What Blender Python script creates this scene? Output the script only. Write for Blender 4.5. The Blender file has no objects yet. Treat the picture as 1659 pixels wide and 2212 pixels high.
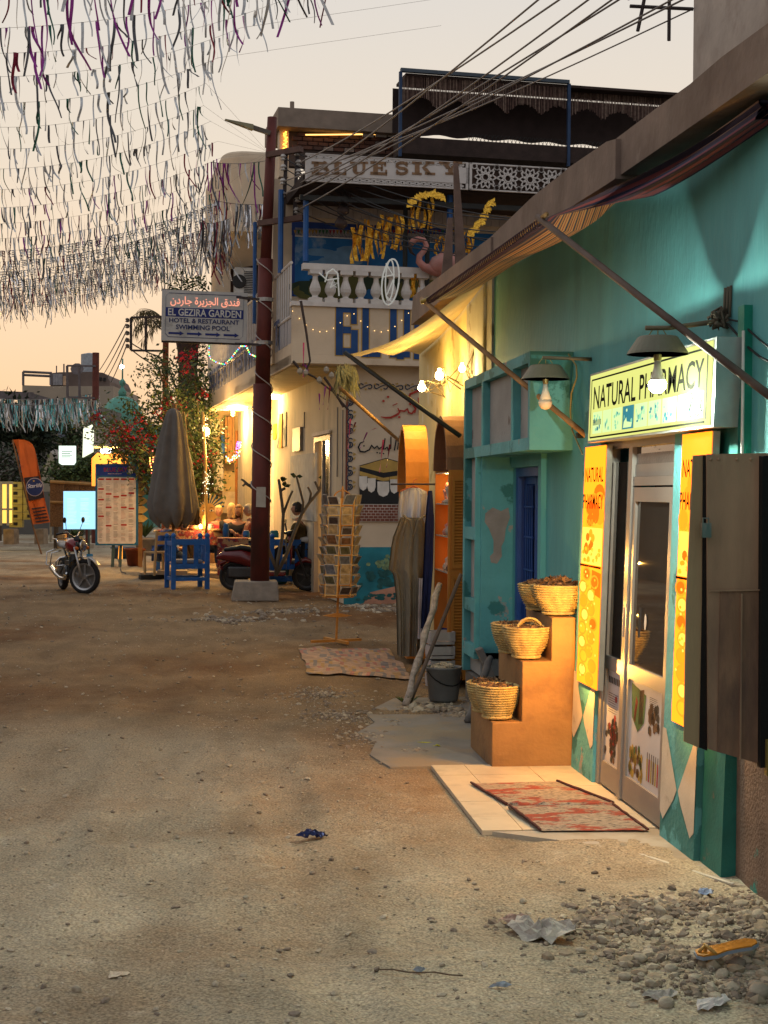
import bpy,math,random
from mathutils import Vector,Matrix,noise
R=math.radians
rnd=random.Random(7)
C=bpy.context.scene.collection
V=Vector
EYE=V((0,0,1.75));FPX=3180.0;CU,CV=829.5,1106.0
yaw,pitch,roll=R(6.45),R(-0.69),R(0.45)
fw=V((math.sin(yaw)*math.cos(pitch),math.cos(yaw)*math.cos(pitch),math.sin(pitch)))
rt0=V((math.cos(yaw),-math.sin(yaw),0));up0=rt0.cross(fw)
rt=rt0*math.cos(roll)+up0*math.sin(roll);up=up0*math.cos(roll)-rt0*math.sin(roll)
cam=bpy.data.cameras.new('camera');camo=bpy.data.objects.new('camera',cam);C.objects.link(camo)
m=Matrix.Identity(4)
for i in range(3):
 m[i][0]=rt[i];m[i][1]=up[i];m[i][2]=-fw[i];m[i][3]=EYE[i]
camo.matrix_world=m
cam.sensor_fit='VERTICAL';cam.sensor_height=36;cam.lens=36*FPX/2212.0
cam.clip_start=0.05;cam.clip_end=2000
bpy.context.scene.camera=camo
sc=bpy.context.scene
w=bpy.data.worlds.new('World');sc.world=w;w.use_nodes=True
nt=w.node_tree;nt.nodes.clear();N=nt.nodes.new;L=nt.links.new
out=N('ShaderNodeOutputWorld');bg=N('ShaderNodeBackground');L(bg.outputs[0],out.inputs[0])
tc=N('ShaderNodeTexCoord');sep=N('ShaderNodeSeparateXYZ');L(tc.outputs['Generated'],sep.inputs[0])
def ramp(nodes,pts):
 r=nodes.new('ShaderNodeValToRGB');e=r.color_ramp.elements
 while len(e)>1:e.remove(e[-1])
 e[0].position=pts[0][0];e[0].color=(*pts[0][1],1)
 for p,c in pts[1:]:
  k=e.new(p);k.color=(*c,1)
 return r
ra=ramp(nt.nodes,[(0,(.69,.395,.21)),(.07,(.70,.465,.275)),(.14,(.665,.505,.35)),(.22,(.575,.495,.40)),(.33,(.50,.47,.435)),(.6,(.45,.44,.44)),(1,(.40,.42,.45))])
rb=ramp(nt.nodes,[(0,(.30,.27,.28)),(.1,(.42,.38,.38)),(.25,(.44,.43,.45)),(.6,(.42,.43,.46)),(1,(.38,.41,.46))])
L(sep.outputs[2],ra.inputs[0]);L(sep.outputs[2],rb.inputs[0])
dot=N('ShaderNodeVectorMath');dot.operation='DOT_PRODUCT';dot.inputs[1].default_value=(-.25,.97,0)
L(tc.outputs['Generated'],dot.inputs[0])
mr=N('ShaderNodeMapRange');mr.inputs[1].default_value=-.5;mr.inputs[2].default_value=.8;mr.interpolation_type='SMOOTHSTEP'
L(dot.outputs['Value'],mr.inputs[0])
mx=N('ShaderNodeMixRGB');L(mr.outputs[0],mx.inputs[0]);L(rb.outputs[0],mx.inputs[1]);L(ra.outputs[0],mx.inputs[2])
L(mx.outputs[0],bg.inputs[0]);bg.inputs[1].default_value=1.0
sun=bpy.data.lights.new('afterglow','SUN');sun.energy=0.12;sun.angle=R(40);sun.color=(1,.72,.5)
suno=bpy.data.objects.new('afterglow',sun);C.objects.link(suno)
suno.rotation_euler=V((.25,-.97,-.25)).to_track_quat('-Z','Y').to_euler()
sc.view_settings.view_transform='Standard';sc.view_settings.look='None'
sc.view_settings.exposure=0.6;sc.view_settings.gamma=1.0;sc.view_settings.use_curve_mapping=False
try:
 sc.cycles.use_denoising=True
 sc.cycles.max_bounces=6;sc.cycles.diffuse_bounces=3;sc.cycles.glossy_bounces=3
 sc.cycles.sample_clamp_indirect=4.0
except Exception:pass
def ray(u,v):return fw*FPX+rt*(u-CU)+up*(CV-v)
def onx(u,v,x):d=ray(u,v);return EYE+d*((x-EYE.x)/d.x)
def ony(u,v,y):d=ray(u,v);return EYE+d*((y-EYE.y)/d.y)
def onz(u,v,z=0.0):d=ray(u,v);return EYE+d*((z-EYE.z)/d.z)
def atd(u,v,dep):return EYE+ray(u,v)*(dep/FPX)
class Frame:
 def __init__(s,o,ang):
  s.o=V(o);s.e=V((math.cos(ang),math.sin(ang),0));s.d=V((-math.sin(ang),math.cos(ang),0))
 def p(s,a,b,h):return s.o+s.e*a+s.d*b+V((0,0,h))
 def _hit(s,u,v,n,c):
  d=ray(u,v);t=(c-(EYE-s.o).dot(n))/d.dot(n);return EYE+d*t
 def pa(s,u,v,a):q=s._hit(u,v,s.e,a);return(q-s.o).dot(s.d),q.z
 def pb(s,u,v,b):q=s._hit(u,v,s.d,b);return(q-s.o).dot(s.e),q.z
 def ph(s,u,v,h):q=onz(u,v,h)-s.o;return q.dot(s.e),q.dot(s.d)
def sr(r,g,b):
 f=lambda c:(c/255/12.92)if c/255<=.04045 else((c/255+.055)/1.055)**2.4
 return(f(r),f(g),f(b))
MATS={}
def mat(name,c,rough=.85,metal=0.0,var=.18,vs=6.0,bump=.15,bs=60.0,c2=None,ps=1.5,pt=.58,pw=.06,spec=.3,coord='Object',stretch=None,c3=None,p3=4.0,t3=.62):
 if name in MATS:return MATS[name]
 m=bpy.data.materials.new(name);m.use_nodes=True;nt=m.node_tree;N=nt.nodes.new;L=nt.links.new
 p=nt.nodes['Principled BSDF']
 p.inputs['Roughness'].default_value=rough;p.inputs['Metallic'].default_value=metal
 p.inputs['Specular IOR Level'].default_value=spec
 tc=N('ShaderNodeTexCoord');mp=N('ShaderNodeMapping');L(tc.outputs[coord],mp.inputs[0])
 if stretch:mp.inputs['Scale'].default_value=stretch
 n1=N('ShaderNodeTexNoise');n1.inputs['Scale'].default_value=vs;n1.inputs['Detail'].default_value=6;L(mp.outputs[0],n1.inputs[0])
 r1=ramp(nt.nodes,[(.3,tuple(x*(1-var)for x in c)),(.7,tuple(min(1,x*(1+var))for x in c))]);L(n1.outputs[0],r1.inputs[0])
 col=r1.outputs[0]
 for cc,s_,t_,seed in((c2,ps,pt,3.1),(c3,p3,t3,7.7)):
  if cc is None:continue
  n2=N('ShaderNodeTexNoise');n2.inputs['Scale'].default_value=s_;n2.inputs['Detail'].default_value=8;n2.inputs['Roughness'].default_value=.62
  mp2=N('ShaderNodeMapping');mp2.inputs['Location'].default_value=(seed,seed,seed);L(mp.outputs[0],mp2.inputs[0]);L(mp2.outputs[0],n2.inputs[0])
  mr=N('ShaderNodeMapRange');mr.inputs[1].default_value=t_;mr.inputs[2].default_value=t_+pw;L(n2.outputs[0],mr.inputs[0])
  mm=N('ShaderNodeMixRGB');L(mr.outputs[0],mm.inputs[0]);L(col,mm.inputs[1]);mm.inputs[2].default_value=(*cc,1);col=mm.outputs[0]
 L(col,p.inputs['Base Color'])
 if bump:
  n3=N('ShaderNodeTexNoise');n3.inputs['Scale'].default_value=bs;n3.inputs['Detail'].default_value=5;L(mp.outputs[0],n3.inputs[0])
  b=N('ShaderNodeBump');b.inputs['Strength'].default_value=bump;b.inputs['Distance'].default_value=.02
  L(n3.outputs[0],b.inputs['Height']);L(b.outputs[0],p.inputs['Normal'])
 MATS[name]=m;return m
def emi(name,c,s,sample=True,base=None):
 if name in MATS:return MATS[name]
 m=bpy.data.materials.new(name);m.use_nodes=True;p=m.node_tree.nodes['Principled BSDF']
 p.inputs['Base Color'].default_value=(*(base or tuple(min(1,x*.6)for x in c)),1);p.inputs['Roughness'].default_value=.6
 p.inputs['Specular IOR Level'].default_value=0.0;p.inputs['Emission Color'].default_value=(*c,1);p.inputs['Emission Strength'].default_value=s
 if not sample:
  try:m.cycles.emission_sampling='NONE'
  except Exception:pass
 MATS[name]=m;return m
def glassy(name,c,rough=.04):
 if name in MATS:return MATS[name]
 m=bpy.data.materials.new(name);m.use_nodes=True;p=m.node_tree.nodes['Principled BSDF']
 p.inputs['Base Color'].default_value=(*c,1);p.inputs['Roughness'].default_value=rough;p.inputs['Specular IOR Level'].default_value=.6
 MATS[name]=m;return m
def orig(o):
 p=V((0,0,0))
 while o is not None:p=p+o.location;o=o.parent
 return p
class MB:
 def __init__(s):s.v=[];s.f=[];s.m=[]
 def add(s,vs,fs,mi=0):
  k=len(s.v);s.v.extend([tuple(x)for x in vs]);s.f.extend([tuple(i+k for i in f)for f in fs]);s.m.extend([mi]*len(fs));return s
 def hexa(s,c,mi=0):
  return s.add(c,[(0,3,2,1),(4,5,6,7),(0,1,5,4),(1,2,6,5),(2,3,7,6),(3,0,4,7)],mi)
 def box(s,x0,x1,y0,y1,z0,z1,mi=0):
  return s.hexa([(x0,y0,z0),(x1,y0,z0),(x1,y1,z0),(x0,y1,z0),(x0,y0,z1),(x1,y0,z1),(x1,y1,z1),(x0,y1,z1)],mi)
 def fbox(s,F,a0,a1,b0,b1,h0,h1,mi=0):
  return s.hexa([F.p(a0,b0,h0),F.p(a1,b0,h0),F.p(a1,b1,h0),F.p(a0,b1,h0),F.p(a0,b0,h1),F.p(a1,b0,h1),F.p(a1,b1,h1),F.p(a0,b1,h1)],mi)
 def ob(s,c,ux,uy,uz,mi=0):
  c,ux,uy,uz=V(c),V(ux),V(uy),V(uz)
  return s.hexa([c-ux-uy-uz,c+ux-uy-uz,c+ux+uy-uz,c-ux+uy-uz,c-ux-uy+uz,c+ux-uy+uz,c+ux+uy+uz,c-ux+uy+uz],mi)
 def beam(s,p,q,w_,h_,upv=(0,0,1),mi=0):
  p,q=V(p),V(q);d=(q-p);u=V(upv);x=d.cross(u)
  if x.length<1e-6:x=V((1,0,0))
  x.normalize();z=x.cross(d).normalized()
  return s.ob((p+q)/2,x*w_/2,d/2,z*h_/2,mi)
 def tube(s,pts,r,n=6,cap=True,mi=0):
  pts=[V(p)for p in pts];k0=len(s.v);K=len(pts)
  rs=r if isinstance(r,(list,tuple))else[r]*K
  x=None
  for i,p in enumerate(pts):
   t=(pts[min(i+1,K-1)]-pts[max(i-1,0)])
   if t.length<1e-9:t=V((0,0,1))
   t.normalize()
   if x is None:
    x=t.cross(V((0,0,1)))
    if x.length<.1:x=t.cross(V((1,0,0)))
   x=(x-t*x.dot(t))
   if x.length<1e-6:x=t.orthogonal()
   x.normalize();y=t.cross(x)
   for j in range(n):
    a=2*math.pi*j/n;s.v.append(tuple(p+(x*math.cos(a)+y*math.sin(a))*rs[i]))
  for i in range(K-1):
   for j in range(n):
    a=k0+i*n+j;b=k0+i*n+(j+1)%n
    s.f.append((a,b,b+n,a+n));s.m.append(mi)
  if cap:
   s.f.append(tuple(k0+j for j in reversed(range(n))));s.m.append(mi)
   s.f.append(tuple(k0+(K-1)*n+j for j in range(n)));s.m.append(mi)
  return s
 def lathe(s,prof,c=(0,0,0),n=16,mi=0,wob=0.0,axis=None):
  k0=len(s.v);c=V(c);ph=rnd.random()*6
  for r,z in prof:
   for j in range(n):
    a=2*math.pi*j/n;rr=r*(1+wob*math.sin(3*a+ph)+wob*.6*math.sin(5*a+z*20))
    p=V((rr*math.cos(a),rr*math.sin(a),z))
    if axis is not None:p=axis@p
    s.v.append(tuple(c+p))
  for i in range(len(prof)-1):
   for j in range(n):
    a=k0+i*n+j;b=k0+i*n+(j+1)%n
    s.f.append((a,b,b+n,a+n));s.m.append(mi)
  if prof[0][0]>1e-5:s.f.append(tuple(k0+j for j in reversed(range(n))));s.m.append(mi)
  if prof[-1][0]>1e-5:s.f.append(tuple(k0+(len(prof)-1)*n+j for j in range(n)));s.m.append(mi)
  return s
 def prism(s,poly,o,ux,uy,dv,mi=0):
  o,ux,uy,dv=V(o),V(ux),V(uy),V(dv);n=len(poly)
  a=[o+ux*x+uy*y for x,y in poly];b=[p+dv for p in a]
  return s.add(a+b,[tuple(range(n)),tuple(reversed(range(n,2*n)))]+[((i+1)%n,i,i+n,(i+1)%n+n)for i in range(n)],mi)
 def grid(s,fn,nu,nv,mi=0):
  k0=len(s.v)
  for i in range(nu+1):
   for j in range(nv+1):s.v.append(tuple(fn(i/nu,j/nv)))
  for i in range(nu):
   for j in range(nv):
    a=k0+i*(nv+1)+j;s.f.append((a,a+1,a+nv+2,a+nv+1));s.m.append(mi)
  return s
 def rock(s,c,r,mi=0,flat=.6,rg=rnd):
  t=[(0,0,1),(0,0,-1)];vs=[]
  for k in range(2):
   for j in range(5):
    a=2*math.pi*(j+.5*k)/5;vs.append((math.cos(a)*.9,math.sin(a)*.9,.45-.9*k))
  al=[V(t[0])]+[V(x)for x in vs]+[V(t[1])]
  M=Matrix.Rotation(rg.random()*6,3,'Z')@Matrix.Rotation(rg.uniform(-.5,.5),3,'X')
  sx,sy,sz=rg.uniform(.7,1.3),rg.uniform(.6,1.1),rg.uniform(.6,1.1)*flat
  al=[V(c)+r*(M@V((p.x*sx*rg.uniform(.8,1.2),p.y*sy*rg.uniform(.8,1.2),p.z*sz*rg.uniform(.75,1.2))))for p in al]
  fs=[]
  for j in range(5):
   k=(j+1)%5
   fs+=[(0,1+j,1+k),(1+j,6+j,1+k),(1+k,6+j,6+k),(11,6+k,6+j)]
  return s.add(al,fs,mi)
 def build(s,name,mats,parent=None,smooth=False,warp=None,kind=None,origin=None):
  if not isinstance(mats,(list,tuple)):mats=[mats]
  vs=[V(x)for x in s.v]
  if warp:vs=[warp(x)for x in vs]
  if parent is not None:o0=orig(parent);loc=V((0,0,0))
  elif origin is not None:o0=V(origin);loc=o0
  else:
   xs=[v.x for v in vs];ys=[v.y for v in vs];zs=[v.z for v in vs]
   o0=V(((min(xs)+max(xs))/2,(min(ys)+max(ys))/2,min(zs)));loc=o0
  me=bpy.data.meshes.new(name);me.from_pydata([tuple(v-o0)for v in vs],[],s.f)
  for mm in mats:me.materials.append(mm)
  if len(mats)>1:me.polygons.foreach_set('material_index',s.m)
  if smooth:me.polygons.foreach_set('use_smooth',[True]*len(me.polygons))
  me.update()
  ob=bpy.data.objects.new(name,me);C.objects.link(ob);ob.location=loc
  if parent is not None:ob.parent=parent
  if kind:ob['kind']=kind
  return ob
def tag(o,label=None,cat=None,group=None,kind=None):
 if label:o['label']=label
 if cat:o['category']=cat
 if group:o['group']=group
 if kind:o['kind']=kind
 return o
def thing(name,label,cat,loc=(0,0,0),group=None,kind=None):
 o=bpy.data.objects.new(name,None);o.empty_display_size=.1;C.objects.link(o);o.location=V(loc);return tag(o,label,cat,group,kind)
KIDS={}
def copy_tree(o,parent=None):
 c=o.copy();C.objects.link(c);c.parent=parent
 for ch in[x for x in list(C.objects)if x.parent==o]:copy_tree(ch,c)
 return c
def move(o,loc,rz=0,s=1.0):
 o.location=V(loc);o.rotation_euler=(0,0,rz);o.scale=(s,s,s);return o
def outline_bevel(o,wd=.004,seg=2):
 b=o.modifiers.new('edge','BEVEL');b.width=wd;b.segments=seg;b.limit_method='ANGLE';return o
TX={}
def text_shape(st,bold=0.0):
 k=(st,bold)
 if k in TX:return TX[k]
 cu=bpy.data.curves.new('t','FONT');cu.body=st;cu.size=1;cu.resolution_u=3;cu.offset=bold
 ob=bpy.data.objects.new('t',cu);C.objects.link(ob)
 dg=bpy.context.evaluated_depsgraph_get();dg.update()
 me=bpy.data.meshes.new_from_object(ob.evaluated_get(dg))
 vs=[(v.co.x,v.co.y)for v in me.vertices];fs=[tuple(p.vertices)for p in me.polygons]
 bpy.data.objects.remove(ob);bpy.data.curves.remove(cu);bpy.data.meshes.remove(me)
 if vs:
  x0=min(v[0]for v in vs);x1=max(v[0]for v in vs);y0=min(v[1]for v in vs);y1=max(v[1]for v in vs)
  vs=[((x-x0)/max(1e-6,x1-x0),(y-y0)/max(1e-6,y1-y0))for x,y in vs]
 TX[k]=(vs,fs);return TX[k]
def put_text(mb,st,o,ux,uy,mi=0,bold=0.0):
 """lay lettering over the rectangle o, o+ux, o+uy"""
 vs,fs=text_shape(st,bold);o,ux,uy=V(o),V(ux),V(uy)
 mb.add([o+ux*x+uy*y for x,y in vs],fs,mi);return mb
def flat(mb,poly,o,ux,uy,mi=0):
 o,ux,uy=V(o),V(ux),V(uy)
 mb.add([o+ux*x+uy*y for x,y in poly],[tuple(range(len(poly)))],mi);return mb
def ellipse(cx,cy,rx,ry,n=12,a0=0):return[(cx+rx*math.cos(a0+2*math.pi*i/n),cy+ry*math.sin(a0+2*math.pi*i/n))for i in range(n)]
def stroke(mb,pts,wd,o,ux,uy,mi=0):
 """a painted stroke: pts in frame units, width in frame x units"""
 n=len(pts)
 for i in range(n-1):
  (x0,y0),(x1,y1)=pts[i],pts[i+1]
  w0=wd[i]if isinstance(wd,list)else wd;w1=wd[i+1]if isinstance(wd,list)else wd
  P0=V(o)+V(ux)*x0+V(uy)*y0;P1=V(o)+V(ux)*x1+V(uy)*y1;d=(P1-P0)
  if d.length<1e-6:continue
  nn=V(ux).cross(V(uy)).normalized();s=d.cross(nn).normalized();e=d.normalized()*min(w0,w1)*.35
  mb.add([P0-e-s*w0/2,P0-e+s*w0/2,P1+e+s*w1/2,P1+e-s*w1/2],[(0,1,2,3)],mi)
 return mb
def arc(cx,cy,r,a0,a1,n=10,ry=None):return[(cx+r*math.cos(a0+(a1-a0)*i/n),cy+(ry or r)*math.sin(a0+(a1-a0)*i/n))for i in range(n+1)]
def catenary(p,q,sag,n=14):
 p,q=V(p),V(q);return[p.lerp(q,i/n)-V((0,0,sag*4*(i/n)*(1-i/n)))for i in range(n+1)]
def point_light(name,loc,power,color,parent=None,rad=.04):
 l=bpy.data.lights.new(name,'POINT');l.energy=power;l.color=color;l.shadow_soft_size=rad
 o=bpy.data.objects.new(name,l);C.objects.link(o)
 if parent is not None:o.parent=parent;o.location=V(loc)-orig(parent)
 else:o.location=V(loc)
 return o
# ==== GROUND
def gh(x,y):
 """height of the dirt street"""
 r=math.hypot(x,y)
 if r>70:return 0.0
 flatz=min(1,max(0,(1.25-x)/.5 if 7.3<y<11.6 else 1))
 a=noise.noise(V((x*.5,y*.35,0)))*.035+noise.noise(V((x*2.1,y*1.6,3)))*.02+noise.noise(V((x*7,y*5.5,5)))*.010+abs(noise.noise(V((x*3.3+1,y*2.2,15))))*-.018+noise.noise(V((x*15,y*13,5)))*.004
 for rx,wd_ in((-1.75,.17),(-.35,.19),(.45,.12)):
  xx=x-rx-.012*y*0-.18*noise.noise(V((rx,y*.16,2)))-(y-5)*-.015
  if abs(xx)<.7:a+=-.024*math.exp(-(xx/wd_)**2)*(.6+.5*noise.noise(V((rx,y*.6,4))))+.010*math.exp(-((abs(xx)-wd_*1.7)/(wd_*.5))**2)
 ed=max(0,min(1,(y-16)/3))*max(0,min(1,(x-(-.4))/1.2))*max(0,min(1,(23-y)/2))
 a+=ed*.05*noise.noise(V((x*4,y*3,8)))
 return a*flatz*min(1,70/max(r,1)-1 if r>35 else 1)-.012*(1-flatz)
def axis(segs):
 o=[]
 for a,b,st in segs:
  n=max(1,int(round((b-a)/st)));o+=[a+(b-a)*i/n for i in range(n)]
 return o+[segs[-1][1]]
xs=axis([(-600,-60,180),(-60,-8,6),(-8,-3.5,.3),(-3.5,3.2,.05),(3.2,10,.5),(10,60,10),(60,600,180)])
ys=axis([(-300,-20,90),(-20,3.6,1.6),(3.6,13,.05),(13,28,.12),(28,60,1),(60,120,10),(120,900,130)])
g=MB();k=len(ys)
for x in xs:
 for y in ys:g.v.append((x,y,gh(x,y)))
for i in range(len(xs)-1):
 for j in range(k-1):
  a=i*k+j;g.f.append((a,a+k,a+k+1,a+1));g.m.append(0)
dirt=mat('dirt',(.36,.305,.215),rough=.95,var=.18,vs=1.1,bump=1.0,bs=24,c2=(.235,.148,.082),ps=.3,pt=.49,pw=.16,spec=.12,c3=(.46,.39,.29),p3=5.5,t3=.6)
def dirt_detail():
 nt=dirt.node_tree;N=nt.nodes.new;L=nt.links.new;p=nt.nodes['Principled BSDF']
 tc=N('ShaderNodeTexCoord');base=p.inputs['Base Color'].links[0].from_socket
 vo=N('ShaderNodeTexVoronoi');vo.inputs['Scale'].default_value=34;mpv=N('ShaderNodeMapping');mpv.inputs['Scale'].default_value=(1,.75,1)
 L(tc.outputs['Object'],mpv.inputs[0]);L(mpv.outputs[0],vo.inputs[0])
 th=N('ShaderNodeMapRange');th.inputs[1].default_value=.22;th.inputs[2].default_value=.13;L(vo.outputs['Distance'],th.inputs[0])
 sepc=N('ShaderNodeSeparateXYZ');L(vo.outputs['Color'],sepc.inputs[0])
 gt=N('ShaderNodeMath');gt.operation='GREATER_THAN';gt.inputs[1].default_value=.72;L(sepc.outputs[0],gt.inputs[0])
 mu=N('ShaderNodeMath');mu.operation='MULTIPLY';L(th.outputs[0],mu.inputs[0]);L(gt.outputs[0],mu.inputs[1])
 cr=ramp(nt.nodes,[(0,(.1,.075,.05)),(.5,(.3,.25,.18)),(1,(.62,.55,.43))]);L(sepc.outputs[1],cr.inputs[0])
 m1=N('ShaderNodeMixRGB');L(mu.outputs[0],m1.inputs[0]);L(base,m1.inputs[1]);L(cr.outputs[0],m1.inputs[2])
 mp=N('ShaderNodeMapping');mp.inputs['Scale'].default_value=(1.5,.5,1);mp.inputs['Rotation'].default_value=(0,0,R(5));L(tc.outputs['Object'],mp.inputs[0])
 ns=N('ShaderNodeTexNoise');ns.inputs['Scale'].default_value=2.2;ns.inputs['Detail'].default_value=7;L(mp.outputs[0],ns.inputs[0])
 sr_=ramp(nt.nodes,[(.3,(.8,.78,.76)),(.5,(1,1,1)),(.7,(1.14,1.13,1.1))]);L(ns.outputs[0],sr_.inputs[0])
 m2=N('ShaderNodeMixRGB');m2.blend_type='MULTIPLY';m2.inputs[0].default_value=1;L(m1.outputs[0],m2.inputs[1]);L(sr_.outputs[0],m2.inputs[2])
 nf=N('ShaderNodeTexNoise');nf.inputs['Scale'].default_value=90;nf.inputs['Detail'].default_value=4;L(tc.outputs['Object'],nf.inputs[0])
 fr=ramp(nt.nodes,[(.35,(.62,.61,.6)),(.65,(1.3,1.3,1.28))]);L(nf.outputs[0],fr.inputs[0])
 m3=N('ShaderNodeMixRGB');m3.blend_type='MULTIPLY';m3.inputs[0].default_value=1;L(m2.outputs[0],m3.inputs[1]);L(fr.outputs[0],m3.inputs[2])
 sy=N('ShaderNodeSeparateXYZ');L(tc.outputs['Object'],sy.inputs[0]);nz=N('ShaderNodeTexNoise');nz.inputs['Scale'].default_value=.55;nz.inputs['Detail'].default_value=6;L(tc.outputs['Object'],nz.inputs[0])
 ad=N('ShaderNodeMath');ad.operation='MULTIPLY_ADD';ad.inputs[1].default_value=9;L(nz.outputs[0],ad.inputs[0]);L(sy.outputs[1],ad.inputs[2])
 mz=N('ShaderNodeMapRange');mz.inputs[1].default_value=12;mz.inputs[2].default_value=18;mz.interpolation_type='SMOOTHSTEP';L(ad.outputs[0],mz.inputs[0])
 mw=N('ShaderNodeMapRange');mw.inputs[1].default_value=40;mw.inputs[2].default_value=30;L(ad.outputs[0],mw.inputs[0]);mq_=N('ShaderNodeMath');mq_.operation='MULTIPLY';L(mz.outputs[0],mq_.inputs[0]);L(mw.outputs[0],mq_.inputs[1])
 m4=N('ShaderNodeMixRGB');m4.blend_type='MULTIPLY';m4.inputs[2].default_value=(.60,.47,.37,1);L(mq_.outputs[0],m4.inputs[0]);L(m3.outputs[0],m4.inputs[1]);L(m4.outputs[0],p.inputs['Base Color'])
 b=N('ShaderNodeBump');b.inputs['Strength'].default_value=.8;b.inputs['Distance'].default_value=.012
 L(mu.outputs[0],b.inputs['Height']);L(p.inputs['Normal'].links[0].from_socket,b.inputs['Normal']);L(b.outputs[0],p.inputs['Normal'])
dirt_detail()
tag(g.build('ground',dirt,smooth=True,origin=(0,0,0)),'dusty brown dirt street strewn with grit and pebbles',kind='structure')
stone=mat('stone',(.40,.33,.235),rough=.9,var=.35,vs=9,bump=.3,bs=40)
stone3=mat('stone_dust',(.34,.26,.17),rough=.95,var=.3,vs=14,bump=.3,bs=40)
stone2=mat('stone_dark',(.22,.17,.125),rough=.9,var=.3,vs=9,bump=.3,bs=40)
pb=MB();rg=random.Random(3)
for i in range(5200):
 y=4.2+24*rg.random()**1.7;x=rg.uniform(-.16*y-.6,min(2.2,.06*y+1.6))
 if x>1.2 and 7.2<y<11.5:continue
 dens=.5+.5*noise.noise(V((x*1.2,y*.5,9)))
 if rg.random()>.25+.9*max(0,dens-.25):continue
 r=rg.choice([.004,.005,.006,.008,.011,.016])*(1+.02*y)
 pb.rock((x,y,gh(x,y)+r*.25),r,mi=rg.choice([0,0,1]),rg=rg)
tag(pb.build('pebbles',[stone,stone2],origin=(0,5,0)),'fine pebbles scattered all over the dirt street','pebbles',kind='stuff')
def heap(name,label,spots,n,rmin,rmax,seed,hgt=.0):
 b=MB();rg=random.Random(seed)
 for i in range(n):
  cx,cy,rx,ry=rg.choice(spots);a=rg.random()*6.28;q=abs(rg.gauss(0,.62))
  x,y=cx+rx*q*math.cos(a),cy+ry*q*math.sin(a);r=rmin+(rmax-rmin)*rg.random()**2.5
  b.rock((x,y,gh(x,y)+hgt*max(0,1-q)*.6-r*rg.uniform(-.1,.4)),r*rg.choice([1,1,.6,1.3]),mi=rg.choice([0,1,1,2]),rg=rg,flat=.8)
 return tag(b.build(name,[stone,stone2,stone3]),label,'rubble',kind='stuff')
def gp(u,v,z=0):q=onz(u,v,z);return q.x,q.y
s1=[(*gp(1330,1995),.42,.22),(*gp(1480,2060),.5,.25),(*gp(1600,2130),.38,.22),(*gp(1560,1960),.35,.25),(*gp(1650,2010),.4,.4),(*gp(1400,1960),.3,.15)]
heap('rubble','loose stone rubble spread in the lower right corner of the street',s1,4200,.004,.03,11,.02)
s2=[(*gp(730,1545),.45,.5),(*gp(800,1590),.35,.4),(*gp(850,1560),.25,.4),(*gp(690,1500),.4,.5),(*gp(900,1620),.18,.25)]
heap('rubble','low bank of small stones between the street and the grey slab',s2,3000,.004,.022,12,.012)
s3=[(*gp(960,1535),.3,.2),(*gp(1000,1545),.15,.15),(*gp(920,1530),.25,.3)]
heap('rubble','broken plaster rubble around the grey bucket',s3,260,.015,.05,13,.04)
s4=[(*gp(620,1325),.9,.6),(*gp(780,1310),.7,.5),(*gp(850,1320),.5,.4),(*gp(500,1340),.9,.5)]
heap('rubble','dark bank of clods and stones in front of the painted mural wall',s4,1100,.012,.05,14,.03)
ch=MB();rg=random.Random(33)
for i in range(9000):
 u,v=(rg.uniform(420,1000),rg.uniform(1480,1800))if rg.random()<.55 else(rg.uniform(-20,1640),rg.uniform(1330,2210))
 q=onz(u,v,0)
 if q.x>1.05 and 7.3<q.y<12:continue
 if noise.noise(V((q.x*1.7,q.y*1.1,4)))+.35<rg.random()*.8:continue
 r=rg.uniform(.002,.0065)*(.7+.05*q.y);z=gh(q.x,q.y);a=rg.random()*3;s=V((math.cos(a),math.sin(a),rg.uniform(-.2,.2)))*r;t_=V((-math.sin(a)*.6,math.cos(a)*.6,rg.uniform(-.2,.3)))*r;c=V((q.x,q.y,z+r*.5));ch.add([c-s,c-t_,c+s,c+t_,c+V((0,0,r*.7))],[(0,1,4),(1,2,4),(2,3,4),(3,0,4)],rg.choice([0,1,2,2]))
tag(ch.build('grit',[mat('grit_pale',(.55,.46,.34)),stone2,mat('grit_tan',(.42,.32,.21))],origin=(0,6,0)),'pale chips and grit strewn over the packed dirt','grit',kind='stuff')
big=[(1230,2008,.045),(1425,1975,.04),(1380,2075,.038),(1450,2095,.032),(1500,2120,.034),(1520,1985,.04),(1300,2030,.03),(1350,2110,.03),(1440,2168,.036),(1610,2060,.05),(1560,2105,.04),(1285,1990,.026),(1600,1960,.04),(1640,2140,.05),(1500,2060,.03),(1330,1985,.028),(1405,2130,.026),(1255,2055,.026),(1640,1985,.045),(1545,2160,.035),(1130,1945,.026),(165,2145,.022),(1025,1912,.016),(862,1905,.012)]
rk=[]
rg=random.Random(5)
for i in range(5):rk.append(MB().rock((0,0,0),1,rg=rg).v)
base_r=None
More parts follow.
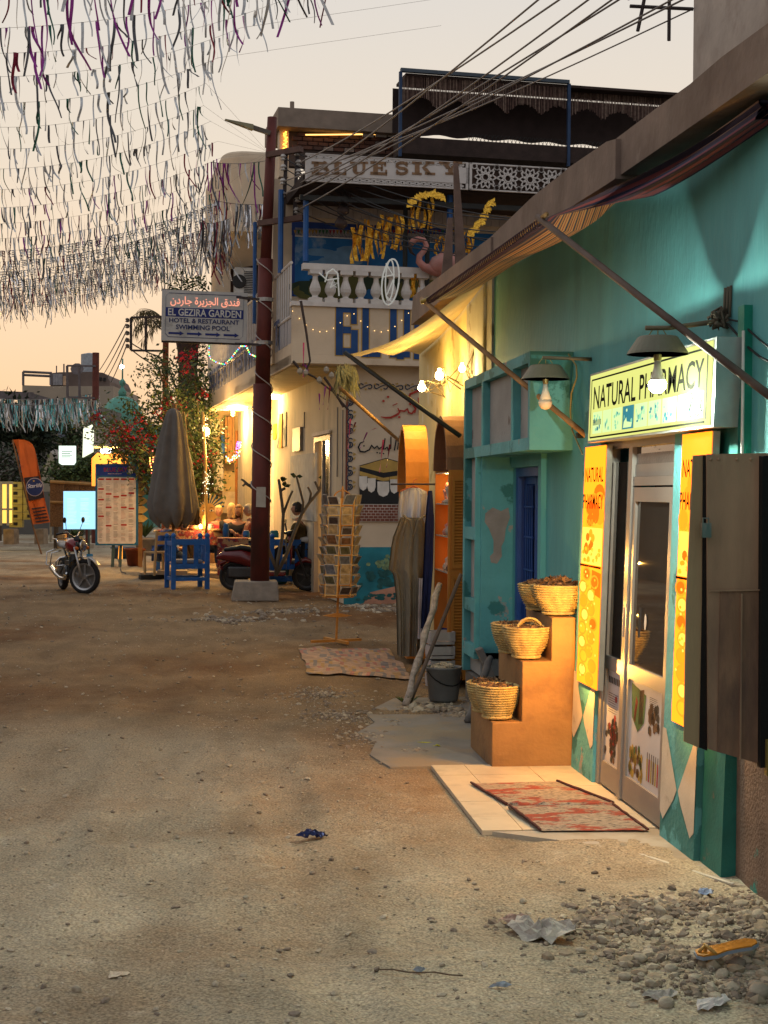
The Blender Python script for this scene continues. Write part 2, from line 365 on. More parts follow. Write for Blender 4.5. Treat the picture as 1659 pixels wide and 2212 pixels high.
for i,(u,v,r)in enumerate(big):
 x,y=gp(u,v)
 if i<5:
  b=MB().rock((0,0,0),r,rg=rg,flat=.8);o=b.build('stone',[stone,stone2],origin=(0,0,0));protos=globals().setdefault('protos',[]);protos.append((o,r))
  outline_bevel(o,r*.18,2)
 else:
  o0,r0=protos[i%5];o=o0.copy();C.objects.link(o);o.scale=(r/r0,)*3
 o.location=(x,y,gh(x,y)+r*.35);o.rotation_euler=(0,0,i*1.3)
 if i<21 and i!=20:tag(o,'pale fist-sized stone lying in the rubble at the lower right','stone','larger stones in the corner rubble')
 else:tag(o,{20:'lone pale stone left of the corner rubble, on bare dirt',21:'dark stone alone at the lower left of the street',22:'small brown stone on the dirt below the tiled floor',23:'small dark stone on the dirt right below the blue wrapper'}[i],'stone')
tilem=mat('floor_tile',(.5,.42,.31),rough=.5,var=.1,vs=5,bump=.05,bs=90,c2=(.42,.35,.26),ps=5,pt=.55,pw=.12,spec=.4)
grout=mat('grout',(.3,.25,.2),rough=.95)
conc=mat('concrete',(.235,.21,.18),rough=.9,var=.15,vs=4,bump=.25,bs=50,c2=(.28,.22,.15),ps=1.6,pt=.48,pw=.1)
ft=thing('tiled_floor','cream tiled doorstep in front of the pharmacy door',None,(1.37,7.5,0),kind='structure')
MB().box(1.375,2.5,7.5,9.32,-.03,.008).build('grout_bed',grout,ft)
cx=[1.37,1.585,1.985,2.36];cy=[7.49,7.82,8.21,8.6,8.99,9.33]
for i in range(3):
 for j in range(5):
  t=MB();dz=rnd.uniform(0,.0015)
  t.box(cx[i]+.002,cx[i+1]-.002,cy[j]+.002,cy[j+1]-.002,-.01,.014+dz)
  t.build('tile',tilem,ft)
slab=MB();rg=random.Random(8)
pts=[(1.12,9.35),(2.5,9.35),(2.5,12.6),(1.5,12.5),(1.2,11.7),(1.22,11.2),(1.0,10.7),(1.13,10.3),(1.02,9.8)]
slab.prism([(x+rg.uniform(-.02,.02),y)for x,y in pts],(0,0,.003),(1,0,0),(0,1,0),(0,0,-.06))
tag(slab.build('pavement',conc),'worn grey concrete slab under the stepped basket stand',kind='structure')
ap=MB();ap.prism([(1.42,7.47),(2.5,7.47),(2.62,6.7),(2.5,6.3),(2.3,6.35),(2.05,6.95),(1.8,7.2)],(0,0,.013),(1,0,0),(0,1,0),(0,0,-.05))
apm=mat('apron',(.38,.33,.26),rough=.9,var=.12,vs=3,bump=.2,bs=60,c2=(.3,.24,.17),ps=2,pt=.5,pw=.15)
tag(ap.build('concrete_apron',apm),'smooth pale concrete apron at the foot of the pharmacy wall',kind='structure')
cream_k=mat('pale_edge',(.5,.46,.38));kb=MB();kb.beam((2.05,6.93,.002),(2.31,6.36,.002),.02,.03);kb.build('apron_edge',cream_k,bpy.data.objects['concrete_apron'])
# ==== TEAL PHARMACY BUILDING
XF=2.36
teal=mat('teal_plaster',(.105,.365,.375),rough=.75,var=.14,vs=1.6,bump=.3,bs=22,c2=(.085,.28,.285),ps=1.3,pt=.5,pw=.2,stretch=(1,1,.4),spec=.3,c3=(.2,.42,.39),p3=14,t3=.7)
tealw=mat('worn_teal_plaster',(.11,.355,.365),rough=.8,var=.15,vs=3,bump=.3,bs=30,c2=(.35,.31,.27),ps=3.2,pt=.62,pw=.02,c3=(.05,.2,.19),p3=1.5,t3=.56)
pale=mat('pale_plaster',(.33,.32,.3),rough=.85,var=.12,vs=4,bump=.2,bs=30,c2=(.2,.17,.15),ps=2,pt=.6,pw=.03)
tb=thing('pharmacy_building','long teal plastered building with the pharmacy door and a brown parapet','building',(2.36,7,0))
by0,by1,bz1=10.72,11.74,1.97
dy0,dy1,dz1=7.52,8.78,2.12
wl=MB()
def seg(y0,y1,z0,z1,x=XF+.04):wl.box(x,x+.35,y0,y1,z0,z1)
seg(2.0,dy0,0,3.9);seg(dy0,dy1,dz1,3.9);seg(dy1,by0,0,3.9);seg(by0,by1,bz1,3.9);seg(by0,by1,0,.25);seg(by1,13.0,0,3.9)
wl.box(XF+.39,6,12.7,13.0,0,3.9);wl.box(XF+.39,6,2.0,2.2,0,3.9)
wtop=lambda p:V((p.x,p.y,p.z if p.z<3.85 else 3.45+.47*(p.y-5)/8+(p.z-3.9)))
wl.build('wall',teal,tb,warp=wtop)
MB().box(XF+.30,XF+.36,dy0,dy1,0,dz1).build('door_back',mat('dark_inside',(.02,.018,.016)),tb)
rf=mat('roof_mud',(.22,.17,.14),rough=.95,var=.2,bump=.5,bs=12)
MB().box(XF-.02,6.2,2.0,13.05,3.901,3.98).build('roof',rf,tb,warp=wtop)
u1=MB();q=onx(1497,165,2.9)
u1.box(2.9,6.5,2.5,q.y,3.95,7.5);u1.build('stair_tower',mat('beige_plaster',(.42,.36,.31),var=.12,bump=.2,bs=20,c2=(.3,.24,.2),ps=1.2,pt=.55,pw=.1),tb)
brown=mat('brown_parapet',(.205,.15,.118),rough=.9,var=.2,vs=2.5,bump=.35,bs=14,c2=(.15,.105,.08),ps=1.3,pt=.52,pw=.15,c3=(.26,.2,.16),p3=4,t3=.6)
def pseg(ptsT,ptsB,x0,name='parapet'):
 b=MB();k=len(ptsT)
 T=[onx(u,v,x0)for u,v in ptsT];B=[onx(u,v,x0)for u,v in ptsB]
 for i in range(k-1):
  y0,y1=T[i].y,T[i+1].y
  zt0,zt1=T[i].z,T[i+1].z
  f=lambda y:next((B[j].z+(B[j+1].z-B[j].z)*(y-B[j].y)/(B[j+1].y-B[j].y)for j in range(len(B)-1)if min(B[j].y,B[j+1].y)-1e-6<=y<=max(B[j].y,B[j+1].y)+1e-6),B[-1].z if abs(y-B[-1].y)<abs(y-B[0].y)else B[0].z)
  b.hexa([(x0,y0,f(y0)),(x0,y1,f(y1)),(x0+.3,y1,f(y1)),(x0+.3,y0,f(y0)),(x0,y0,zt0),(x0,y1,zt1),(x0+.3,y1,zt1),(x0+.3,y0,zt0)])
 return b
pa=pseg([(1700,20),(1560,122),(1490,182),(1420,232),(1330,300)],[(1700,128),(1620,185),(1500,268),(1330,385)],2.22)
t0=onx(1700,20,2.22);b0=onx(1700,128,2.22)
pa.box(2.22,2.52,1.9,t0.y,b0.z,t0.z)
pa.build('parapet',brown,tb)
pa=pseg([(1330,300),(1310,306),(1225,364)],[(1330,385),(1270,425),(1225,452)],2.19);pa.build('parapet',brown,tb)
pa=pseg([(1225,366),(1150,425),(1060,512)],[(1225,450),(1130,515),(1060,560)],2.22);pa.build('parapet',brown,tb)
c1=onx(1062,560,XF)
MB().box(XF+.02,XF+.05,12.75,13.02,1.9,3.85).build('corner_strip',pale,tb)
NX=2.10
nb=MB();z0,z1=2.06,2.73
ny=[onx(1145,800,NX).y,onx(1108,800,NX).y,onx(1102,800,NX).y,onx(1047,800,NX).y,onx(1040,800,NX).y,onx(1011,800,NX).y,onx(1003,800,NX).y]
Y0,Y6=ny[0],ny[-1]
w2=XF+.045
nb.box(NX,w2,Y0,Y6,z0,z0+.085);nb.box(NX,w2,Y0,Y6,z1-.075,z1)
nb.box(NX,w2,Y0,Y0+.06,z0+.085,z1-.075)
for y in(ny[1]+.0,(ny[3]+ny[4])/2):nb.box(NX,w2,y,y+.06,z0+.085,z1-.075)
nb.box(NX,w2,Y6-.07,Y6,z0+.085,z1-.075)
nb.build('niche_box',tealw,tb)
MB().box(NX+.06,XF+.03,Y0+.061,Y6-.071,z0+.086,z1-.076).build('niche_back',pale,tb)
cb=MB();CY0=onx(1030,1100,NX).y
cb.box(NX+.04,w2,CY0,CY0+.06,.46,z0)
cb.box(NX,w2,CY0+.06,CY0+.10,.46,z0);cb.box(NX,w2,Y6-.08,Y6,.25,z0)
for zz in(1.38,.78,.4):cb.box(NX+.002,w2,CY0+.101,Y6-.081,zz,zz+.1)
cb.build('niche_column',tealw,tb)
MB().box(NX+.06,XF+.03,CY0+.101,Y6-.081,.26,z0-.001).build('niche_back',pale,tb)
ft_=MB();ft_.box(NX+.03,w2,CY0+.05,Y6-.02,.0,.24);ft_.beam((NX+.25,CY0-.03,0),(NX+.02,CY0-.03,.5),.05,.12,upv=(0,1,0));ft_.build('footing',mat('raw_render',(.2,.175,.15),bump=.6,bs=18,var=.25),tb)
pt_=MB();o=V((NX+.04,CY0-.003,1.05));
flat(pt_,[(.03,.55),(.09,.6),(.16,.57),(.22,.6),(.235,.52),(.2,.42),(.19,.33),(.165,.28),(.17,.2),(.13,.14),(.08,.15),(.07,.2),(.1,.23),(.1,.33),(.06,.43),(.025,.48)],o,(1,0,0),(0,0,1))
pt_.build('bare_patch',mat('bare_render',(.3,.27,.24),bump=.3),tb)
bd=MB();blue=mat('door_blue',(.018,.07,.27),rough=.5,var=.15,bump=.1,c2=(.05,.12,.3),ps=9,pt=.64,pw=.03,spec=.4)
bd.box(XF+.04,XF+.18,by0,by0+.07,.25,bz1);bd.box(XF+.04,XF+.18,by1-.09,by1,.25,bz1);bd.box(XF+.04,XF+.18,by0+.07,by1-.09,bz1-.07,bz1)
dr=bd.build('door',blue,tb)
lf=MB();a0,a1=by0+.07,by1-.09;mid=(a0+a1)/2
for p,q2 in((a0,mid-.005),(mid+.005,a1)):
 for zz in(.3,1.84):lf.box(XF+.10,XF+.14,p,q2,zz,zz+.06)
 lf.box(XF+.10,XF+.14,p,p+.06,.36,1.84);lf.box(XF+.10,XF+.14,q2-.06,q2,.36,1.84)
lf.build('door_leaf',blue,dr)
brs=MB()
for p,q2 in((a0,mid-.005),(mid+.005,a1)):
 for i in range(4):
  y=p+.06+(q2-p-.12)*(i+.5)/4;brs.tube([(XF+.09,y,.37),(XF+.09,y,1.83)],.007,5)
 for zz in(.6,.88,1.16,1.42,1.66):brs.tube([(XF+.085,p+.05,zz),(XF+.085,q2-.05,zz)],.008,5)
brs.build('door_bars',blue,dr)
MB().box(XF+.15,XF+.17,a0,a1,.36,1.83).build('door_pane',glassy('dark_pane',(.01,.012,.02),.2),dr)
fm=MB();fm.box(XF+.0,XF+.041,by0-.1,by0,.2,bz1+.1);fm.box(XF+.0,XF+.041,by0,by1,bz1+.002,bz1+.1);fm.build('door_surround',teal,tb)
def bat(p):return V((p.x+.030*(p.z-1.6),p.y,p.z))
alu=mat('aluminium',(.30,.27,.25),rough=.5,metal=.55,var=.08,vs=3,bump=.04,bs=50)
pil=MB();yl0,yl1=onx(1250,1570,XF-.05).y,onx(1296,1570,XF-.05).y
yr0,yr1=onx(1446,1600,XF-.05).y,onx(1521,1600,XF-.05).y
def pbox(mb,ya,yb,z0,z1,x0,x1,mi=0):return mb.box(x0,x1,min(ya,yb),max(ya,yb),z0,z1,mi)
pbox(pil,yl0,yl1,0,2.36,XF-.05,XF+.05);pbox(pil,yr0,yr1,0,2.36,XF-.05,XF+.05)
pbox(pil,yl1-.001,yr0+.001,dz1+.03,2.36,XF-.04,XF+.05)
pil.build('pilaster',tealw,tb,warp=bat)
dia=MB();cream=mat('cream_paint',(.55,.47,.37),var=.1,bump=.1,c2=(.3,.22,.15),ps=5,pt=.6,pw=.1)
for(ya,yb,zt,zb)in((yl0,yl1,.63,.2),(yr0,yr1,.57,.1)):
 o=V((XF-.054,ya,zb));ux=V((0,yb-ya,0));uy=V((0,0,zt-zb))
 flat(dia,[(0,1.0),(.1,1.0),(.48,.42),(.4,.3),(.1,.02),(0,.1)],o,ux,uy)
 dia.build('painted_diamond',cream,tb,warp=bat);dia=MB();flat(dia,[(1,1.0),(.92,1.0),(.52,.42),(.6,.3),(.9,.02),(1,.1)],o,ux,uy);dia.build('painted_diamond',cream,tb,warp=bat);dia=MB()
gr=MB();gr.box(XF-.02,XF+.05,yr1-.30,yr1-.01,0,2.3);gr.build('side_strip',mat('shaded_recess_teal',(.02,.15,.125),rough=.6,var=.2,c2=(.16,.11,.08),ps=4,pt=.6,pw=.05),tb,warp=bat)  # recess shade beyond the pilaster, painted as darker teal with brown patches
st=MB();st.box(XF+.0,XF+.045,5.6,yr1-.31,0,.62);st.build('stained_skirting',mat('stained_skirting',(.17,.115,.085),var=.3,vs=5,bump=.4,c2=(.05,.24,.2),ps=4,pt=.6,pw=.04),tb)
cd=MB();yc=onx(1592,800,XF-.02).y
cd.box(XF+.0,XF+.05,yc-.03,yc+.05,1.75,2.62);cd.build('conduit_board',mat('green_board',(.01,.22,.15),rough=.5),tb)
cd=MB();cd.tube([(XF-.01,yc-.05,1.9),(XF-.01,yc-.05,2.5)],.007,6);cd.build('conduit',mat('white_plastic',(.6,.6,.56),rough=.4),tb)
dd=MB();X0,X1=XF-.03,XF+.03
ysl=onx(1366,1300,XF).y
fy0,fy1=yr0-.0,yl1
def bx(mb,ya,yb,z0,z1,xa=X0,xb=X1):return pbox(mb,ya,yb,z0,z1,xa,xb)
dz=dz1
bx(dd,fy0-.0,fy0+.07,.02,dz);bx(dd,fy1-.07,fy1,.02,dz);bx(dd,fy0+.07,fy1-.07,dz-.09,dz)
bx(dd,ysl-.035,ysl+.035,.02,dz-.09)
dm=dd.build('door',alu,tb,warp=bat)
lf=MB()
la,lb=fy0+.075,ysl-.04
bx(lf,la,lb,.03,.17,X0+.01,X1-.01);bx(lf,la,la+.07,.17,1.72,X0+.01,X1-.01);bx(lf,lb-.055,lb,.17,1.72,X0+.01,X1-.01)
bx(lf,la,lb,1.72,1.80,X0+.01,X1-.01);bx(lf,la+.07,lb-.055,.72,.80,X0+.01,X1-.01)
bx(lf,la,lb,1.81,1.86,X0+.01,X1-.01);bx(lf,la,lb,1.862,1.93,X0+.02,X1-.02)
sa,sb=ysl+.04,fy1-.075
bx(lf,sa,sb,.03,.17,X0+.01,X1-.01);bx(lf,sa,sb,.72,.80,X0+.01,X1-.01);bx(lf,sa,sa+.03,.17,1.95,X0+.01,X1-.01);bx(lf,sb-.03,sb,.17,1.95,X0+.01,X1-.01)
lo=lf.build('door_leaf',alu,dm,warp=bat)
gl=glassy('door_glass',(.028,.023,.02),.03)
for(ya,yb,z0,z1)in((la+.07,lb-.055,.8,1.72),(la,lb,1.93,dz-.09),(sa+.03,sb-.03,.8,1.95)):
 b=MB();bx(b,ya,yb,z0,z1,XF-.004,XF+.004);b.build('glass_pane',gl,dm,warp=bat)
hd=MB();hd.tube([(X0-.02,ysl-.06,.95),(X0-.02,ysl-.06,1.12)],.008,6);hd.build('door_handle',alu,dm,warp=bat)
post=MB();white=mat('poster_paper',(.5,.47,.47),rough=.5,var=.05,bump=0);leafg=mat('print_green',(.06,.13,.04));br=mat('print_brown',(.16,.08,.04));yel=mat('print_yellow',(.42,.27,.05));dk=mat('print_dark',(.05,.04,.035));redp=mat('print_red',(.35,.04,.03))
bx(post,la+.07,lb-.055,.17,.72,XF-.006,XF-.003);bx(post,sa+.03,sb-.03,.17,.72,XF-.006,XF-.003)
po=post.build('poster_sheet',white,dm,warp=bat)
art=MB();rg=random.Random(21)
ax=XF-.008
def at(y,z):return V((ax,y,z))
W=(lb-.055)-(la+.07)
def fl(poly,mi,y0=lb-.055,z0=.17,sx=W,sz=.55):flat(art,poly,(ax,y0,z0),(0,-sx,0),(0,0,sz),mi)
fl([(.05,.97),(.5,.9),(.46,.62),(.28,.5),(.1,.62)],0);fl([(.3,.92),(.44,.95),(.42,.6),(.3,.58)],1);fl([(.2,.85),(.26,.8),(.2,.58),(.15,.6)],4)
for i in range(26):x,y=rg.uniform(.6,.88),rg.uniform(.52,.82);fl(ellipse(x,y,.04,.05,6,rg.random()),rg.choice([1,1,3]))
for i in range(46):x,y=rg.uniform(.06,.45),rg.uniform(.05,.33);fl(ellipse(x,y,.035,.05,6,rg.random()),rg.choice([2,2,2,1,0]))
for i in range(6):fl([(.58+.06*i,.08),(.615+.06*i,.08),(.615+.06*i,.3),(.58+.06*i,.3)],[2,4,2,1,2,4][i]);fl([(.59+.06*i,.3),(.605+.06*i,.3),(.605+.06*i,.36),(.59+.06*i,.36)],3)
for i in range(8):fl([(.6,.9-.018*i),(.6+rg.uniform(.1,.25),.9-.018*i),(.85,.905-.018*i),(.6,.905-.018*i)],3)
W2=(sb-.03)-(sa+.03)
for i in range(60):x,y=rg.gauss(.5,.16),rg.gauss(.3,.12);fl(ellipse(x,max(.04,y),.08,.04,6,rg.random()),rg.choice([3,1,3,4]),sb-.03,.17,W2)
for i in range(7):fl([(.12+.11*i,.86),(.19+.11*i,.86),(.19+.11*i,.93),(.12+.11*i,.93)],rg.choice([3,1]),sb-.03,.17,W2)
for i in range(9):fl([(.15,.75-.025*i),(.15+rg.uniform(.3,.7),.75-.025*i),(.8,.756-.025*i),(.15,.756-.025*i)],3,sb-.03,.17,W2)
flat(art,ellipse(0,0,.022,.045,14),at((la+lb)/2+.08,1.06),(0,1,0),(0,0,1),5)
for i in range(150):
 y,z=(la+lb)/2+rg.gauss(.02,.13),dz-.19+rg.gauss(0,.025)
 a=rg.random()*3.14;stroke(art,[(0,0),(.02*math.cos(a),.012*math.sin(a))],.004,at(y,z),(0,1,0),(0,0,1),5)
art.build('poster_print',[leafg,br,yel,dk,redp,mat('print_white',(.6,.58,.56))],dm,warp=bat,kind='stuff')
ins=MB();ins.box(XF-.009,XF-.007,la+.03,lb-.02,dz-.26,dz-.13);ins.build('transom_film',mat('grey_film',(.12,.1,.095),rough=.4),dm,warp=bat)
py=emi('panel_glow',(1,.15,.006),3.0,base=(.01,.006,.002));po_=emi('panel_orange',(1,.15,.006),2.3,base=(.01,.004,.001));pr=emi('panel_red',(1,.095,.004),1.7,base=(.01,.003,.001));pl=emi('panel_pale',(1,.32,.04),2.2,base=(.012,.006,.002));pd=mat('panel_ink',(.012,.004,.001),spec=0.0,bump=0);pv=emi('panel_olive',(.9,.19,.01),1.7,base=(.01,.004,.001))
def lightbox(ya,yb,zt,zb,label,seed,zsplit):
 lo_,hi=min(ya,yb),max(ya,yb);t=thing('backlit_sign',label,'lit sign',(XF-.1,lo_,zb),group='orange lit panels beside the pharmacy door')
 xx=XF-.09
 b=MB();b.box(xx+.004,XF-.052,lo_,hi,zb,zt);b.build('panel_case',MATS['sign_case_m']if 'sign_case_m' in MATS else mat('sign_case_m',(.3,.28,.24),rough=.5),t,warp=bat)
 f=MB();rg=random.Random(seed);h=zt-zb;wd=hi-lo_
 O=V((xx,hi,zb));ux=V((0,-wd,0));uy=V((0,0,h))
 def fl(poly,mi,dx=0.0):flat(f,poly,O-V((dx,0,0)),ux,uy,mi)
 fl([(0,0),(1,0),(1,1),(0,1)],0)
 zs=(zsplit-zb)/h
 fl([(.02,zs+.005),(.98,zs+.005),(.98,zs+.16),(.02,zs+.16)],3,.001)
 for i in range(9):fl(ellipse(rg.uniform(.2,.85),zs+rg.uniform(.06,.14),.09,.018,9),rg.choice([1,2,2]),.002)
 for i in range(22):fl(ellipse(rg.uniform(.1,.9),zs+rg.uniform(.01,.07),.07,.009,7),rg.choice([0,1,3]),.0022)
 for i in range(11):
  x,y=rg.uniform(.15,.85),zs+.19+rg.uniform(.0,.28)*(1-zs);fl(ellipse(x,y,rg.uniform(.12,.26),rg.uniform(.02,.045),12),rg.choice([1,2,1,5,1]),.001+.0003*i)
 fl([(0,zs-.006),(1,zs-.006),(1,zs+.003),(0,zs+.003)],4,.006)
 fl([(.55,zs*.78),(.98,zs*.75),(.98,zs*.95),(.55,zs*.97)],2,.001)
 for i in range(16):
  x,y=(.24 if i%2 else .62)+rg.uniform(-.08,.12),zs*(.06+.058*i);fl(ellipse(x,y,.2,.03,12),5,.0015+.0002*i);fl(ellipse(x,y,.15,.022,12),rg.choice([0,3,1,2]),.0018+.0002*i)
 for i in range(40):fl(ellipse(rg.uniform(.1,.9),rg.uniform(.01,zs*.95),.04,.006,5),rg.choice([0,3,1]),.005)
 zt1=1-.1*.72/h*1.35
 put_text(f,'NATURAL',O-V((.004,0,0))+ux*.08+uy*(1-.150),ux*.86,uy*.062,4,.01)
 put_text(f,'PHARMACY',O-V((.004,0,0))+ux*.03+uy*(1-.262),ux*.94,uy*.062,4,.01)
 put_text(f,'ONLY',O-V((.004,0,0))+ux*.2+uy*(1-.335),ux*.5,uy*.03,5,.01)
 f.build('panel_print',[py,po_,pr,pl,pd,pv],t,warp=bat)
 for k in range(3):point_light('panel_spill_light',(XF-.22,(lo_+hi)/2,zb+h*(.08+.22*k)),14 if seed==31 else 3.5,(1,.48,.09),t,0.0)  # unseen point lights added before the panel to carry its amber glow outward
 return t
lz=lambda u,v:onx(u,v,XF-.09)
A=lz(1266,966);B=lz(1250,1466)
lightbox(onx(1258,1200,XF-.09).y,onx(1303,1200,XF-.09).y,A.z-.0,B.z,'orange backlit pharmacy panel left of the door, above the basket stand',31,lz(1257,1218).z)
A=lz(1476,938);B=lz(1450,1550)
lightbox(onx(1466,1200,XF-.09).y,onx(1530,1200,XF-.09).y,A.z,B.z,'orange backlit pharmacy panel right of the door, partly behind the steel shutter',32,lz(1462,1245).z)
SX=XF-.12
tl,tr_,bl,brr=onx(1275,809,SX),onx(1549,727,SX),onx(1269,957,SX),onx(1541,922,SX)
sf=thing('pharmacy_sign','yellow-green backlit sign reading NATURAL PHARMACY above the metal door','sign',(SX,tr_.y,bl.z))
yA,yB=(tl.y+bl.y)/2,(tr_.y+brr.y)/2
def sgn(x,y,dx=0.0):
 b_=bl.lerp(brr,x);t_=tl.lerp(tr_,x);q=b_.lerp(t_,y);return V((SX-dx,q.y,q.z))
cs=MB();f4=[sgn(0,0),sgn(1,0),sgn(1,1),sgn(0,1)]
cs.hexa([f4[0],f4[1],f4[1]+V((.14,0,0)),f4[0]+V((.14,0,0)),f4[3],f4[2],f4[2]+V((.14,0,0)),f4[3]+V((.14,0,0))])
cs.build('sign_case',mat('sign_case',(.32,.34,.33),rough=.4,metal=.4,bump=.1,bs=10),sf)
fc=MB()
def sfl(poly,mi,dx=.003):fc.add([sgn(x,y,dx)for x,y in poly],[tuple(range(len(poly)))],mi)
sfl([(.012,.03),(.985,.03),(.985,.97),(.012,.97)],0)
def sline(x0,y0,x1,y1,t=.012,mi=1):
 if abs(x1-x0)>abs(y1-y0):sfl([(x0,y0-t),(x1,y1-t),(x1,y1+t),(x0,y0+t)],mi,.0045)
 else:sfl([(x0-t*.28,y0),(x0+t*.28,y0),(x1+t*.28,y1),(x1-t*.28,y1)],mi,.0045)
for a in((.03,.07,.95,.07),(.03,.90,.95,.90),(.03,.07,.03,.9),(.955,.1,.955,.87)):sline(*a)
def stext(s_,x0,x1,y0,y1,mi=1):
 vs,fs=text_shape(s_,.012);fc.add([sgn(x0+(x1-x0)*x,y0+(y1-y0)*y,.0048)for x,y in vs],fs,mi)
stext('NATURAL PHARMACY',.055,.935,.47,.80)
rg=random.Random(17);xs_=[.05,.15,.24,.335,.44,.55,.655,.765,.94]
for i in range(8):
 x0,x1=xs_[i]+.004,xs_[i+1]-.004
 if i==3:sfl([(x0,.12),(x1,.12),(x1,.43),(x0,.43)],2,.004)
 else:sfl([(x0,.12),(x1,.12),(x1,.43),(x0,.43)],4,.0038)
 for k in range(16 if i!=3 else 5):
  x,y=rg.uniform(x0+.014,x1-.014),rg.uniform(.16,.38)
  if i in(1,)and y>.28:continue
  sfl(ellipse(x,y,rg.uniform(.003,.009),rg.uniform(.015,.04),6,rg.random()),rg.choice([3,3,2,5 if k==3 else 3,4]),.0046+.00005*k)
for k in range(7):sfl([(.06+.012*k,.24),(.066+.012*k,.24),(.066+.012*k,.32),(.06+.012*k,.32)],1,.0056)
sfl([(.35,.14),(.42,.14),(.425,.2),(.38,.22),(.375,.28),(.355,.22)],4,.0056)
for seq in([(.86,.43),(.87,.36),(.86,.3),(.85,.22),(.86,.14),(.82,.13)],[(.9,.38),(.925,.33),(.92,.25),(.93,.2),(.9,.14),(.88,.2),(.9,.27)]):
 for(xa,y_a),(xb,y_b)in zip(seq,seq[1:]):sfl([(xa-.004,y_a),(xa+.005,y_a),(xb+.005,y_b),(xb-.004,y_b)],1,.0056)
fc.build('sign_face',[emi('sign_glow',(.70,.72,.2),.8,base=(.02,.024,.015)),mat('sign_ink',(.009,.009,.006),spec=.05),emi('sign_teal',(.04,.2,.25),.6),emi('sign_green',(.2,.5,.32),.7),emi('sign_pale',(.6,.78,.33),.82,base=(.1,.14,.12)),emi('sign_red',(.8,.3,.2),.8)],sf)
def lamp(bulb,r,lit,label,bracket,seed):
 B=V(bulb);t=thing('shaded_lamp',label,'lamp',(B.x,B.y,B.z-.06),group='tin-shaded lamps on the teal wall')
 zr=B.z+.135*r/.14
 s=MB();s.lathe([(r*1.0,zr-.004),(r*.97,zr+.008),(r*.66,zr+r*.52),(r*.6,zr+r*.56),(r*.1,zr+r*.58)],(B.x,B.y,0),28);s.lathe([(r*.1,zr+r*.57),(r*.58,zr+r*.55),(r*.64,zr+r*.51),(r*.955,zr+.004),(r*1.0,zr-.004)],(B.x,B.y,0),28)
 s.build('lamp_shade',mat('lamp_shade_tin',(.16,.15,.1),rough=.5,var=.2,bump=.1),t,smooth=False)
 n=MB();n.lathe([(.017,zr+.03),(.019,zr-.0),(.019,zr-.03),(.015,zr-.035)],(B.x,B.y,0),12);n.build('bulb_holder',mat('brass',(.3,.24,.1),rough=.4,metal=.6),t,smooth=True)
 k=r/.14
 nk=MB();nk.lathe([(.015,zr-.034),(.018,B.z+.07*k),(.036*k,B.z+.012*k)],(B.x,B.y,0),16);nk.build('bulb_neck',mat('bulb_white',(.75,.72,.6),rough=.4,bump=0),t,smooth=True)
 g_=MB();g_.lathe([(.036*k,B.z+.012*k),(.041*k,B.z-.005),(.036*k,B.z-.027*k),(.02*k,B.z-.042*k),(.0001,B.z-.046*k)],(B.x,B.y,0),16)
 g_.build('bulb',emi('bulb_on',(.93,.97,1.0),40)if lit else mat('bulb_off',(.8,.62,.42),rough=.35,bump=0),t,smooth=True)
 top=zr+r*.58
 w_=MB();w_.tube([(B.x,B.y,top-.01),(B.x,B.y,bracket[0][2])],.003,4)
 for a in(-1,1):w_.tube([(B.x+a*r*.45,B.y,top-.03),(B.x+a*.02,B.y,bracket[0][2])],.0025,4)
 w_.build('hanger_wire',mat('twine',(.3,.26,.1)),t)
 a_=MB();a_.tube(bracket,[.012,.011,.013,.016][:len(bracket)],7);a_.build('bracket',mat('old_iron',(.16,.13,.08),rough=.6,metal=.3,var=.3,bump=.3),t,smooth=True)
 return t
bA=atd(1420,828,6.95);
wA=onx(1570,697,XF+.03)
tA=lamp(bA,.145,True,'switched-on tin-shaded lamp with glaring white bulb in front of the pharmacy sign',[(bA.x-.06,bA.y,bA.z+.26),(bA.x+.05,bA.y,bA.z+.262),(bA.x+.25,bA.y-.03,bA.z+.29),(wA.x,wA.y,bA.z+.31)],1)
point_light('bulb_light',bA-V((0,0,.062)),75,(.88,1.0,.84),tA,.03)
bB=atd(1178,868,9.5)
tB=lamp(bB,.155,False,'unlit tin-shaded lamp with a dull bulb hanging left of the pharmacy sign',[(bB.x-.02,bB.y,bB.z+.285),(bB.x+.15,bB.y,bB.z+.283),(XF+.04,bB.y,bB.z+.28)],2)
fx=MB();P_=[onx(u,v,XF+.0)for u,v in((1228,765),(1245,790),(1246,815),(1234,850),(1232,890),(1236,930),(1258,980),(1268,985))]
fx.tube(P_,.006,6);tag(fx.build('cable',mat('cream_cable',(.42,.36,.15)),smooth=True),'cream flex looping down the teal wall beside the unlit lamp','cable')
fx=MB();wq=[onx(u,v,XF+.02)for u,v in((1572,700),(1590,720),(1610,745),(1640,770),(1680,790))];fx.tube(wq,.006,5)
wq=[onx(u,v,XF+.02)for u,v in((1575,690),(1600,695),(1625,720),(1660,750),(1700,770))];fx.tube(wq,.005,5)
tag(fx.build('cable',mat('black_cable',(.02,.02,.02)),smooth=True),'pair of black cables running off the wall at the right of the lit sign','cable')
jb=MB();rg=random.Random(4)
for i in range(12):
 c=V((XF+.0,wA.y,wA.z+.02));pp=[c+V((rg.uniform(-.05,.03),rg.uniform(-.06,.06),rg.uniform(-.05,.05)))for _ in range(4)];jb.tube(pp,.008,5)
for dyy in(-.04,0,.04):jb.tube([(XF+.03,wA.y+dyy,wA.z+.02),(XF+.035,wA.y+dyy,wA.z+.17)],.007,5)
tag(jb.build('cable_knot',mat('old_cable',(.12,.1,.07),var=.4),smooth=True),'knotted bundle of old wires on the wall above the sign corner','cable')
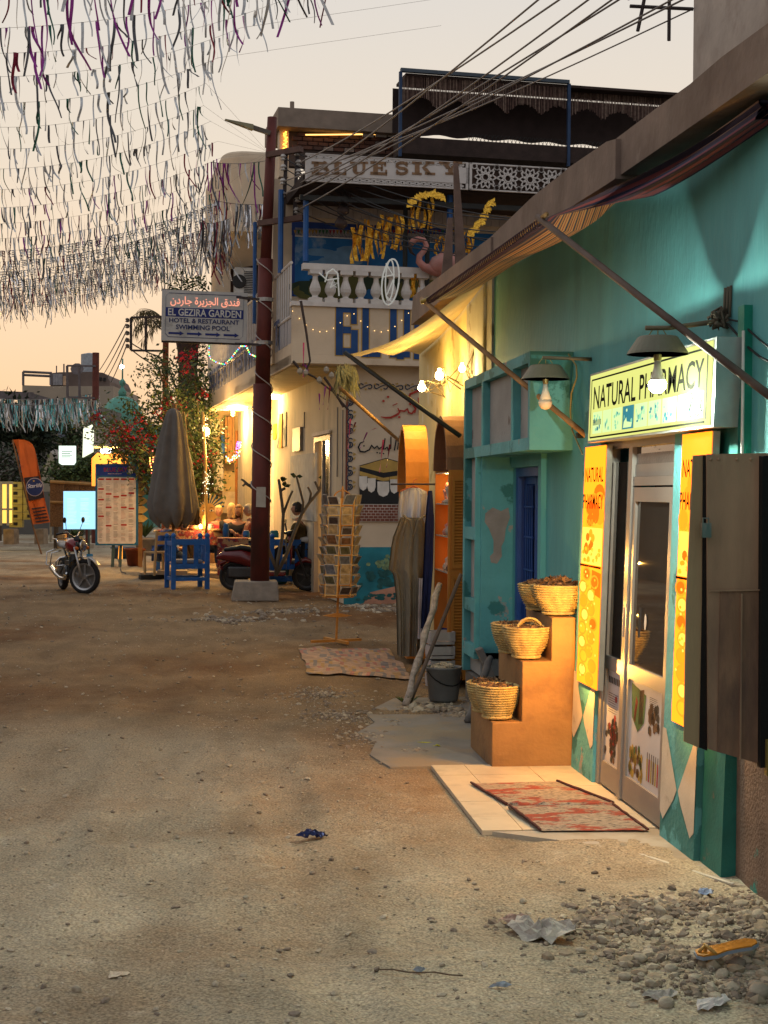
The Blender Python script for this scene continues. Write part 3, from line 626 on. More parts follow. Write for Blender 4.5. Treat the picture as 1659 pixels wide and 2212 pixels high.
hk=MB();q=onx(1262,940,XF+.02);hk.box(XF-.03,XF+.05,q.y-.02,q.y+.03,q.z-.02,q.z+.015);tag(hk.build('wall_bracket',mat('dark_iron',(.03,.03,.03),rough=.5)),'small dark iron bracket holding the awning pole to the teal wall','bracket')
SY=5.92
shm=mat('rusty_steel',(.34,.21,.125),rough=.65,metal=.0,var=.3,vs=2.5,bump=.15,bs=20,c2=(.2,.12,.08),ps=1.6,pt=.5,pw=.2,spec=.4,stretch=(2,2,.7))
sh=thing('steel_shutter','brown steel shutter leaf folded open at the right edge','shutter',(2.0,SY,.3))
Q=lambda u,v:ony(u,v,SY)
def plate(us,th=.012,yo=0.0,mi=0,name='shutter_panel',mt=None):
 b=MB();p=[ony(u,v,SY+yo)for u,v in us];n=len(p)
 b.add(p+[x+V((0,th,0))for x in p],[tuple(range(n)),tuple(reversed(range(n,2*n)))]+[((i+1)%n,i,i+n,(i+1)%n+n)for i in range(n)])
 return b.build(name,mt or shm,sh)
plate([(1527,981),(1700,978),(1700,1010),(1690,1660),(1640,1650),(1530,1618)],yo=.0)
plate([(1498,984),(1524,982),(1521,1300),(1512,1616),(1478,1602),(1483,1300)],yo=.03,name='shutter_flange',mt=mat('olive_steel',(.36,.26,.14),rough=.6,metal=.0,var=.2,vs=2,stretch=(2,2,.5)))
gpm=mat('black_gap',(.008,.007,.006))
plate([(1519,983),(1530,983),(1531,1200),(1528,1622),(1511,1615),(1517,1300)],yo=.02,th=.005,name='hinge_gap',mt=gpm)
lk=MB();c=Q(1519,1145);lk.tube([c+V((-.012,-.03,.03)),c+V((-.012,-.03,.05)),c+V((.012,-.03,.05)),c+V((.012,-.03,.03))],.004,5);lk.box(c.x-.02,c.x+.02,c.y-.045,c.y-.02,c.z-.03,c.z+.03);lk.build('padlock',mat('dark_chrome',(.3,.28,.25),rough=.3,metal=1),sh)
rv=MB()
for u in(1535,1552,1592,1622):
 c=Q(u,992);rv.lathe([(.007,0),(.006,.006),(.001,.009)],(c.x,c.y,c.z),7,axis=Matrix.Rotation(R(90),3,'X'))
rv.build('rivets',shm,sh,kind='stuff')
plate([(1556,1278),(1642,1276),(1640,1648),(1549,1624)],yo=-.006,th=.004,name='lower_sheet',mt=mat('rusty_steel_dark',(.24,.135,.08),rough=.7,var=.35,vs=3,bump=.2,bs=20,c2=(.14,.08,.055),ps=2.5,pt=.5,pw=.15,stretch=(2,2,.6)))
dn=MB()
for(ua,va,ub,vb)in((1530,1276,1644,1274),(1600,1282,1597,1640)):dn.beam(Q(ua,va)+V((0,-.011,0)),Q(ub,vb)+V((0,-.011,0)),.006,.008,upv=(0,1,0))
dn.build('seam',shm,sh,kind='stuff')
fr=MB();p0=Q(1652,985);p1=Q(1648,1655);fr.beam(p0+V((0,-.02,0)),p1+V((0,-.02,0)),.05,.04,upv=(0,1,0));fr.build('shutter_frame',gpm,sh)
lt=MB();c=Q(1655,1655);lt.box(c.x-.02,c.x+.03,c.y-.06,c.y-.03,c.z-.03,c.z+.12);lt.build('latch',mat('brass_old',(.3,.22,.06),rough=.4,metal=.5),sh)
# ==== STEPPED STAND AND BASKETS
SYf,SYb=9.25,10.05
stm=mat('brown_stand',(.29,.15,.055),rough=.65,var=.2,vs=3,bump=.25,bs=30,c2=(.18,.09,.04),ps=2.4,pt=.5,pw=.15)
sx=[ony(u,1600,SYf).x for u in(1063,1127,1190)]+[XF-.07]
sz=[ony(1095,1561,SYf).z,ony(1160,1430,SYf).z,ony(1220,1335,SYf).z]
sd=thing('basket_stand','brown stepped display stand against the teal wall holding palm baskets','stand',(sx[0],SYf,0))
b=MB();b.prism([(sx[0],0),(sx[3],0),(sx[3],sz[2]),(sx[2],sz[2]),(sx[2],sz[1]),(sx[1],sz[1]),(sx[1],sz[0]),(sx[0],sz[0])],(0,SYf,.003),(1,0,0),(0,0,1),(0,SYb-SYf,0))
outline_bevel(b.build('stand_body',stm,sd),.006)
straw=mat('basket_straw',(.56,.41,.17),rough=.8,var=.25,vs=30,bump=.8,bs=160,c2=(.38,.26,.11),ps=12,pt=.55,pw=.1,stretch=(1,1,.5))
herb=mat('dried_herbs',(.09,.05,.028),rough=.9,var=.5,vs=30);herb2=mat('dried_petals',(.2,.11,.05),rough=.9,var=.5,vs=30);blk=mat('black_bag',(.02,.018,.017),rough=.4)
def basket(rt_,rb,h,rings,label,fill,seed,handle=False):
 t=thing('palm_basket',label,'basket',(0,0,0),'palm baskets on the stepped stand');rg=random.Random(seed)
 prof=[(rb*.98,0),(rb*1.03,.012),(rb*.95,.02)]
 z0=.022;dz_=(h-z0)/rings
 for i in range(rings):
  f=(i+.5)/rings;r=rb*.93+(rt_-rb*.93)*(math.sin(f*math.pi/2)**.85)
  zc=z0+dz_*i
  prof+=[(r-.009,zc),(r+.002,zc+dz_*.2),(r+.007,zc+dz_*.5),(r+.002,zc+dz_*.8)]
 prof+=[(rt_-.004,h),(rt_-.016,h-.004),(rt_*.8,h*.55),(.001,h*.45)]
 m=MB();m.lathe([(r_*1.10,z_)for r_,z_ in prof],(0,0,0),40,wob=.022);m.build('basket_wall',straw,t,smooth=True)
 ft=MB();ft.lathe([(rb*1.02,0),(rb*1.08,.006),(rb*1.06,.018),(rb*.96,.024)],(0,0,0),30,wob=.04);ft.build('basket_foot',straw,t,smooth=True)
 if handle:
  hh=MB();hh.tube([(rt_*.6*math.cos(a)+.02,-.02+.1*rt_,h*.8+rt_*.65*math.sin(a))for a in[math.pi*i/10 for i in range(11)]],.009,7);hh.tube([(rt_*.52*math.cos(a)+.02,.0+.1*rt_,h*.8+rt_*.56*math.sin(a))for a in[math.pi*i/10 for i in range(11)]],.009,7);hh.build('basket_handle',straw,t,smooth=True)
 c=MB();c.lathe([(rt_*.9,h-.03),(rt_*.6,h-.01+.02*fill),(.001,h+.03*fill)],(0,0,0),12)
 for i in range(150):
  a=rg.random()*6.28;q=rt_*.88*rg.random()**.5;z=h-.02+.06*fill*(1-(q/rt_)**2)+rg.uniform(-.01,.015)
  p=V((q*math.cos(a),q*math.sin(a),z));dirv=V((rg.gauss(0,1),rg.gauss(0,1),rg.gauss(0,.5))).normalized();s2=dirv.orthogonal().normalized();l=rg.uniform(.012,.03)
  c.add([p-dirv*l,p+s2*l*.5+V((0,0,.004)),p+dirv*l,p-s2*l*.5],[(0,1,2,3)],rg.choice([0,1,0]))
 c.build('dried_herbs',[herb,herb2],t,kind='stuff');return t
def at_step(u,v_top,y,zstep,rt_,*a,**k):
 x=ony(u,v_top,y).x;t=basket(rt_,*a,**k);move(t,(x,y,zstep+.012));return t
at_step(1207,1270,SYf+.17,sz[2],.16,.10,.195,11,'big palm basket of dark dried herbs on the top step, nearest the lit panel',1.0,1)
at_step(1168,1262,SYf+.52,sz[2],.14,.09,.18,10,'palm basket behind the big herb basket on the top step',.6,2)
at_step(1137,1365,SYf+.16,sz[1],.142,.088,.205,11,'palm basket with a looped handle at the front of the middle step',.1,3,handle=True)
at_step(1108,1355,SYf+.46,sz[1],.135,.088,.2,11,'palm basket at the back of the middle step',.2,4)
at_step(1074,1492,SYf+.14,sz[0],.128,.09,.215,12,'round palm basket with a black bag at the front of the bottom step',.1,5)
at_step(1052,1486,SYf+.42,sz[0],.125,.088,.2,11,'palm basket at the back of the bottom step, next to the grey bucket',.4,6)
# ==== RUGS ON THE TILES
rugm=mat('rug_worn',(.35,.28,.21),rough=.95,var=.35,vs=26,bump=.6,bs=120,c2=(.33,.065,.04),ps=3.6,pt=.5,pw=.05,stretch=(1,2.4,1),c3=(.1,.08,.07),p3=30,t3=.56)
rede=mat('rug_edge',(.085,.03,.025),rough=.95,var=.4,vs=20,bump=.5)
def rug(cs,label,seed,fold=None):
 t=thing('rug',label,'rug',cs[0]);rg=random.Random(seed)
 def fn(i,j):
  p=V(cs[0]).lerp(V(cs[1]),i).lerp(V(cs[3]).lerp(V(cs[2]),i),j);p.z+=.006+.005*noise.noise(V((p.x*5,p.y*5,seed)));return p
 b=MB();b.grid(fn,24,16);k=len(b.v)
 b.build('rug_pile',rugm,t,smooth=True)
 for j in(0,1):
  e=MB();e.tube([fn(i/14,j)+V((0,0,.004+.003*rg.random()))for i in range(15)],[.006+.003*rg.random()for _ in range(15)],6);e.build('rug_border',rede,t,smooth=True)
 return t
Z=.017
def gz(u,v,z=Z):return onz(u,v,z)
rug([gz(1017,1694),gz(1094,1740),gz(1325,1738),gz(1203,1690)],'worn red and grey rug half under the other on the doorstep tiles, farther from us',3)
rug([gz(1100,1742,Z+.02),gz(1168,1797),gz(1400,1796),gz(1322,1740,Z+.02)],'worn red and grey rug with a rolled edge, nearer half of the doorstep',9)
e=MB();e.tube([gz(1098+(1322-1098)*i/12,1741,.035)+V((0,0,.006*math.sin(i*2.1)))for i in range(13)],[.019+.005*math.sin(i*1.7)for i in range(13)],8)
tag(e.build('rug_roll',rugm,smooth=True),'rolled-up rug edge lying between the two doorstep rugs','rug')
# ==== AWNINGS AND POLES OVER THE WALL
O1,O2=onx(925,648,1.66),onx(1172,474,1.80)
W1,W2,GP=onx(1052,600,XF+.0),onx(1330,436,XF),onx(1655,236,XF-.02)
cols=['navy','wine','cream','orange','tan']
aw=mat('awning_stripes',(.33,.2,.1),rough=.9,var=.1,bump=.2)
def stripes(m,seq,scale,axis_='X'):
 nt=m.node_tree;N=nt.nodes.new;L=nt.links.new;p=nt.nodes['Principled BSDF']
 uv=N('ShaderNodeUVMap');sp=N('ShaderNodeSeparateXYZ');L(uv.outputs[0],sp.inputs[0])
 mu=N('ShaderNodeMath');mu.operation='MULTIPLY';mu.inputs[1].default_value=scale;L(sp.outputs[0 if axis_=='X' else 1],mu.inputs[0])
 fr=N('ShaderNodeMath');fr.operation='FRACT';L(mu.outputs[0],fr.inputs[0])
 r=ramp(nt.nodes,seq);r.color_ramp.interpolation='CONSTANT';L(fr.outputs[0],r.inputs[0]);L(r.outputs[0],p.inputs['Base Color'])
stripes(aw,[(0,(.34,.18,.07)),(.2,(.03,.02,.05)),(.3,(.4,.23,.1)),(.5,(.2,.04,.05)),(.6,(.42,.25,.1)),(.8,(.02,.03,.07))],9,'Y')
aw.node_tree.nodes['Principled BSDF'].inputs['Subsurface Weight'].default_value=0
def awfn(s,t):
 if s<=.55:
  k=s/.55;o_=O1.lerp(O2,k);w_=W1.lerp(W2,k);p=o_.lerp(w_,t)
  p.z-=.10*4*t*(1-t)*(.6+.4*k);p.z-=.05*math.sin(k*9)*t*(1-t)
 else:
  k=(s-.55)/.45;kk=k**.7;sp=.07+.93*(1-k)**1.9
  c=(O2.lerp(W2,.6)).lerp(GP,k);c.z-=.05*math.sin(k*math.pi)
  q=O2.lerp(W2,t)-O2.lerp(W2,.6);p=c+q*sp+V((.04*math.sin(t*22),0,.045*math.cos(t*17)))*min(1,k*3)
 return p
b=MB();nu,nv=46,40;b.grid(awfn,nu,nv)
ao=b.build('awning',aw,smooth=True)
uvl=ao.data.uv_layers.new(name='UVMap')
for pl_ in ao.data.polygons:
 for li in pl_.loop_indices:
  vi=ao.data.loops[li].vertex_index;uvl.data[li].uv=(vi//(nv+1)/nu,(vi%(nv+1))/nv)
aw2=mat('awning_dark_stripes',(.1,.05,.05));stripes(aw2,[(0,(.035,.03,.06)),(.25,(.16,.045,.06)),(.42,(.02,.025,.06)),(.62,(.2,.11,.07)),(.74,(.03,.02,.04))],6,'Y');ao.data.materials.append(aw2)
for pl_ in ao.data.polygons:pl_.material_index=1 if uvl.data[pl_.loop_start].uv[0]>.56 or uvl.data[pl_.loop_start].uv[1]<.14 else 0
tag(ao,'striped cloth awning stretched then bunched up along the teal wall','awning')
fg=MB();rg=random.Random(2)
for i in range(70):
 s=i/70*.55;p=awfn(s,0);q=awfn(min(.55,s+.008),.02)
 fg.tube([p+V((0,0,.012)),p+V((-.022,.0,.002)),p+V((-.012,0,-.035)),q+V((.03,0,-.01))],.006,4)
fo=fg.build('lacing',mat('dark_cord',(.05,.025,.03),rough=.9),ao)
fo.location=V((0,0,0));
pole_m=mat('bamboo_pole',(.27,.15,.06),rough=.7,var=.3,vs=8,bump=.2,c2=(.12,.06,.03),ps=6,pt=.6);dpole=mat('dark_pole',(.045,.03,.022),rough=.6,var=.3)
def pole(name,p,q,r,m_,label,group='awning poles'):
 b=MB();b.tube([p,V(p).lerp(V(q),.5)+V((0,0,-.004)),q],r,8);return tag(b.build(name,m_,smooth=True),label,'pole',group)
e1=onx(1268,942,XF-.02);pole('awning_pole',O1+V((-.04,.1,.02)),e1,.019,pole_m,'light wooden pole propping the far corner of the striped awning')
d2=(O2-V((XF-.02,0,0)));e2=onx(1690,876,XF-.03);pole('awning_pole',O2+V((-.02,.04,.02)),e2,.019,mat('grey_pole',(.09,.06,.045),rough=.7,var=.3),'long dark wooden pole crossing in front of the pharmacy sign')
ob_=MB();ob_.tube([O1+V((0,.1,.0)),O1.lerp(O2,.5)+V((0,0,-.02)),O2+V((0,-.1,.01))],.014,7);tag(ob_.build('awning_rail',pole_m,smooth=True),'thin rail along the outer edge of the striped awning','rail')
eb=MB();eb.tube([O1+V((-.06,.0,-.02)),O1+V((.05,0,.03))],.018,7);tag(eb.build('pole_clamp',mat('brass_old',(.3,.22,.06)),smooth=True),'short crosspiece clamp at the tip of the light wooden pole','clamp')
Ya,Yb=onx(752,768,1.15),onx(1040,612,XF)
canv=mat('canvas_yellow',(.5,.36,.16),rough=.85,var=.12,vs=3,bump=.2,bs=20,c2=(.35,.25,.13),ps=1.5,pt=.55,pw=.2)
def canv_f():
 nt=canv.node_tree;N=nt.nodes.new;L=nt.links.new;p=nt.nodes['Principled BSDF']
 tr=N('ShaderNodeBsdfTranslucent');tr.inputs[0].default_value=(.6,.42,.15,1);mx=N('ShaderNodeMixShader');mx.inputs[0].default_value=.35
 L(p.outputs[0],mx.inputs[1]);L(tr.outputs[0],mx.inputs[2]);L(mx.outputs[0],nt.nodes['Material Output'].inputs[0])
canv_f()
Yn=onx(1030,625,XF);Yf0=V((1.15,Ya.y,Ya.z));Yo2=onx(1010,640,2.0)
corners=[onx(752,766,1.2),onx(906,762,XF-.02),onx(1046,612,XF-.02),onx(1003,628,2.0)]
def yfn(i,j):
 p=corners[0].lerp(corners[3],i).lerp(corners[1].lerp(corners[2],i),j)
 p.z-=.10*math.sin(math.pi*i)*(.5+.5*(1-j))+.02*math.sin(j*14)*(1-i);return p
b=MB();b.grid(yfn,26,14);tag(b.build('awning',canv,smooth=True),'sagging yellow canvas awning lit from below over the next shop','awning')
pole('awning_pole',corners[0]+V((-.03,.02,.02)),onx(994,942,XF-.2),.022,mat('black_iron',(.02,.022,.02),rough=.5),'black iron pole holding the yellow canvas awning')
pole('awning_pole',onx(735,838,1.1),onx(862,952,XF-.25),.018,pole_m,'thin wooden pole in front of the painted mural')
# ==== YELLOW SHOP (next building)
yw=mat('yellow_wall',(.56,.46,.23),rough=.85,var=.12,vs=2,bump=.2,bs=20,c2=(.38,.28,.12),ps=2.2,pt=.6,pw=.04,c3=(.6,.55,.4),p3=1.2,t3=.58)
ys_=thing('yellow_shop','yellow-washed shop building beyond the teal wall, with arched cabinets in front','building',(XF,13.1,0))
yE=onx(905,850,XF).y;hT=onx(1060,520,2.22).z
MB().box(XF+.0,6.0,13.03,yE,0,3.95).build('wall',yw,ys_)
MB().box(XF-.03,6.2,13.06,yE+.1,3.951,4.0).build('roof',rf,ys_)
pa=MB();T=[onx(1060,512,2.2),onx(892,640,2.2)];B_=[onx(1060,560,2.2),onx(888,702,2.2)]
pa.hexa([B_[0],B_[1],B_[1]+V((.3,0,0)),B_[0]+V((.3,0,0)),T[0],T[1],T[1]+V((.3,0,0)),T[0]+V((.3,0,0))]);pa.build('parapet',brown,ys_)
sc_=MB();a=onx(1010,700,XF-.01);sc_.box(XF-.004,XF+.01,13.05,onx(1008,800,XF).y,1.6,3.9);sc_.build('pale_edge',pale,ys_)
for i,(u,v,yy,lab)in enumerate(((911,838,15.2,'glowing bare bulb on the yellow wall, the leftmost of three'),(949,812,14.2,'glowing bare bulb on the yellow wall, the middle of three'),(998,797,13.45,'smaller glowing bulb on a bracket, the rightmost of three on the yellow wall'))):
 p=ony(u,v,yy);t=thing('wall_bulb',lab,'bulb',(p.x,p.y,p.z-.05),'bare bulbs on the yellow wall')
 g_=MB();r=.04 if i<2 else .03;g_.lathe([(.0001,-r),(r*.7,-r*.7),(r,0),(r*.8,r*.7),(r*.4,r*1.2),(r*.35,r*1.8)],p,14);g_.build('bulb',emi('bulb_warm',(1,.72,.3),60),t,smooth=True)
 a_=MB();rgb=random.Random(i)
 for k in range(5):
  pts=[p+V((.0,0,.05)),p+V((rgb.uniform(.02,.1),rgb.uniform(-.1,.1),rgb.uniform(-.12,.1))),p+V((rgb.uniform(.05,.2),rgb.uniform(-.1,.1),rgb.uniform(-.15,.12))),V((XF,p.y+rgb.uniform(-.2,.2),p.z+rgb.uniform(-.2,.2)))]
  a_.tube(pts,.006,4)
 a_.build('wiring',mat('old_iron',(.16,.13,.08)),t)
 point_light('bulb_light',p-V((.05,.05,.0)),(26,22,10)[i],(1,.66,.2),t,.04)
orm=mat('orange_wood',(.46,.17,.025),rough=.6,var=.15,vs=6,bump=.12,bs=30,stretch=(1,1,.3));orm2=mat('brown_wood',(.19,.09,.045),rough=.7,var=.2,vs=6,bump=.2,stretch=(1,1,.3));inr=emi('cabinet_glow',(1,.3,.05),.75,base=(.6,.25,.08))
def cabinet(x0,y0,y1,zs,ztop,label,skin,goods,seed):
 x1=x0+.22;t=thing('arched_cabinet',label,'cabinet',(x0,y0,0),'arched orange display cabinets')
 m=MB();m.box(x0,x1,y0,y0+.03,.12,zs);m.box(x0,x1,y1-.03,y1,.12,zs);m.box(x1-.02,x1,y0+.03,y1-.03,.12,zs);m.box(x0,x1,y0,y1,.06,.12);m.build('carcass',orm,t)
 cy=(y0+y1)/2;ry=(y1-y0)/2;rz=ztop-zs;n=14;a_=MB()
 for i in range(n):
  a,b2=math.pi*i/n,math.pi*(i+1)/n
  pts=[]
  for(an,rr)in((a,1),(b2,1),(b2,.93),(a,.93)):pts.append((cy-ry*rr*math.cos(an),zs+rz*rr*math.sin(an)))
  a_.hexa([(x0-.02,*pts[0]),(x0-.02,*pts[3]),(x1,*pts[3]),(x1,*pts[0]),(x0-.02,*pts[1]),(x0-.02,*pts[2]),(x1,*pts[2]),(x1,*pts[1])])
 a_.build('arch',skin,t)
 bk=MB();bk.prism([(cy-ry*.95,zs-.02),(cy+ry*.95,zs-.02)]+[(cy+ry*.95*math.cos(math.pi*i/12),zs+rz*.95*math.sin(math.pi*i/12))for i in range(1,12)],(x1-.015,0,0),(0,1,0),(0,0,1),(.01,0,0));bk.build('arch_back',mat('arch_dark',(.12,.035,.012),rough=.7),t)
 MB().box(x1-.03,x1-.021,y0+.03,y1-.03,zs-1.0,zs-.02).build('lit_back',inr,t)
 for zz in(zs-.03,zs-.32,zs-.62,zs-.95):
  MB().box(x0+.005,x1-.03,y0+.03,y1-.03,zz,zz+.012).build('shelf',mat('glass_shelf',(.4,.38,.3),rough=.2),t)
 for(za,zb)in((.2,1.02),(1.08,zs-.06)):
  f=MB();f.box(x0+.03,x0+.055,y0-.018,y0-.001,za,zb);f.box(x1-.04,x1-.015,y0-.018,y0-.001,za,zb);f.box(x0+.055,x1-.04,y0-.018,y0-.001,za,za+.04);f.box(x0+.055,x1-.04,y0-.018,y0-.001,zb-.04,zb);f.build('side_frame',orm,t)
  sl=MB();k=int((zb-za-.08)/.028)
  for i in range(k):z=za+.045+i*.028;sl.hexa([(x0+.056,y0-.002,z+.012),(x0+.056,y0-.016,z),(x1-.041,y0-.016,z),(x1-.041,y0-.002,z+.012),(x0+.056,y0-.002,z+.016),(x0+.056,y0-.016,z+.004),(x1-.041,y0-.016,z+.004),(x1-.041,y0-.002,z+.016)])
  sl.build('louvres',orm,t,kind='stuff')
 point_light('cabinet_light',(x0+.06,(y0+y1)/2,zs-.05),2.2,(1,.6,.2),t,.03)
 return t
rgc=random.Random(3)
c1x=ony(880,1200,15.0).x;z915=ony(900,915,15.0).z;zsp=ony(900,1062,15.0).z
cabinet(c1x,15.0,15.75,zsp,z915,'far arched cabinet with a bright orange rounded top, behind the hanging robes',orm,0,1)
c2x=ony(968,1200,13.25).x;z895=ony(985,893,13.25).z;zsp2=ony(985,1015,13.25).z
cabinet(c2x,13.25,14.1,zsp2,z895,'near arched cabinet with a brown rounded top and lit shelves beside the niche rack',orm2,1,2)
cream_f=mat('figurine_stone',(.42,.36,.28),rough=.6,bump=.2)
def figurine(p,h,m_,label,kind):
 b=MB()
 if kind==0:b.lathe([(h*.25,0),(h*.28,h*.08),(h*.12,h*.2),(h*.2,h*.5),(h*.22,h*.62),(h*.08,h*.72),(h*.13,h*.85),(h*.1,h*.97),(.001,h)],p,12,wob=.12)
 elif kind==1:b.lathe([(h*.3,0),(h*.42,h*.25),(h*.3,h*.5),(h*.18,h*.6),(h*.26,h*.8),(.001,h)],p,10,wob=.15)
 else:b.lathe([(h*.35,0),(h*.4,h*.3),(h*.22,h*.7),(h*.26,h*.76),(.001,h)],p,4)
 return tag(b.build('figurine',m_,smooth=(kind!=2)),label,'figurine','souvenir figures on the lit cabinet shelves')
xs0=c2x+.07
figurine((xs0,13.55,zsp2-.308),.24,cream_f,'pale standing figurine on the top lit shelf of the near cabinet',0)
figurine((xs0,13.75,zsp2-.308),.2,mat('figurine_pink',(.5,.2,.14),rough=.5),'pinkish figurine behind the pale one on the top lit shelf',0)
figurine((xs0,13.5,zsp2-.608),.17,cream_f,'squat pale figurine on the second cabinet shelf',1)
figurine((xs0,13.72,zsp2-.608),.12,mat('figurine_pink',(.5,.2,.14)),'small reddish figurine on the second cabinet shelf',1)
figurine((xs0,13.5,zsp2-.938),.12,mat('figurine_black',(.02,.02,.02),rough=.3),'small black figurine on the third cabinet shelf',2)
figurine((xs0,13.72,zsp2-.938),.13,cream_f,'small pale figurine beside the black one on the third cabinet shelf',1)
def robe(uvs,y,m_,name,label,folds=9,depth=.06,mats=None,trim=None):
 """uvs: list of (v, uL, uR) down the garment"""
 b=MB();rows=[]
 n=60
 K=len(uvs)
 def fn(i,j):
  f=i*(K-1);k=min(K-2,int(f));t=f-k;v=uvs[k][0]*(1-t)+uvs[k+1][0]*t;a=uvs[k][1]*(1-t)+uvs[k+1][1]*t;c=uvs[k][2]*(1-t)+uvs[k+1][2]*t
  dd=depth*(.4+.8*i)*(noise.noise(V((j*folds*.9,i*1.1,y)))*1.3+.5*noise.noise(V((j*folds*2.3,i*2.2,y+9))))
  return ony(a+(c-a)*j,v,y+dd)
 b.grid(fn,16,n)
 b.grid(lambda i,j:fn(i,1-j)+V((0,.10+.03*math.sin(j*9),0)),16,n)
 o=b.build(name,m_,smooth=True);return tag(o,label,'robe','clothes hung in front of the yellow shop')
olive=mat('olive_cotton',(.19,.165,.12),rough=.95,var=.12,bump=.3,bs=80)
robe([(1118,868,912),(1135,862,920),(1165,850,925),(1230,842,924),(1242,853,921),(1300,859,918),(1418,861,912)],14.3,olive,'robe','long olive-grey robe hanging in front of the far orange cabinet',6,.06)
ws=robe([(1054,885,905),(1062,868,922),(1090,863,926),(1120,862,922),(1140,872,915)],14.42,mat('white_blue_cotton',(.5,.5,.55),rough=.9,var=.15,vs=30,stretch=(8,1,.2),c2=(.12,.2,.45),ps=9,pt=.6,pw=.03),'robe','white shirt with blue stripes hanging above the olive robe',6,.05)
robe([(1060,928,934),(1120,922,938),(1220,918,936),(1360,912,925)],14.0,mat('navy_cotton',(.012,.02,.07),rough=.95),'robe','narrow navy blue garment between the two orange cabinets',3,.04)
robe([(1250,905,918),(1330,903,922),(1380,902,916)],14.15,mat('white_cotton',(.42,.38,.38),rough=.95),'robe','white cloth end hanging low beside the olive robe',3,.04)
cl=MB();q=ony(893,1118,14.22)
cl.tube([q+V((-.1,.02,.02)),q+V((-.03,-.02,-.03)),q+V((0,-.03,-.17)),q+V((.05,-.02,-.02)),q+V((.12,.02,.02))],.012,6);cl.build('collar',olive,None);tag(bpy.data.objects['collar'],'olive neckline of the long robe','collar')
hgm=MB();q=ony(893,1050,14.45);hgm.tube([q+V((-.12,0,-.05)),q,q+V((.12,0,-.05))],.01,6);hgm.tube([q,q+V((0,0,.05)),q+V((.03,0,.07))],.004,5);tag(hgm.build('hanger',mat('hanger_red',(.4,.1,.05))),'small hanger above the white shirt','hanger')
rl=MB();rl.tube([ony(845,1046,14.6),ony(940,1046,14.1)],.01,6);tag(rl.build('clothes_rail',dpole),'thin rail the clothes hang from, in front of the orange cabinets','rail')
bk=thing('bucket','grey plastic bucket full of rubble beside the teal column','bucket',(0,0,0))
m_=MB();m_.lathe([(.115,0),(.125,.02),(.15,.27),(.158,.275),(.158,.29),(.147,.29),(.143,.26),(.11,.03),(.001,.03)],(0,0,0),26);m_.build('bucket_body',mat('grey_plastic',(.13,.125,.12),rough=.5),bk,smooth=True)
m_=MB();m_.tube([(.16*math.cos(a),-.16*math.sin(a)*.9,.26-.12*math.sin(a))for a in[math.pi*i/10 for i in range(11)]],.005,5);m_.build('bucket_handle',mat('black_gap',(.01,.01,.01)),bk,smooth=True)
m_=MB()
for i in range(26):m_.rock((rnd.uniform(-.09,.09),rnd.uniform(-.09,.09),.26+rnd.uniform(0,.04)),rnd.uniform(.02,.045),rg=rnd)
m_.build('rubble',[stone,stone2],bk,kind='stuff')
q=gz(958,1516,0);move(bk,(q.x,q.y,.01),.4)
def stick(u0,v0,u1,v1,x1,r,m_,label,name='stick',wob=.0):
 p=onz(u0,v0,.01);q=ony(u1,v1,p.y+.5);q2=onx(u1,v1,x1)if x1 else q
 b=MB();n=9;b.tube([p.lerp(q2,i/n)+V((wob*math.sin(i*2.1),wob*math.cos(i*3.3),0))for i in range(n+1)],[r*(1+.25*math.sin(i*2.7))for i in range(n+1)]if wob else r,7)
 return tag(b.build(name,m_,smooth=True),label,'stick','poles leaning by the cabinets')
stick(885,1520,996,1240,2.06,.017,mat('old_stick',(.13,.09,.065),rough=.8,var=.3),'straight brown pole leaning against the teal niche column')
stick(876,1524,950,1262,2.0,.03,mat('wrapped_stick',(.34,.28,.23),rough=.9,var=.4,vs=20,bump=.6),'pole wrapped in pale torn paper leaning beside the brown pole','wrapped_pole',.01)
stick(1010,1560,1060,1420,2.18,.03,mat('plank_grey',(.17,.15,.13),rough=.9,var=.3),'grey plank leaning at the foot of the teal column','plank',.004)
tf=MB();c=onz(876,1522,0)
for i in range(16):
 a=i*2.4;l=rnd.uniform(.06,.16);d=V((math.cos(a),math.sin(a),rnd.uniform(.5,1.3))).normalized()*l;s=d.cross(V((0,0,1))).normalized()*.018;tf.add([c,c+d*.6+s,c+d,c+d*.6-s],[(0,1,2,3)])
tag(tf.build('weed',mat('weed_green',(.07,.11,.03))),'small green weed at the foot of the leaning poles','plant')
cr=thing('white_crate','stack of white slatted crates behind the grey bucket','crate',(0,0,0));c=onz(938,1490,0)
for i in range(4):
 b=MB();z=i*.13;b.box(-.11,.11,-.1,.1,z+.005,z+.03);b.box(-.115,.115,-.105,-.09,z+.04,z+.115);b.box(-.115,-.1,-.1,.1,z+.03,z+.12);b.box(.1,.115,-.1,.1,z+.03,z+.12);b.box(-.1,.1,.09,.1,z+.03,z+.12);b.build('crate_tier',mat('crate_white',(.38,.33,.31),rough=.7),cr)
move(cr,(c.x+.08,c.y+.2,0),.1)
bc=MB();c=onz(950,1470,0);bc.grid(lambda i,j:V((c.x+.22*j-.02,c.y-.05+.03*math.sin(j*11),.5-.15*i+.04*math.sin(j*7)*i)),8,14);tag(bc.build('blue_cloth',mat('navy_cloth',(.01,.02,.1)),smooth=True),'dark blue cloth draped over the white crates','cloth')
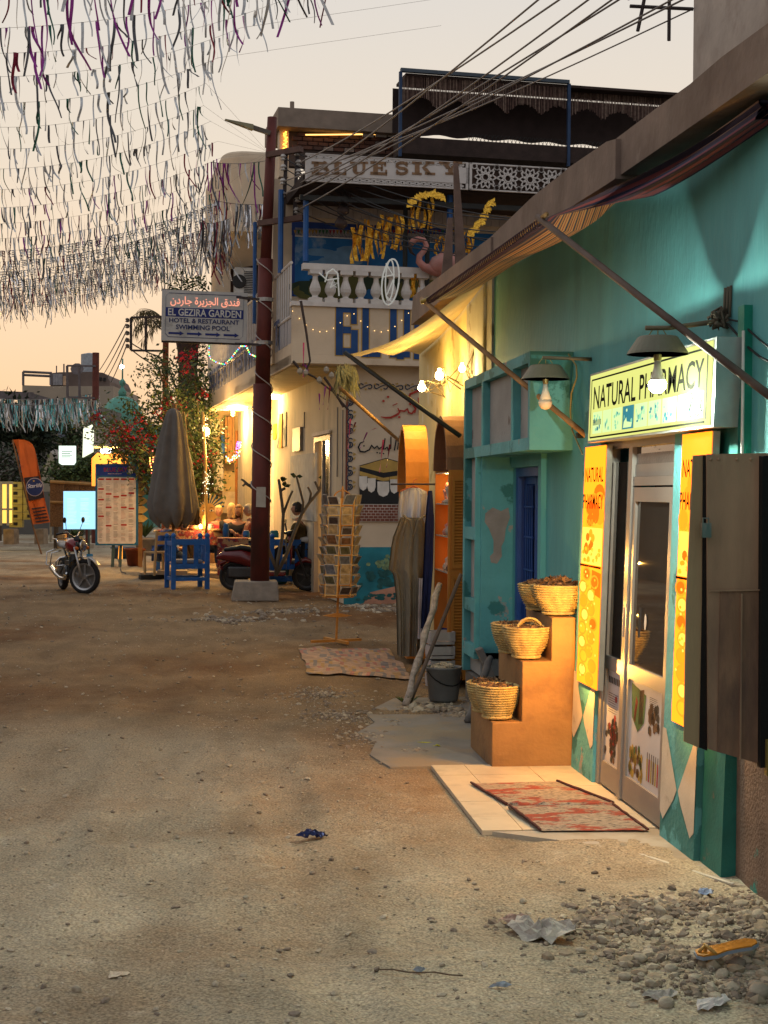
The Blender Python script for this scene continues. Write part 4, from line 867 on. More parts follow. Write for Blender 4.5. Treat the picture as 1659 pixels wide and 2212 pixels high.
# ==== POSTCARD RACK
RX,RY=onz(726,1391,0).x,onz(726,1391,0).y
rk_=thing('postcard_rack','tall orange wooden spinner rack crowded with postcards','rack',(RX,RY,0))
rw=mat('rack_wood',(.47,.2,.04),rough=.6,var=.2,bump=.15);rw2=mat('rack_wood_pale',(.68,.45,.17),rough=.6,var=.2,bump=.15)
TOP=1.80
lean=lambda p:V((p.x+.035*(p.z),p.y,p.z))
b=MB();b.tube([(RX,RY,.03),(RX,RY,TOP)],.014,8);b.build('rack_post',rw,rk_,warp=lean)
for a in(0.35,0.35+math.pi/2):
 b=MB();d=V((math.cos(a),math.sin(a),0))*.32;b.beam(V((RX,RY,.04))-d,V((RX,RY,.04))+d,.04,.03);b.build('rack_foot',rw,rk_)
b=MB();b.prism([(-.17,-.01),(0,.025),(.17,-.01),(0,-.03)],(RX,RY-.02,.34),(1,0,0),(0,0,1),(0,.04,0));b.build('rack_brace',rw,rk_,warp=lean)
cc=[mat('card_sand',(.42,.3,.16),rough=.35,bump=0,var=.4,vs=25),mat('card_blue',(.12,.13,.16),rough=.35,bump=0,var=.4,vs=25),mat('card_dark',(.07,.05,.045),rough=.35,bump=0,var=.5,vs=25),mat('card_white',(.5,.46,.42),rough=.35,bump=0,var=.2,vs=25),mat('card_green',(.1,.09,.05),rough=.35,bump=0,var=.5,vs=25),mat('card_rust',(.2,.1,.05),rough=.35,bump=0,var=.5,vs=25)]
rg=random.Random(6)
nf=8;rad=.19
pk=None
for k in range(nf):
 a=2*math.pi*k/nf+.25;nrm=V((math.cos(a),math.sin(a),0));tan=V((-math.sin(a),math.cos(a),0));c=V((RX,RY,0))+nrm*rad
 fr=MB()
 for sgn_ in(-1,1):fr.beam(c+tan*.075*sgn_+V((0,0,.56)),c+tan*.075*sgn_+V((0,0,TOP-.1)),.012,.012,upv=(0,1,.01))
 for z in[.58+.115*i for i in range(10)]:fr.beam(c-tan*.075+V((0,0,z)),c+tan*.075+V((0,0,z)),.02,.012)
 fr.build('card_frame',rw2 if k%2 else rw,rk_,warp=lean)
 for i in range(10):
  if rg.random()<.04:continue
  z=.59+.115*i;w_=.063;tl_=rg.uniform(.15,.42);out_=nrm*(.04+.05*rg.random());hh=rg.uniform(.08,.125);sk=rg.uniform(-.03,.03)
  for q in range(3):
   o_=nrm*.006*q;p0=c-tan*w_+o_+V((0,0,z));p1=c+tan*w_+o_+V((0,0,z));up_=V((0,0,hh))+out_*tl_*2+tan*sk
   m_=MB()
   m_.add([p0,p1,p1+up_,p0+up_],[(0,1,2,3)],3);e_=nrm*.0015;u2=up_*.07
   m_.add([p0+tan*.007+u2+e_,p1-tan*.007+u2+e_,p1-tan*.007+up_*.93+e_,p0+tan*.007+up_*.93+e_],[(0,1,2,3)],rg.choice([0,0,0,2,5,0,4,1]))
   if q==2:m_.build('postcard',cc,rk_,warp=lean)
   else:
    pk=pk or MB();k0=len(pk.v);pk.v+=m_.v;pk.f+=[tuple(x+k0 for x in f)for f in m_.f];pk.m+=m_.m
pk.build('postcard_stack',cc,rk_,warp=lean,kind='stuff')
b=MB()
for a in(0,math.pi/2):b.tube([(RX+.1*math.cos(t)*math.cos(a),RY+.1*math.cos(t)*math.sin(a),TOP-.1+.09*math.sin(t))for t in[math.pi*i/8 for i in range(9)]],.009,6)
b.lathe([(.02,TOP-.02),(.012,TOP+.02),(.001,TOP+.05)],(RX,RY,0),8);b.build('rack_crown',rw,rk_,smooth=True,warp=lean)
b=MB();b.lathe([(.16,.545),(.19,.55),(.19,.565),(.15,.57)],(RX,RY,0),16);b.build('rack_plate',rw,rk_,warp=lean)
pmt=thing('patchwork_mat','faded patchwork mat lying on the dirt below the postcard rack','mat',onz(760,1430,.0));mm=[mat('patch_%s'%n_,c_,rough=.95,var=.3,vs=12,bump=.4)for n_,c_ in(('sand',(.36,.24,.16)),('rose',(.34,.15,.11)),('ochre',(.36,.22,.09)),('grey',(.2,.17,.15)))]
c4=[onz(645,1400,0),onz(840,1408,0),onz(895,1470,0),onz(665,1462,0)];rg=random.Random(9);b=MB()
def pf(i,j):p=c4[0].lerp(c4[1],i).lerp(c4[3].lerp(c4[2],i),j);p=p.copy();p.z=gh(p.x,p.y)+.018+.02*noise.noise(V((p.x*4,p.y*4,1)));p.x+=.06*noise.noise(V((p.y*3,0,j)));return p
nI,nJ=26,12;b.grid(pf,nI,nJ)
for q in range(len(b.m)):b.m[q]=rg.choice([0,0,1,2,3,0])
b.build('mat_cloth',mm,pmt)
# ==== LITTER
def scrap(u,v,poly,s,m_,name,label,cat,lift=.006,rz=0.0,crumple=.01,mi=None,extra=None):
 p=onz(u,v,0);b=MB();z0=gh(p.x,p.y)+lift;n=len(poly)
 c,s_=math.cos(rz),math.sin(rz)
 top=[V((p.x+s*(x*c-y*s_),p.y+s*(x*s_+y*c),z0+crumple*rnd.uniform(.2,1.6)))for x,y in poly];cen=V((p.x,p.y,z0+crumple*2))
 K_=5;rings=[[cen.lerp(t,k/K_)+V((0,0,crumple*1.3*noise.noise(t*40*(k/K_)+V((k,0,0)))))for t in[top[i//3].lerp(top[(i//3+1)%n],(i%3)/3)*1.0+V((rnd.gauss(0,s*.03),rnd.gauss(0,s*.03),0))for i in range(3*n)]]for k in range(1,K_+1)];M_=3*n;b.add([cen]+[q for r_ in rings for q in r_],[(0,i+1,(i+1)%M_+1)for i in range(M_)]+[(1+k*M_+i,1+(k+1)*M_+i,1+(k+1)*M_+(i+1)%M_,1+k*M_+(i+1)%M_)for k in range(K_-1)for i in range(M_)],0)
 if extra:extra(b,p,z0)
 return tag(b.build(name,m_),label,cat)
foil=mat('foil_navy',(.01,.015,.06),rough=.25,metal=.5);foil2=mat('foil_silver',(.5,.5,.55),rough=.25,metal=.8)
def wr(b,p,z0):b.add([p+V((-.03,-.02,z0+.022)),p+V((.02,-.02,z0+.026)),p+V((.0,.03,z0+.03)),p+V((-.02,.02,z0+.02))],[(0,1,2,3)],1)
scrap(674,1812,[(-1,-.2),(-.6,.5),(-.2,.3),(.3,.7),(.6,.2),(1.05,.1),(.5,-.5),(0,-.3),(-.5,-.6)],.085,[foil,foil2],'wrapper','crumpled navy blue foil wrapper alone on the dirt street','wrapper',.012,0,.018,extra=wr)
paperm=mat('torn_paper',(.42,.37,.31),rough=.9,var=.25,vs=15,bump=.4)
scrap(1170,2022,[(-1,.4),(-.7,.9),(-.2,.5),(.4,.6),(1,.1),(.9,-.3),(.2,-.7),(-.5,-.5)],.14,paperm,'torn_paper','large torn grey paper at the left edge of the corner rubble','paper',.01,-.2,.03)
scrap(1110,1998,[(-1,0),(-.4,.6),(.6,.3),(1,-.2),(0,-.5)],.07,mat('paper_pink',(.4,.26,.2)),'torn_paper','small pinkish paper scrap touching the torn grey paper','paper',.01,0,.02)
scrap(258,2104,[(-1,-.6),(-.8,.6),(.1,.4),(.3,.8),(1,.5),(.9,-.3),(.1,-.7)],.04,mat('paper_cream',(.6,.48,.34)),'paper_scrap','cream paper scrap at the lower left of the street','paper',.004,.1,.006)
scrap(1425,2180-26,[(-1,-.2),(-.5,.2),(.4,.1),(.7,.6),(1,.3),(.8,-.2),(-.2,-.6)],.07,paperm,'paper_scrap','bright paper scrap below the rubble near the bottom right','paper',.006,0,.012)
scrap(1540,2172,[(-1,-.2),(-.5,.4),(.4,.3),(1,.5),(.8,-.3),(-.3,-.5)],.08,mat('white_paper',(.55,.5,.45)),'paper_scrap','white paper scrap at the bottom right corner','paper',.006,.3,.012)
scrap(1525,1935,[(-1,.1),(0,.7),(1,.2),(.5,-.6),(-.5,-.5)],.04,mat('pale_blue_plastic',(.35,.42,.55)),'plastic_scrap','pale blue plastic scrap above the orange sandal','scrap',.008,0,.015)
scrap(1080,2132,[(-1,0),(.2,.35),(1,.1),(.2,-.3)],.045,mat('grey_plastic_scrap',(.3,.33,.36)),'plastic_scrap','thin grey plastic scrap on bare dirt below the torn paper','scrap',.004)
scrap(905,2096-1,[(-1,0),(0,.3),(1,.1),(0,-.3)],.03,mat('grey_plastic_scrap',(.3,.33,.36)),'plastic_scrap','tiny grey scrap near the bottom centre of the street','scrap',.004)
lf_y=mat('yellow_leaf',(.45,.4,.02),rough=.5,bump=.1)
scrap(918,1605,[(-1,0),(-.3,.25),(.6,.2),(1,0),(.2,-.25)],.06,lf_y,'leaf','long yellow-green leaf on the grey slab','leaf',.012,0,.004)
scrap(944,1614,[(-1,0),(0,.4),(1,.1),(0,-.4)],.03,lf_y,'leaf','short curled yellow leaf beside the long one on the slab','leaf',.012,0,.01)
sdl=thing('sandal','old orange and grey sandal sole lying on the rubble','sandal',(0,0,0));sole=[(-.12,-.012),(-.105,-.036),(-.05,-.042),(.0,-.03),(.05,-.03),(.1,-.036),(.135,-.02),(.14,.01),(.11,.035),(.05,.036),(0,.03),(-.06,.036),(-.11,.025)]
b=MB();b.prism(sole,(0,0,0),(1,0,0),(0,1,0),(0,0,.012));b.build('sole',mat('sandal_grey',(.25,.3,.36),rough=.6),sdl)
b=MB();b.prism([(x*.97,y*.94)for x,y in sole],(0,0,.0125),(1,0,0),(0,1,0),(0,0,.006));b.build('insole',mat('sandal_orange',(.5,.2,.02),rough=.35,var=.3),sdl)
b=MB();b.tube([(-.05,-.038,.012),(-.07,-.015,.035),(-.075,0,.04),(-.07,.018,.034),(-.05,.036,.012)],.007,6);b.tube([(-.075,0,.04),(-.105,0,.018)],.006,6);b.build('strap',mat('sandal_amber',(.45,.25,.06),rough=.3),sdl,smooth=True)
q=onz(1575,2050,.05);move(sdl,(q.x-.02,q.y,gh(q.x,q.y)+.055),.12,1.0);sdl.rotation_euler=(.1,-.12,.15)
tw=mat('twig',(.13,.09,.06),rough=.9)
for i,(u0,v0,u1,v1,lab)in enumerate(((820,2100,1000,2112,'thin dark twig lying near the bottom centre'),(1215,2010-5,1110,1995-50,'x'),(1300,1925,1450,1960,'x'),(1205,2008,1330,2018,'pale dry stalk lying just below the torn paper'))):
 if lab=='x':continue
 p,q=onz(u0,v0,.0),onz(u1,v1,.0);b=MB();b.tube([p.lerp(q,k/6)+V((0,0,.010+.004*math.sin(k*2)))for k in range(7)],.003,5);tag(b.build('twig',tw if i==0 else mat('dry_stalk',(.45,.38,.24)),smooth=True),lab,'twig')
# ==== BLUE SKY RESTAURANT
F=Frame((2.0,23.4,0),R(6.15))
BF=-.35
AL=F.pb(632,700,BF)[0]
bs=thing('restaurant_building','cream two-storey Blue Sky restaurant with balustrade, fretwork sign and side balcony','building',F.p(0,0,0))
crm=mat('cream_wall',(.56,.45,.32),rough=.88,var=.1,vs=1.5,bump=.2,bs=20,c2=(.46,.36,.25),ps=1.2,pt=.55,pw=.15)
strk=mat('streaked_wall',(.52,.43,.3),rough=.88,var=.12,vs=2,bump=.25,bs=20,c2=(.26,.24,.2),ps=2.2,pt=.55,pw=.2,stretch=(1,1,.35))
hz=lambda v,b_=BF:F.pb(760,v,b_)[1]
AR=7.0;BB=14.0;zc=hz(787)
zcap=hz(655);zrail=hz(572)
b=MB();b.fbox(F,0,AR,0,.25,0,zc+.1);b.build('front_wall',crm,bs)
door_b=(F.pa(716,1000,0)[0],F.pa(681,1000,0)[0]);d2b=(F.pa(592,1000,0)[0],F.pa(553,1000,0)[0]);bE=F.pa(546,1000,0)[0]
zd=F.pa(700,942,0)[1];zd2=F.pa(590,935,0)[1]
b=MB()
b.fbox(F,0,.25,.251,door_b[0],0,zc);b.fbox(F,0,.25,door_b[0],door_b[1],zd,zc);b.fbox(F,0,.25,door_b[1],d2b[0],0,zc)
b.fbox(F,0,.25,d2b[0],d2b[1],zd2,zc);b.fbox(F,0,.25,d2b[1],BB,0,zc);b.build('side_wall',strk,bs)
ins=emi('shop_glow',(1,.62,.25),1.2);b=MB();b.fbox(F,.9,.93,door_b[0]-.6,door_b[1]+1.2,0,zd);b.fbox(F,.25,.9,door_b[1]+1.1,door_b[1]+1.2,0,zd);b.build('lit_interior',ins,bs)
b=MB()
for k in range(6):b.fbox(F,.7,.9,door_b[0]-.2,door_b[1]+1.0,.4+.28*k,.42+.28*k)
b.build('interior_shelf',mat('shelf_wood',(.3,.17,.07)),bs)
b=MB();fw_=(door_b[0],door_b[1])
b.fbox(F,-.03,.05,fw_[0],fw_[0]+.08,0,zd);b.fbox(F,-.03,.05,fw_[1]-.08,fw_[1],0,zd);b.fbox(F,-.03,.05,fw_[0]+.08,fw_[1]-.08,zd-.08,zd);b.fbox(F,-.03,.05,(fw_[0]*.55+fw_[1]*.45),(fw_[0]*.55+fw_[1]*.45)+.06,0,zd-.08)
dro=b.build('door',mat('aluminium',(.3,.3,.3)),bs)
b=MB();m0=fw_[0]*.55+fw_[1]*.45;b.fbox(F,.0,.02,fw_[0]+.08,m0,.05,zd-.08);b.build('door_pane',glassy('dark_pane',(.01,.012,.02)),dro)
b=MB();b.fbox(F,-.06,-.031,fw_[0]-.05,fw_[1]+.05,zd+.02,zd+.08);b.build('lintel',mat('pale_board',(.6,.5,.4)),bs)
b=MB();b.fbox(F,.3,.33,d2b[0]-.3,d2b[1]+.3,0,zd2);b.build('doorway_back',mat('dusty_cream',(.5,.4,.25)),bs)
for k in range(2):
 b=MB();y0,y1=d2b[0]+k*(d2b[1]-d2b[0])*.5,d2b[0]+(k+.9)*(d2b[1]-d2b[0])*.5
 b.grid(lambda i,j:F.p(.12+.03*math.sin(j*24),y0+(y1-y0)*j,.1+(zd2-.1)*i),4,40);b.build('curtain',mat('white_curtain',(.6,.52,.4),rough=.9),bs,smooth=True)
def sidequad(u0,v0,u1,v1,th,name,m_,par=bs,out_=0.0):
 b0,h0=F.pa(u0,v0,0);b1,h1=F.pa(u1,v1,0);b=MB();b.fbox(F,-th-out_,-out_-.002,min(b0,b1),max(b0,b1),min(h0,h1),max(h0,h1));return b.build(name,m_,par)
sidequad(655,922,638,976,.06,'meter_box',mat('meter_box',(.2,.17,.13),rough=.5))
sidequad(688,977,630,1120,.03,'grey_panel',mat('grey_panel',(.34,.33,.3),var=.15,c2=(.45,.38,.28),ps=2))
sidequad(613,893,607,968,.04,'orange_banner',mat('orange_cloth',(.6,.28,.03)))
sidequad(620,890,600,968,.02,'poster_board',mat('poster_grey',(.4,.36,.28),c2=(.1,.12,.1),ps=3,pt=.5,pw=.03),out_=0)
sidequad(600,915,594,950,.045,'orange_sticker',mat('orange_cloth',(.6,.28,.03)))
for(u,v0,v1)in((745,885,1060),(732,880,1030),(660,890,925)):
 b=MB();bb,h0=F.pa(u,v0,0);_,h1=F.pa(u,v1,0);b.tube([F.p(-.02,max(bb,.04),h0),F.p(-.02,max(bb,.04),h1)],.012,5);b.build('wall_cable',mat('grey_cable',(.2,.18,.15)),bs)
MBk=0.0
def fr_o(u0,v0,u1,v1,off=.004):
 """painting area on the front wall from pixels -> origin, ux, uy for unit square"""
 a0,h0=F.pb(u0,v1,0);a1,h1=F.pb(u1,v0,0);return F.p(a0,-off,h0),F.e*(a1-a0),V((0,0,h1-h0))
MO,MX,MY=fr_o(742,820,942,1320)
def mp_(u,v):return((u-742)/200,(1320-v)/500)
ink=mat('paint_indigo',(.03,.05,.09),bump=.05);gold=mat('paint_gold',(.42,.27,.07),bump=.05);redpt=mat('paint_red',(.4,.045,.03),bump=.05);blackp=mat('paint_black',(.02,.02,.02),bump=.05);whp=mat('paint_white',(.6,.56,.5),bump=.05);brk=mat('paint_brick',(.17,.055,.035),bump=.1);tl_p=mat('paint_teal',(.02,.16,.2),bump=.1,var=.3,vs=3);grn=mat('paint_green',(.16,.23,.12),var=.5,vs=20,bump=.1);dgr=mat('paint_dark_green',(.02,.09,.09),var=.4,vs=12);rosep=mat('paint_rose',(.4,.2,.13),var=.3,vs=6)
PM=[ink,gold,redpt,blackp,whp,brk,tl_p,grn,dgr,rosep]
mu=MB();ly=[0]
def MS(pts,w_,mi):
 ly[0]+=1;o=MO-F.d*(.00011*ly[0]);stroke(mu,[mp_(*p)for p in pts],[q*MX.length/200 for q in w_]if isinstance(w_,list)else w_*MX.length/200,o,MX,MY,mi)
def MF(pts,mi):
 ly[0]+=1;o=MO-F.d*(.00011*ly[0]);flat(mu,[mp_(*p)for p in pts],o,MX,MY,mi)
MF([(742,1320),(942,1320),(942,1183),(742,1183)],6)
rg=random.Random(12)
for i in range(60):x,y=rg.gauss(845,20),rg.gauss(1218,6);MF(ellipse(x,y,5,4,7),7)
for i in range(40):x,y=rg.gauss(835,22),rg.gauss(1252,11);MF(ellipse(x,y,6,5,7),8)
MF([(775,1320),(942,1320),(942,1268),(880,1262),(800,1280)],9)
for i in range(30):x,y=rg.gauss(820,30),rg.gauss(1290,4);MF(ellipse(x,y,6,3,6),8)
MF([(743.5,1180),(748,1180),(748,832),(743.5,832)],5)
k=0
y=838
while y<1150:
 for s in range(1):
  MS(arc(753,y+6,5.5,-2.4,2.2,9),2.6,0);MS(arc(752,y+6,2.6,-1.2,3.4,6),2,0);MS([(750,y+11),(747,y+17),(750,y+22)],2.4,0)
  MS(arc(754,y+27,4.8,1.2,5.6,8),2.4,0)
 MF([(759,y+4),(766,y+2),(762,y+9)],1);MF([(760,y+22),(767,y+26),(760,y+30)],1);y+=30
x=770
while x<905:
 MS(arc(x+6,838,5,1.5,5.8,8),2.4,0);MS([(x+8,842),(x+15,838),(x+22,835)],2.2,0);MS(arc(x+25,839,4.5,-1.8,2.4,8),2.4,0)
 MF([(x-1,834),(x+3,830),(x+5,835)],1);MF([(x+13,843),(x+16,848),(x+19,843)],1);MF([(x+12,832),(x+18,829),(x+20,833)],1);x+=34
MS([(820,903),(830,905),(842,904),(853,899),(861,893),(857,884)],[1.5,4,4.5,4.5,3.5,2.5],2)
MS([(857,898),(862,889),(871,890),(878,885),(881,893),(888,895),(893,888)],3.4,2)
MS([(894,892),(896,884),(888,872),(881,862),(884,853),(900,846),(915,842),(919,850),(917,858)],[4,4.5,4,4,4.5,4.5,4,3,2],2)
MS([(905,896),(905,880),(902,861)],[4.5,4.5,3],2)
for(xx,yy)in((858,849),(835,860),(825,869),(884,874),(860,905-2),(925,856),(937,850)):MF(ellipse(xx,yy,3,2.6,7),2)
MS([(846,878),(855,874)],2,2);MS([(925,863),(940,858)],2,2)
LT=lambda p:[(770+(x-770),y_)for x,y_ in p]
MS([(783,957),(775,960),(771,969),(775,978),(785,979),(795,974),(800,964)],[2,2.6,3.4,3.6,3.4,3,2.4],3)
MS([(800,965),(806,971),(812,966),(816,972),(822,968),(826,972),(829,950)],2.8,3)
MS([(829,972),(834,968),(836,974),(842,970),(842,946)],2.8,3);MS([(850,974),(854,950)],3,3);MS([(857,972),(861,944)],3,3);MS([(864,972),(867,950)],2.6,3)
MS([(870,960),(874,968),(885,970),(892,962)],3,3)
for(xx,yy)in((812,980),(818,981),(826,982),(783,966),(886,955)):MF(ellipse(xx,yy,2,1.8,6),3)
MF([(774,1008),(831,992),(900,1008),(900,1018),(826,1028),(774,1014)],1);MS([(774,1009),(831,992),(900,1010)],1.6,3)
MF([(774,1011),(826,1023),(826,1034),(774,1020)],3);MF([(826,1023),(900,1012),(900,1022),(826,1034)],3)
MF([(774,1090),(774,1027),(826,1042),(900,1030),(900,1090)],3)
MF([(774,1020),(826,1034),(826,1041),(774,1029)],1);MF([(826,1034),(900,1022),(900,1030),(826,1041)],1)
for(c,w_,v0,v1)in((782,9,1031,1062),(800,9,1035,1066),(826,13,1042,1075),(850,9,1037,1068),(868,9,1034,1064),(885,8,1031,1060)):
 MF([(c-w_,v0),(c+w_,v0),(c+w_,v1-12),(c+w_*.7,v1-4),(c,v1),(c-w_*.7,v1-4),(c-w_,v1-12)],4)
for xx in(791,812,839,860,876):MS([(xx,1024+(8 if xx<826 else 5)),(xx,1045)],1,3)
MF([(774,1128),(774,1091),(900,1091),(900,1128)],4)
for r_ in range(6):
 yy=1092+r_*6
 for c in range(-1,13):
  x0=775+c*10+(5 if r_%2 else 0);x1=min(899,x0+9);x0=max(775,x0)
  if x1>x0+1:MF([(x0,yy),(x1,yy),(x1,yy+5),(x0,yy+5)],5)
mu.build('mural',PM,bs)
b=MB();b.fbox(F,AL,AR,BF,0-.001,zc,zc+.14);b.fbox(F,AL,-.001,0,BB-1,zc+.0,zc+.14);b.build('balcony_slab',crm,bs)
sof=mat('soffit_boards',(.5,.38,.18),rough=.7,var=.25,vs=3,bump=.3,bs=12,stretch=(.4,4,1))
k=0
bb=.15
while bb<BB-1.3:
 MBs=MB();MBs.fbox(F,AL+.05,-.02,bb,bb+.27,zc-.03,zc-.002);MBs.build('soffit_board',sof,bs);bb+=.29;k+=1
b=MB();b.fbox(F,AL+.001,AR,BF,BF+.14,zc+.141,zcap-.07);b.build('balcony_front',crm,bs)
b=MB();b.fbox(F,AL-.02,AR,BF-.04,BF+.2,zcap-.069,zcap);b.build('parapet_cap',mat('white_paint',(.56,.52,.48),bump=.2,bs=15,var=.1),bs)
wpt=MATS['white_paint']
let=MB();blm=mat('letter_blue',(.008,.05,.17),rough=.6)
def glyph(u0,u1,v0,v1,holes,mi,off,grow=0):
 pass
def rects(seq,mi,off,gr_):
 for(u0,v0,u1,v1)in seq:
  a0,h0=F.pb(u0-gr_,v1+gr_,BF);a1,h1=F.pb(u1+gr_,v0-gr_,BF);let.fbox(F,a0,a1,BF-off,BF-.0005,h0,h1,mi)
Bq=[(725,660,741,767),(741,660,758,675),(741,706,758,720),(741,752,758,767),(758,663,771,700),(758,713,773,764)]
Lq=[(782,663,797,771),(797,757,822,771)]
Uq=[(842,663,857,772),(857,760,872,776),(872,663,886,772)]
Eq=[(894,663,909,776),(909,663,930,677),(909,712,926,726),(909,762,930,776)]
for q_ in(Bq,Lq,Uq,Eq):rects(q_,1,.004,2.2);rects(q_,0,.008,0)
let.build('painted_letters',[blm,gold],bs)
bz=lambda v:F.pb(760,v,BF)[1]
h0,h1=zcap,zrail-.10
H_=h1-h0
pb_=MB();pr_=[(.075,0),(.075,.14),(.05,.16),(.045,.2),(.085,.32),(.09,.42),(.07,.55),(.045,.68),(.04,.8),(.06,.84),(.085,.86),(.085,1.0)]
proto=None
for i in range(14):
 a=F.pb(683+i*33.0,610,BF)[0]
 if proto is None:
  mb=MB();P0=F.p(a,BF+.09,h0+.01)
  mb.lathe([(r,z*H_)for r,z in pr_],(0,0,0),12);mb.box(-.1,.1,-.09,.09,-.005,.12*H_);mb.box(-.1,.1,-.09,.09,.86*H_,1.0*H_)
  proto=mb.build('baluster',wpt,None,origin=(0,0,0));proto.parent=bs;proto.location=P0-bs.location;proto.rotation_euler=(0,0,R(6.15))
 else:
  c=proto.copy();C.objects.link(c);c.parent=bs;c.location=F.p(a,BF+.09,h0+.01)-bs.location
b=MB();b.fbox(F,F.pb(655,590,BF)[0],AR,BF,BF+.18,zrail-.095,zrail);b.fbox(F,F.pb(648,590,BF)[0],F.pb(668,590,BF)[0],BF-.02,BF+.2,zcap+.002,zcap+.02);b.build('balustrade_rail',wpt,bs)
b2=1.5
zU=F.pb(760,500,b2)[1];zTop=F.pb(760,410,b2)[1]
b=MB();b.fbox(F,F.pb(590,500,b2)[0],AR,b2,b2+.2,zc+.14,F.pb(760,395,b2)[1]);b.build('upper_wall',crm,bs)
b=MB();cols_=[mat('bunting_red',(.25,.03,.04)),mat('bunting_green',(.03,.12,.06)),mat('bunting_gold',(.35,.2,.04)),mat('bunting_blue',(.02,.05,.2)),mat('mural_blue',(.02,.13,.34),var=.25,vs=2,c2=(.2,.3,.42),ps=1.2,pt=.6,pw=.08,bump=.05),whp]
a0,z0_=F.pb(636,640,b2);a1,z1_=F.pb(905+160,506,b2);b.fbox(F,a0,a1,b2-.012,b2-.002,z0_,z1_,4)
for(ua,ub,va,vb,mi)in((630,1000,496,508,3),(630,637,508,640,3),(637,1000,509,511,5)):
 a0,z0_=F.pb(ua,vb,b2);a1,z1_=F.pb(ub,va,b2);b.fbox(F,a0,a1,b2-.016,b2-.004,z0_,z1_,mi)
for i in range(48):
 u=634+i*7.6;a,z_=F.pb(u,497,b2);a_b,_=F.pb(u+6.5,497,b2);_,zb=F.pb(u,507,b2);flat(b,[(0,1),(1,1),(.5,0)],F.p(a,b2-.018,zb),F.e*(a_b-a),V((0,0,z_-zb)),rnd.choice([0,1,2,0]))
for i in range(40):
 u,v=660+rnd.random()*330,606+rnd.random()*26;a,z=F.pb(u,v,b2);flat(b,ellipse(0,0,rnd.uniform(.15,.4),rnd.uniform(.08,.2),9),F.p(a,b2-.0165-.00006*i,z),F.e,V((0,0,1)),6 if rnd.random()<.5 else 7)
for i in range(14):
 u,v=690+rnd.random()*70,540+rnd.random()*30;a,z=F.pb(u,v,b2);flat(b,ellipse(0,0,rnd.uniform(.1,.3),rnd.uniform(.04,.1),9),F.p(a,b2-.0165-.00006*i,z),F.e,V((0,0,1)),8)
b.build('upper_mural',cols_+[mat('hill_olive',(.1,.1,.03)),mat('hill_dark',(.03,.05,.03)),mat('cloud_blue',(.13,.25,.38))],bs)
for i in range(26):
 a,z1_=F.pb(640+i*17.5,430,b2);a_b,_=F.pb(640+i*17.5+16.6,430,b2);_,z0_=F.pb(700,472,b2);b=MB();b.fbox(F,a,a_b,b2-.05,b2-.02,z0_,z1_);b.build('wall_board',mat('white_boards',(.42,.37,.34),var=.15),bs)
zf0,zf1=hz(396),hz(336)
wd_dark=mat('dark_roof',(.035,.022,.018),rough=.9,var=.3,bump=.4)
b=MB();aF=F.pb(657,400,BF)[0];b.fbox(F,aF,AR,BF+.1,5.0,zf0-.02,zf0+.14);b.build('upper_roof',wd_dark,bs)
b=MB();z_a=hz(424);b.fbox(F,F.pb(655,420,BF)[0],AR,BF+.3,BF+.36,z_a-.03,z_a+.05);b.build('roof_beam',mat('black_iron',(.02,.022,.02)),bs)
fret=mat('fret_white',(.5,.47,.44),rough=.7,var=.08)
letb=mat('letter_brown',(.2,.115,.06),rough=.8,var=.2,vs=6)
fA0,fA1,fA2=F.pb(660,365,BF)[0],F.pb(1012,365,BF)[0],F.pb(1330,365,BF)[0]
hh_=zf1-zf0
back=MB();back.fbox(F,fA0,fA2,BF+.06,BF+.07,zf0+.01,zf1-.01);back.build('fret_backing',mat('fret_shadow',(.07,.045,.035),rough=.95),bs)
b=MB();b.fbox(F,fA0,fA1,BF,BF+.04,zf0,zf0+.03*hh_);b.fbox(F,fA0,fA1,BF,BF+.04,zf1-.03*hh_,zf1);b.fbox(F,fA0,fA1,BF,BF+.04,zf0+.22*hh_,zf0+.80*hh_)
b.fbox(F,fA0,fA0+.04,BF,BF+.04,zf0+.03*hh_,zf0+.22*hh_);b.fbox(F,fA1-.04,fA1,BF,BF+.04,zf0+.03*hh_,zf1-.03*hh_)
b.build('sign_board',fret,bs)
b=MB();cs_=.115
def ring(bm,a,z,r,w_,n=8,th=.03):
 for k in range(n):
  t0,t1=2*math.pi*k/n,2*math.pi*(k+1)/n
  p=F.p(a+r*math.cos(t0),BF+.012,z+r*math.sin(t0));q=F.p(a+r*math.cos(t1),BF+.012,z+r*math.sin(t1));bm.beam(p,q,th,w_,upv=(q-p).cross(F.d))
na=int((fA1-fA0)/cs_)
for(za,zb)in((zf0+.03*hh_,zf0+.22*hh_),(zf0+.8*hh_,zf1-.03*hh_)):
 for i in range(na):
  a=fA0+cs_*(i+.5);z=(za+zb)/2;r=(zb-za)*.34
  ring(b,a,z,r*.85,.014,6);
  for s in(-1,1):
   b.beam(F.p(a,BF+.02,z+s*r*.8),F.p(a+cs_*.5,BF+.02,za if s<0 else zb),.03,.016,upv=F.d);b.beam(F.p(a,BF+.02,z+s*r*.8),F.p(a-cs_*.5,BF+.02,za if s<0 else zb),.03,.016,upv=F.d)
  b.beam(F.p(a+r,BF+.02,z),F.p(a+cs_-r,BF+.02,z),.03,.018,upv=F.d)
b.build('fret_scroll',fret,bs,kind='stuff')
sl=MB()
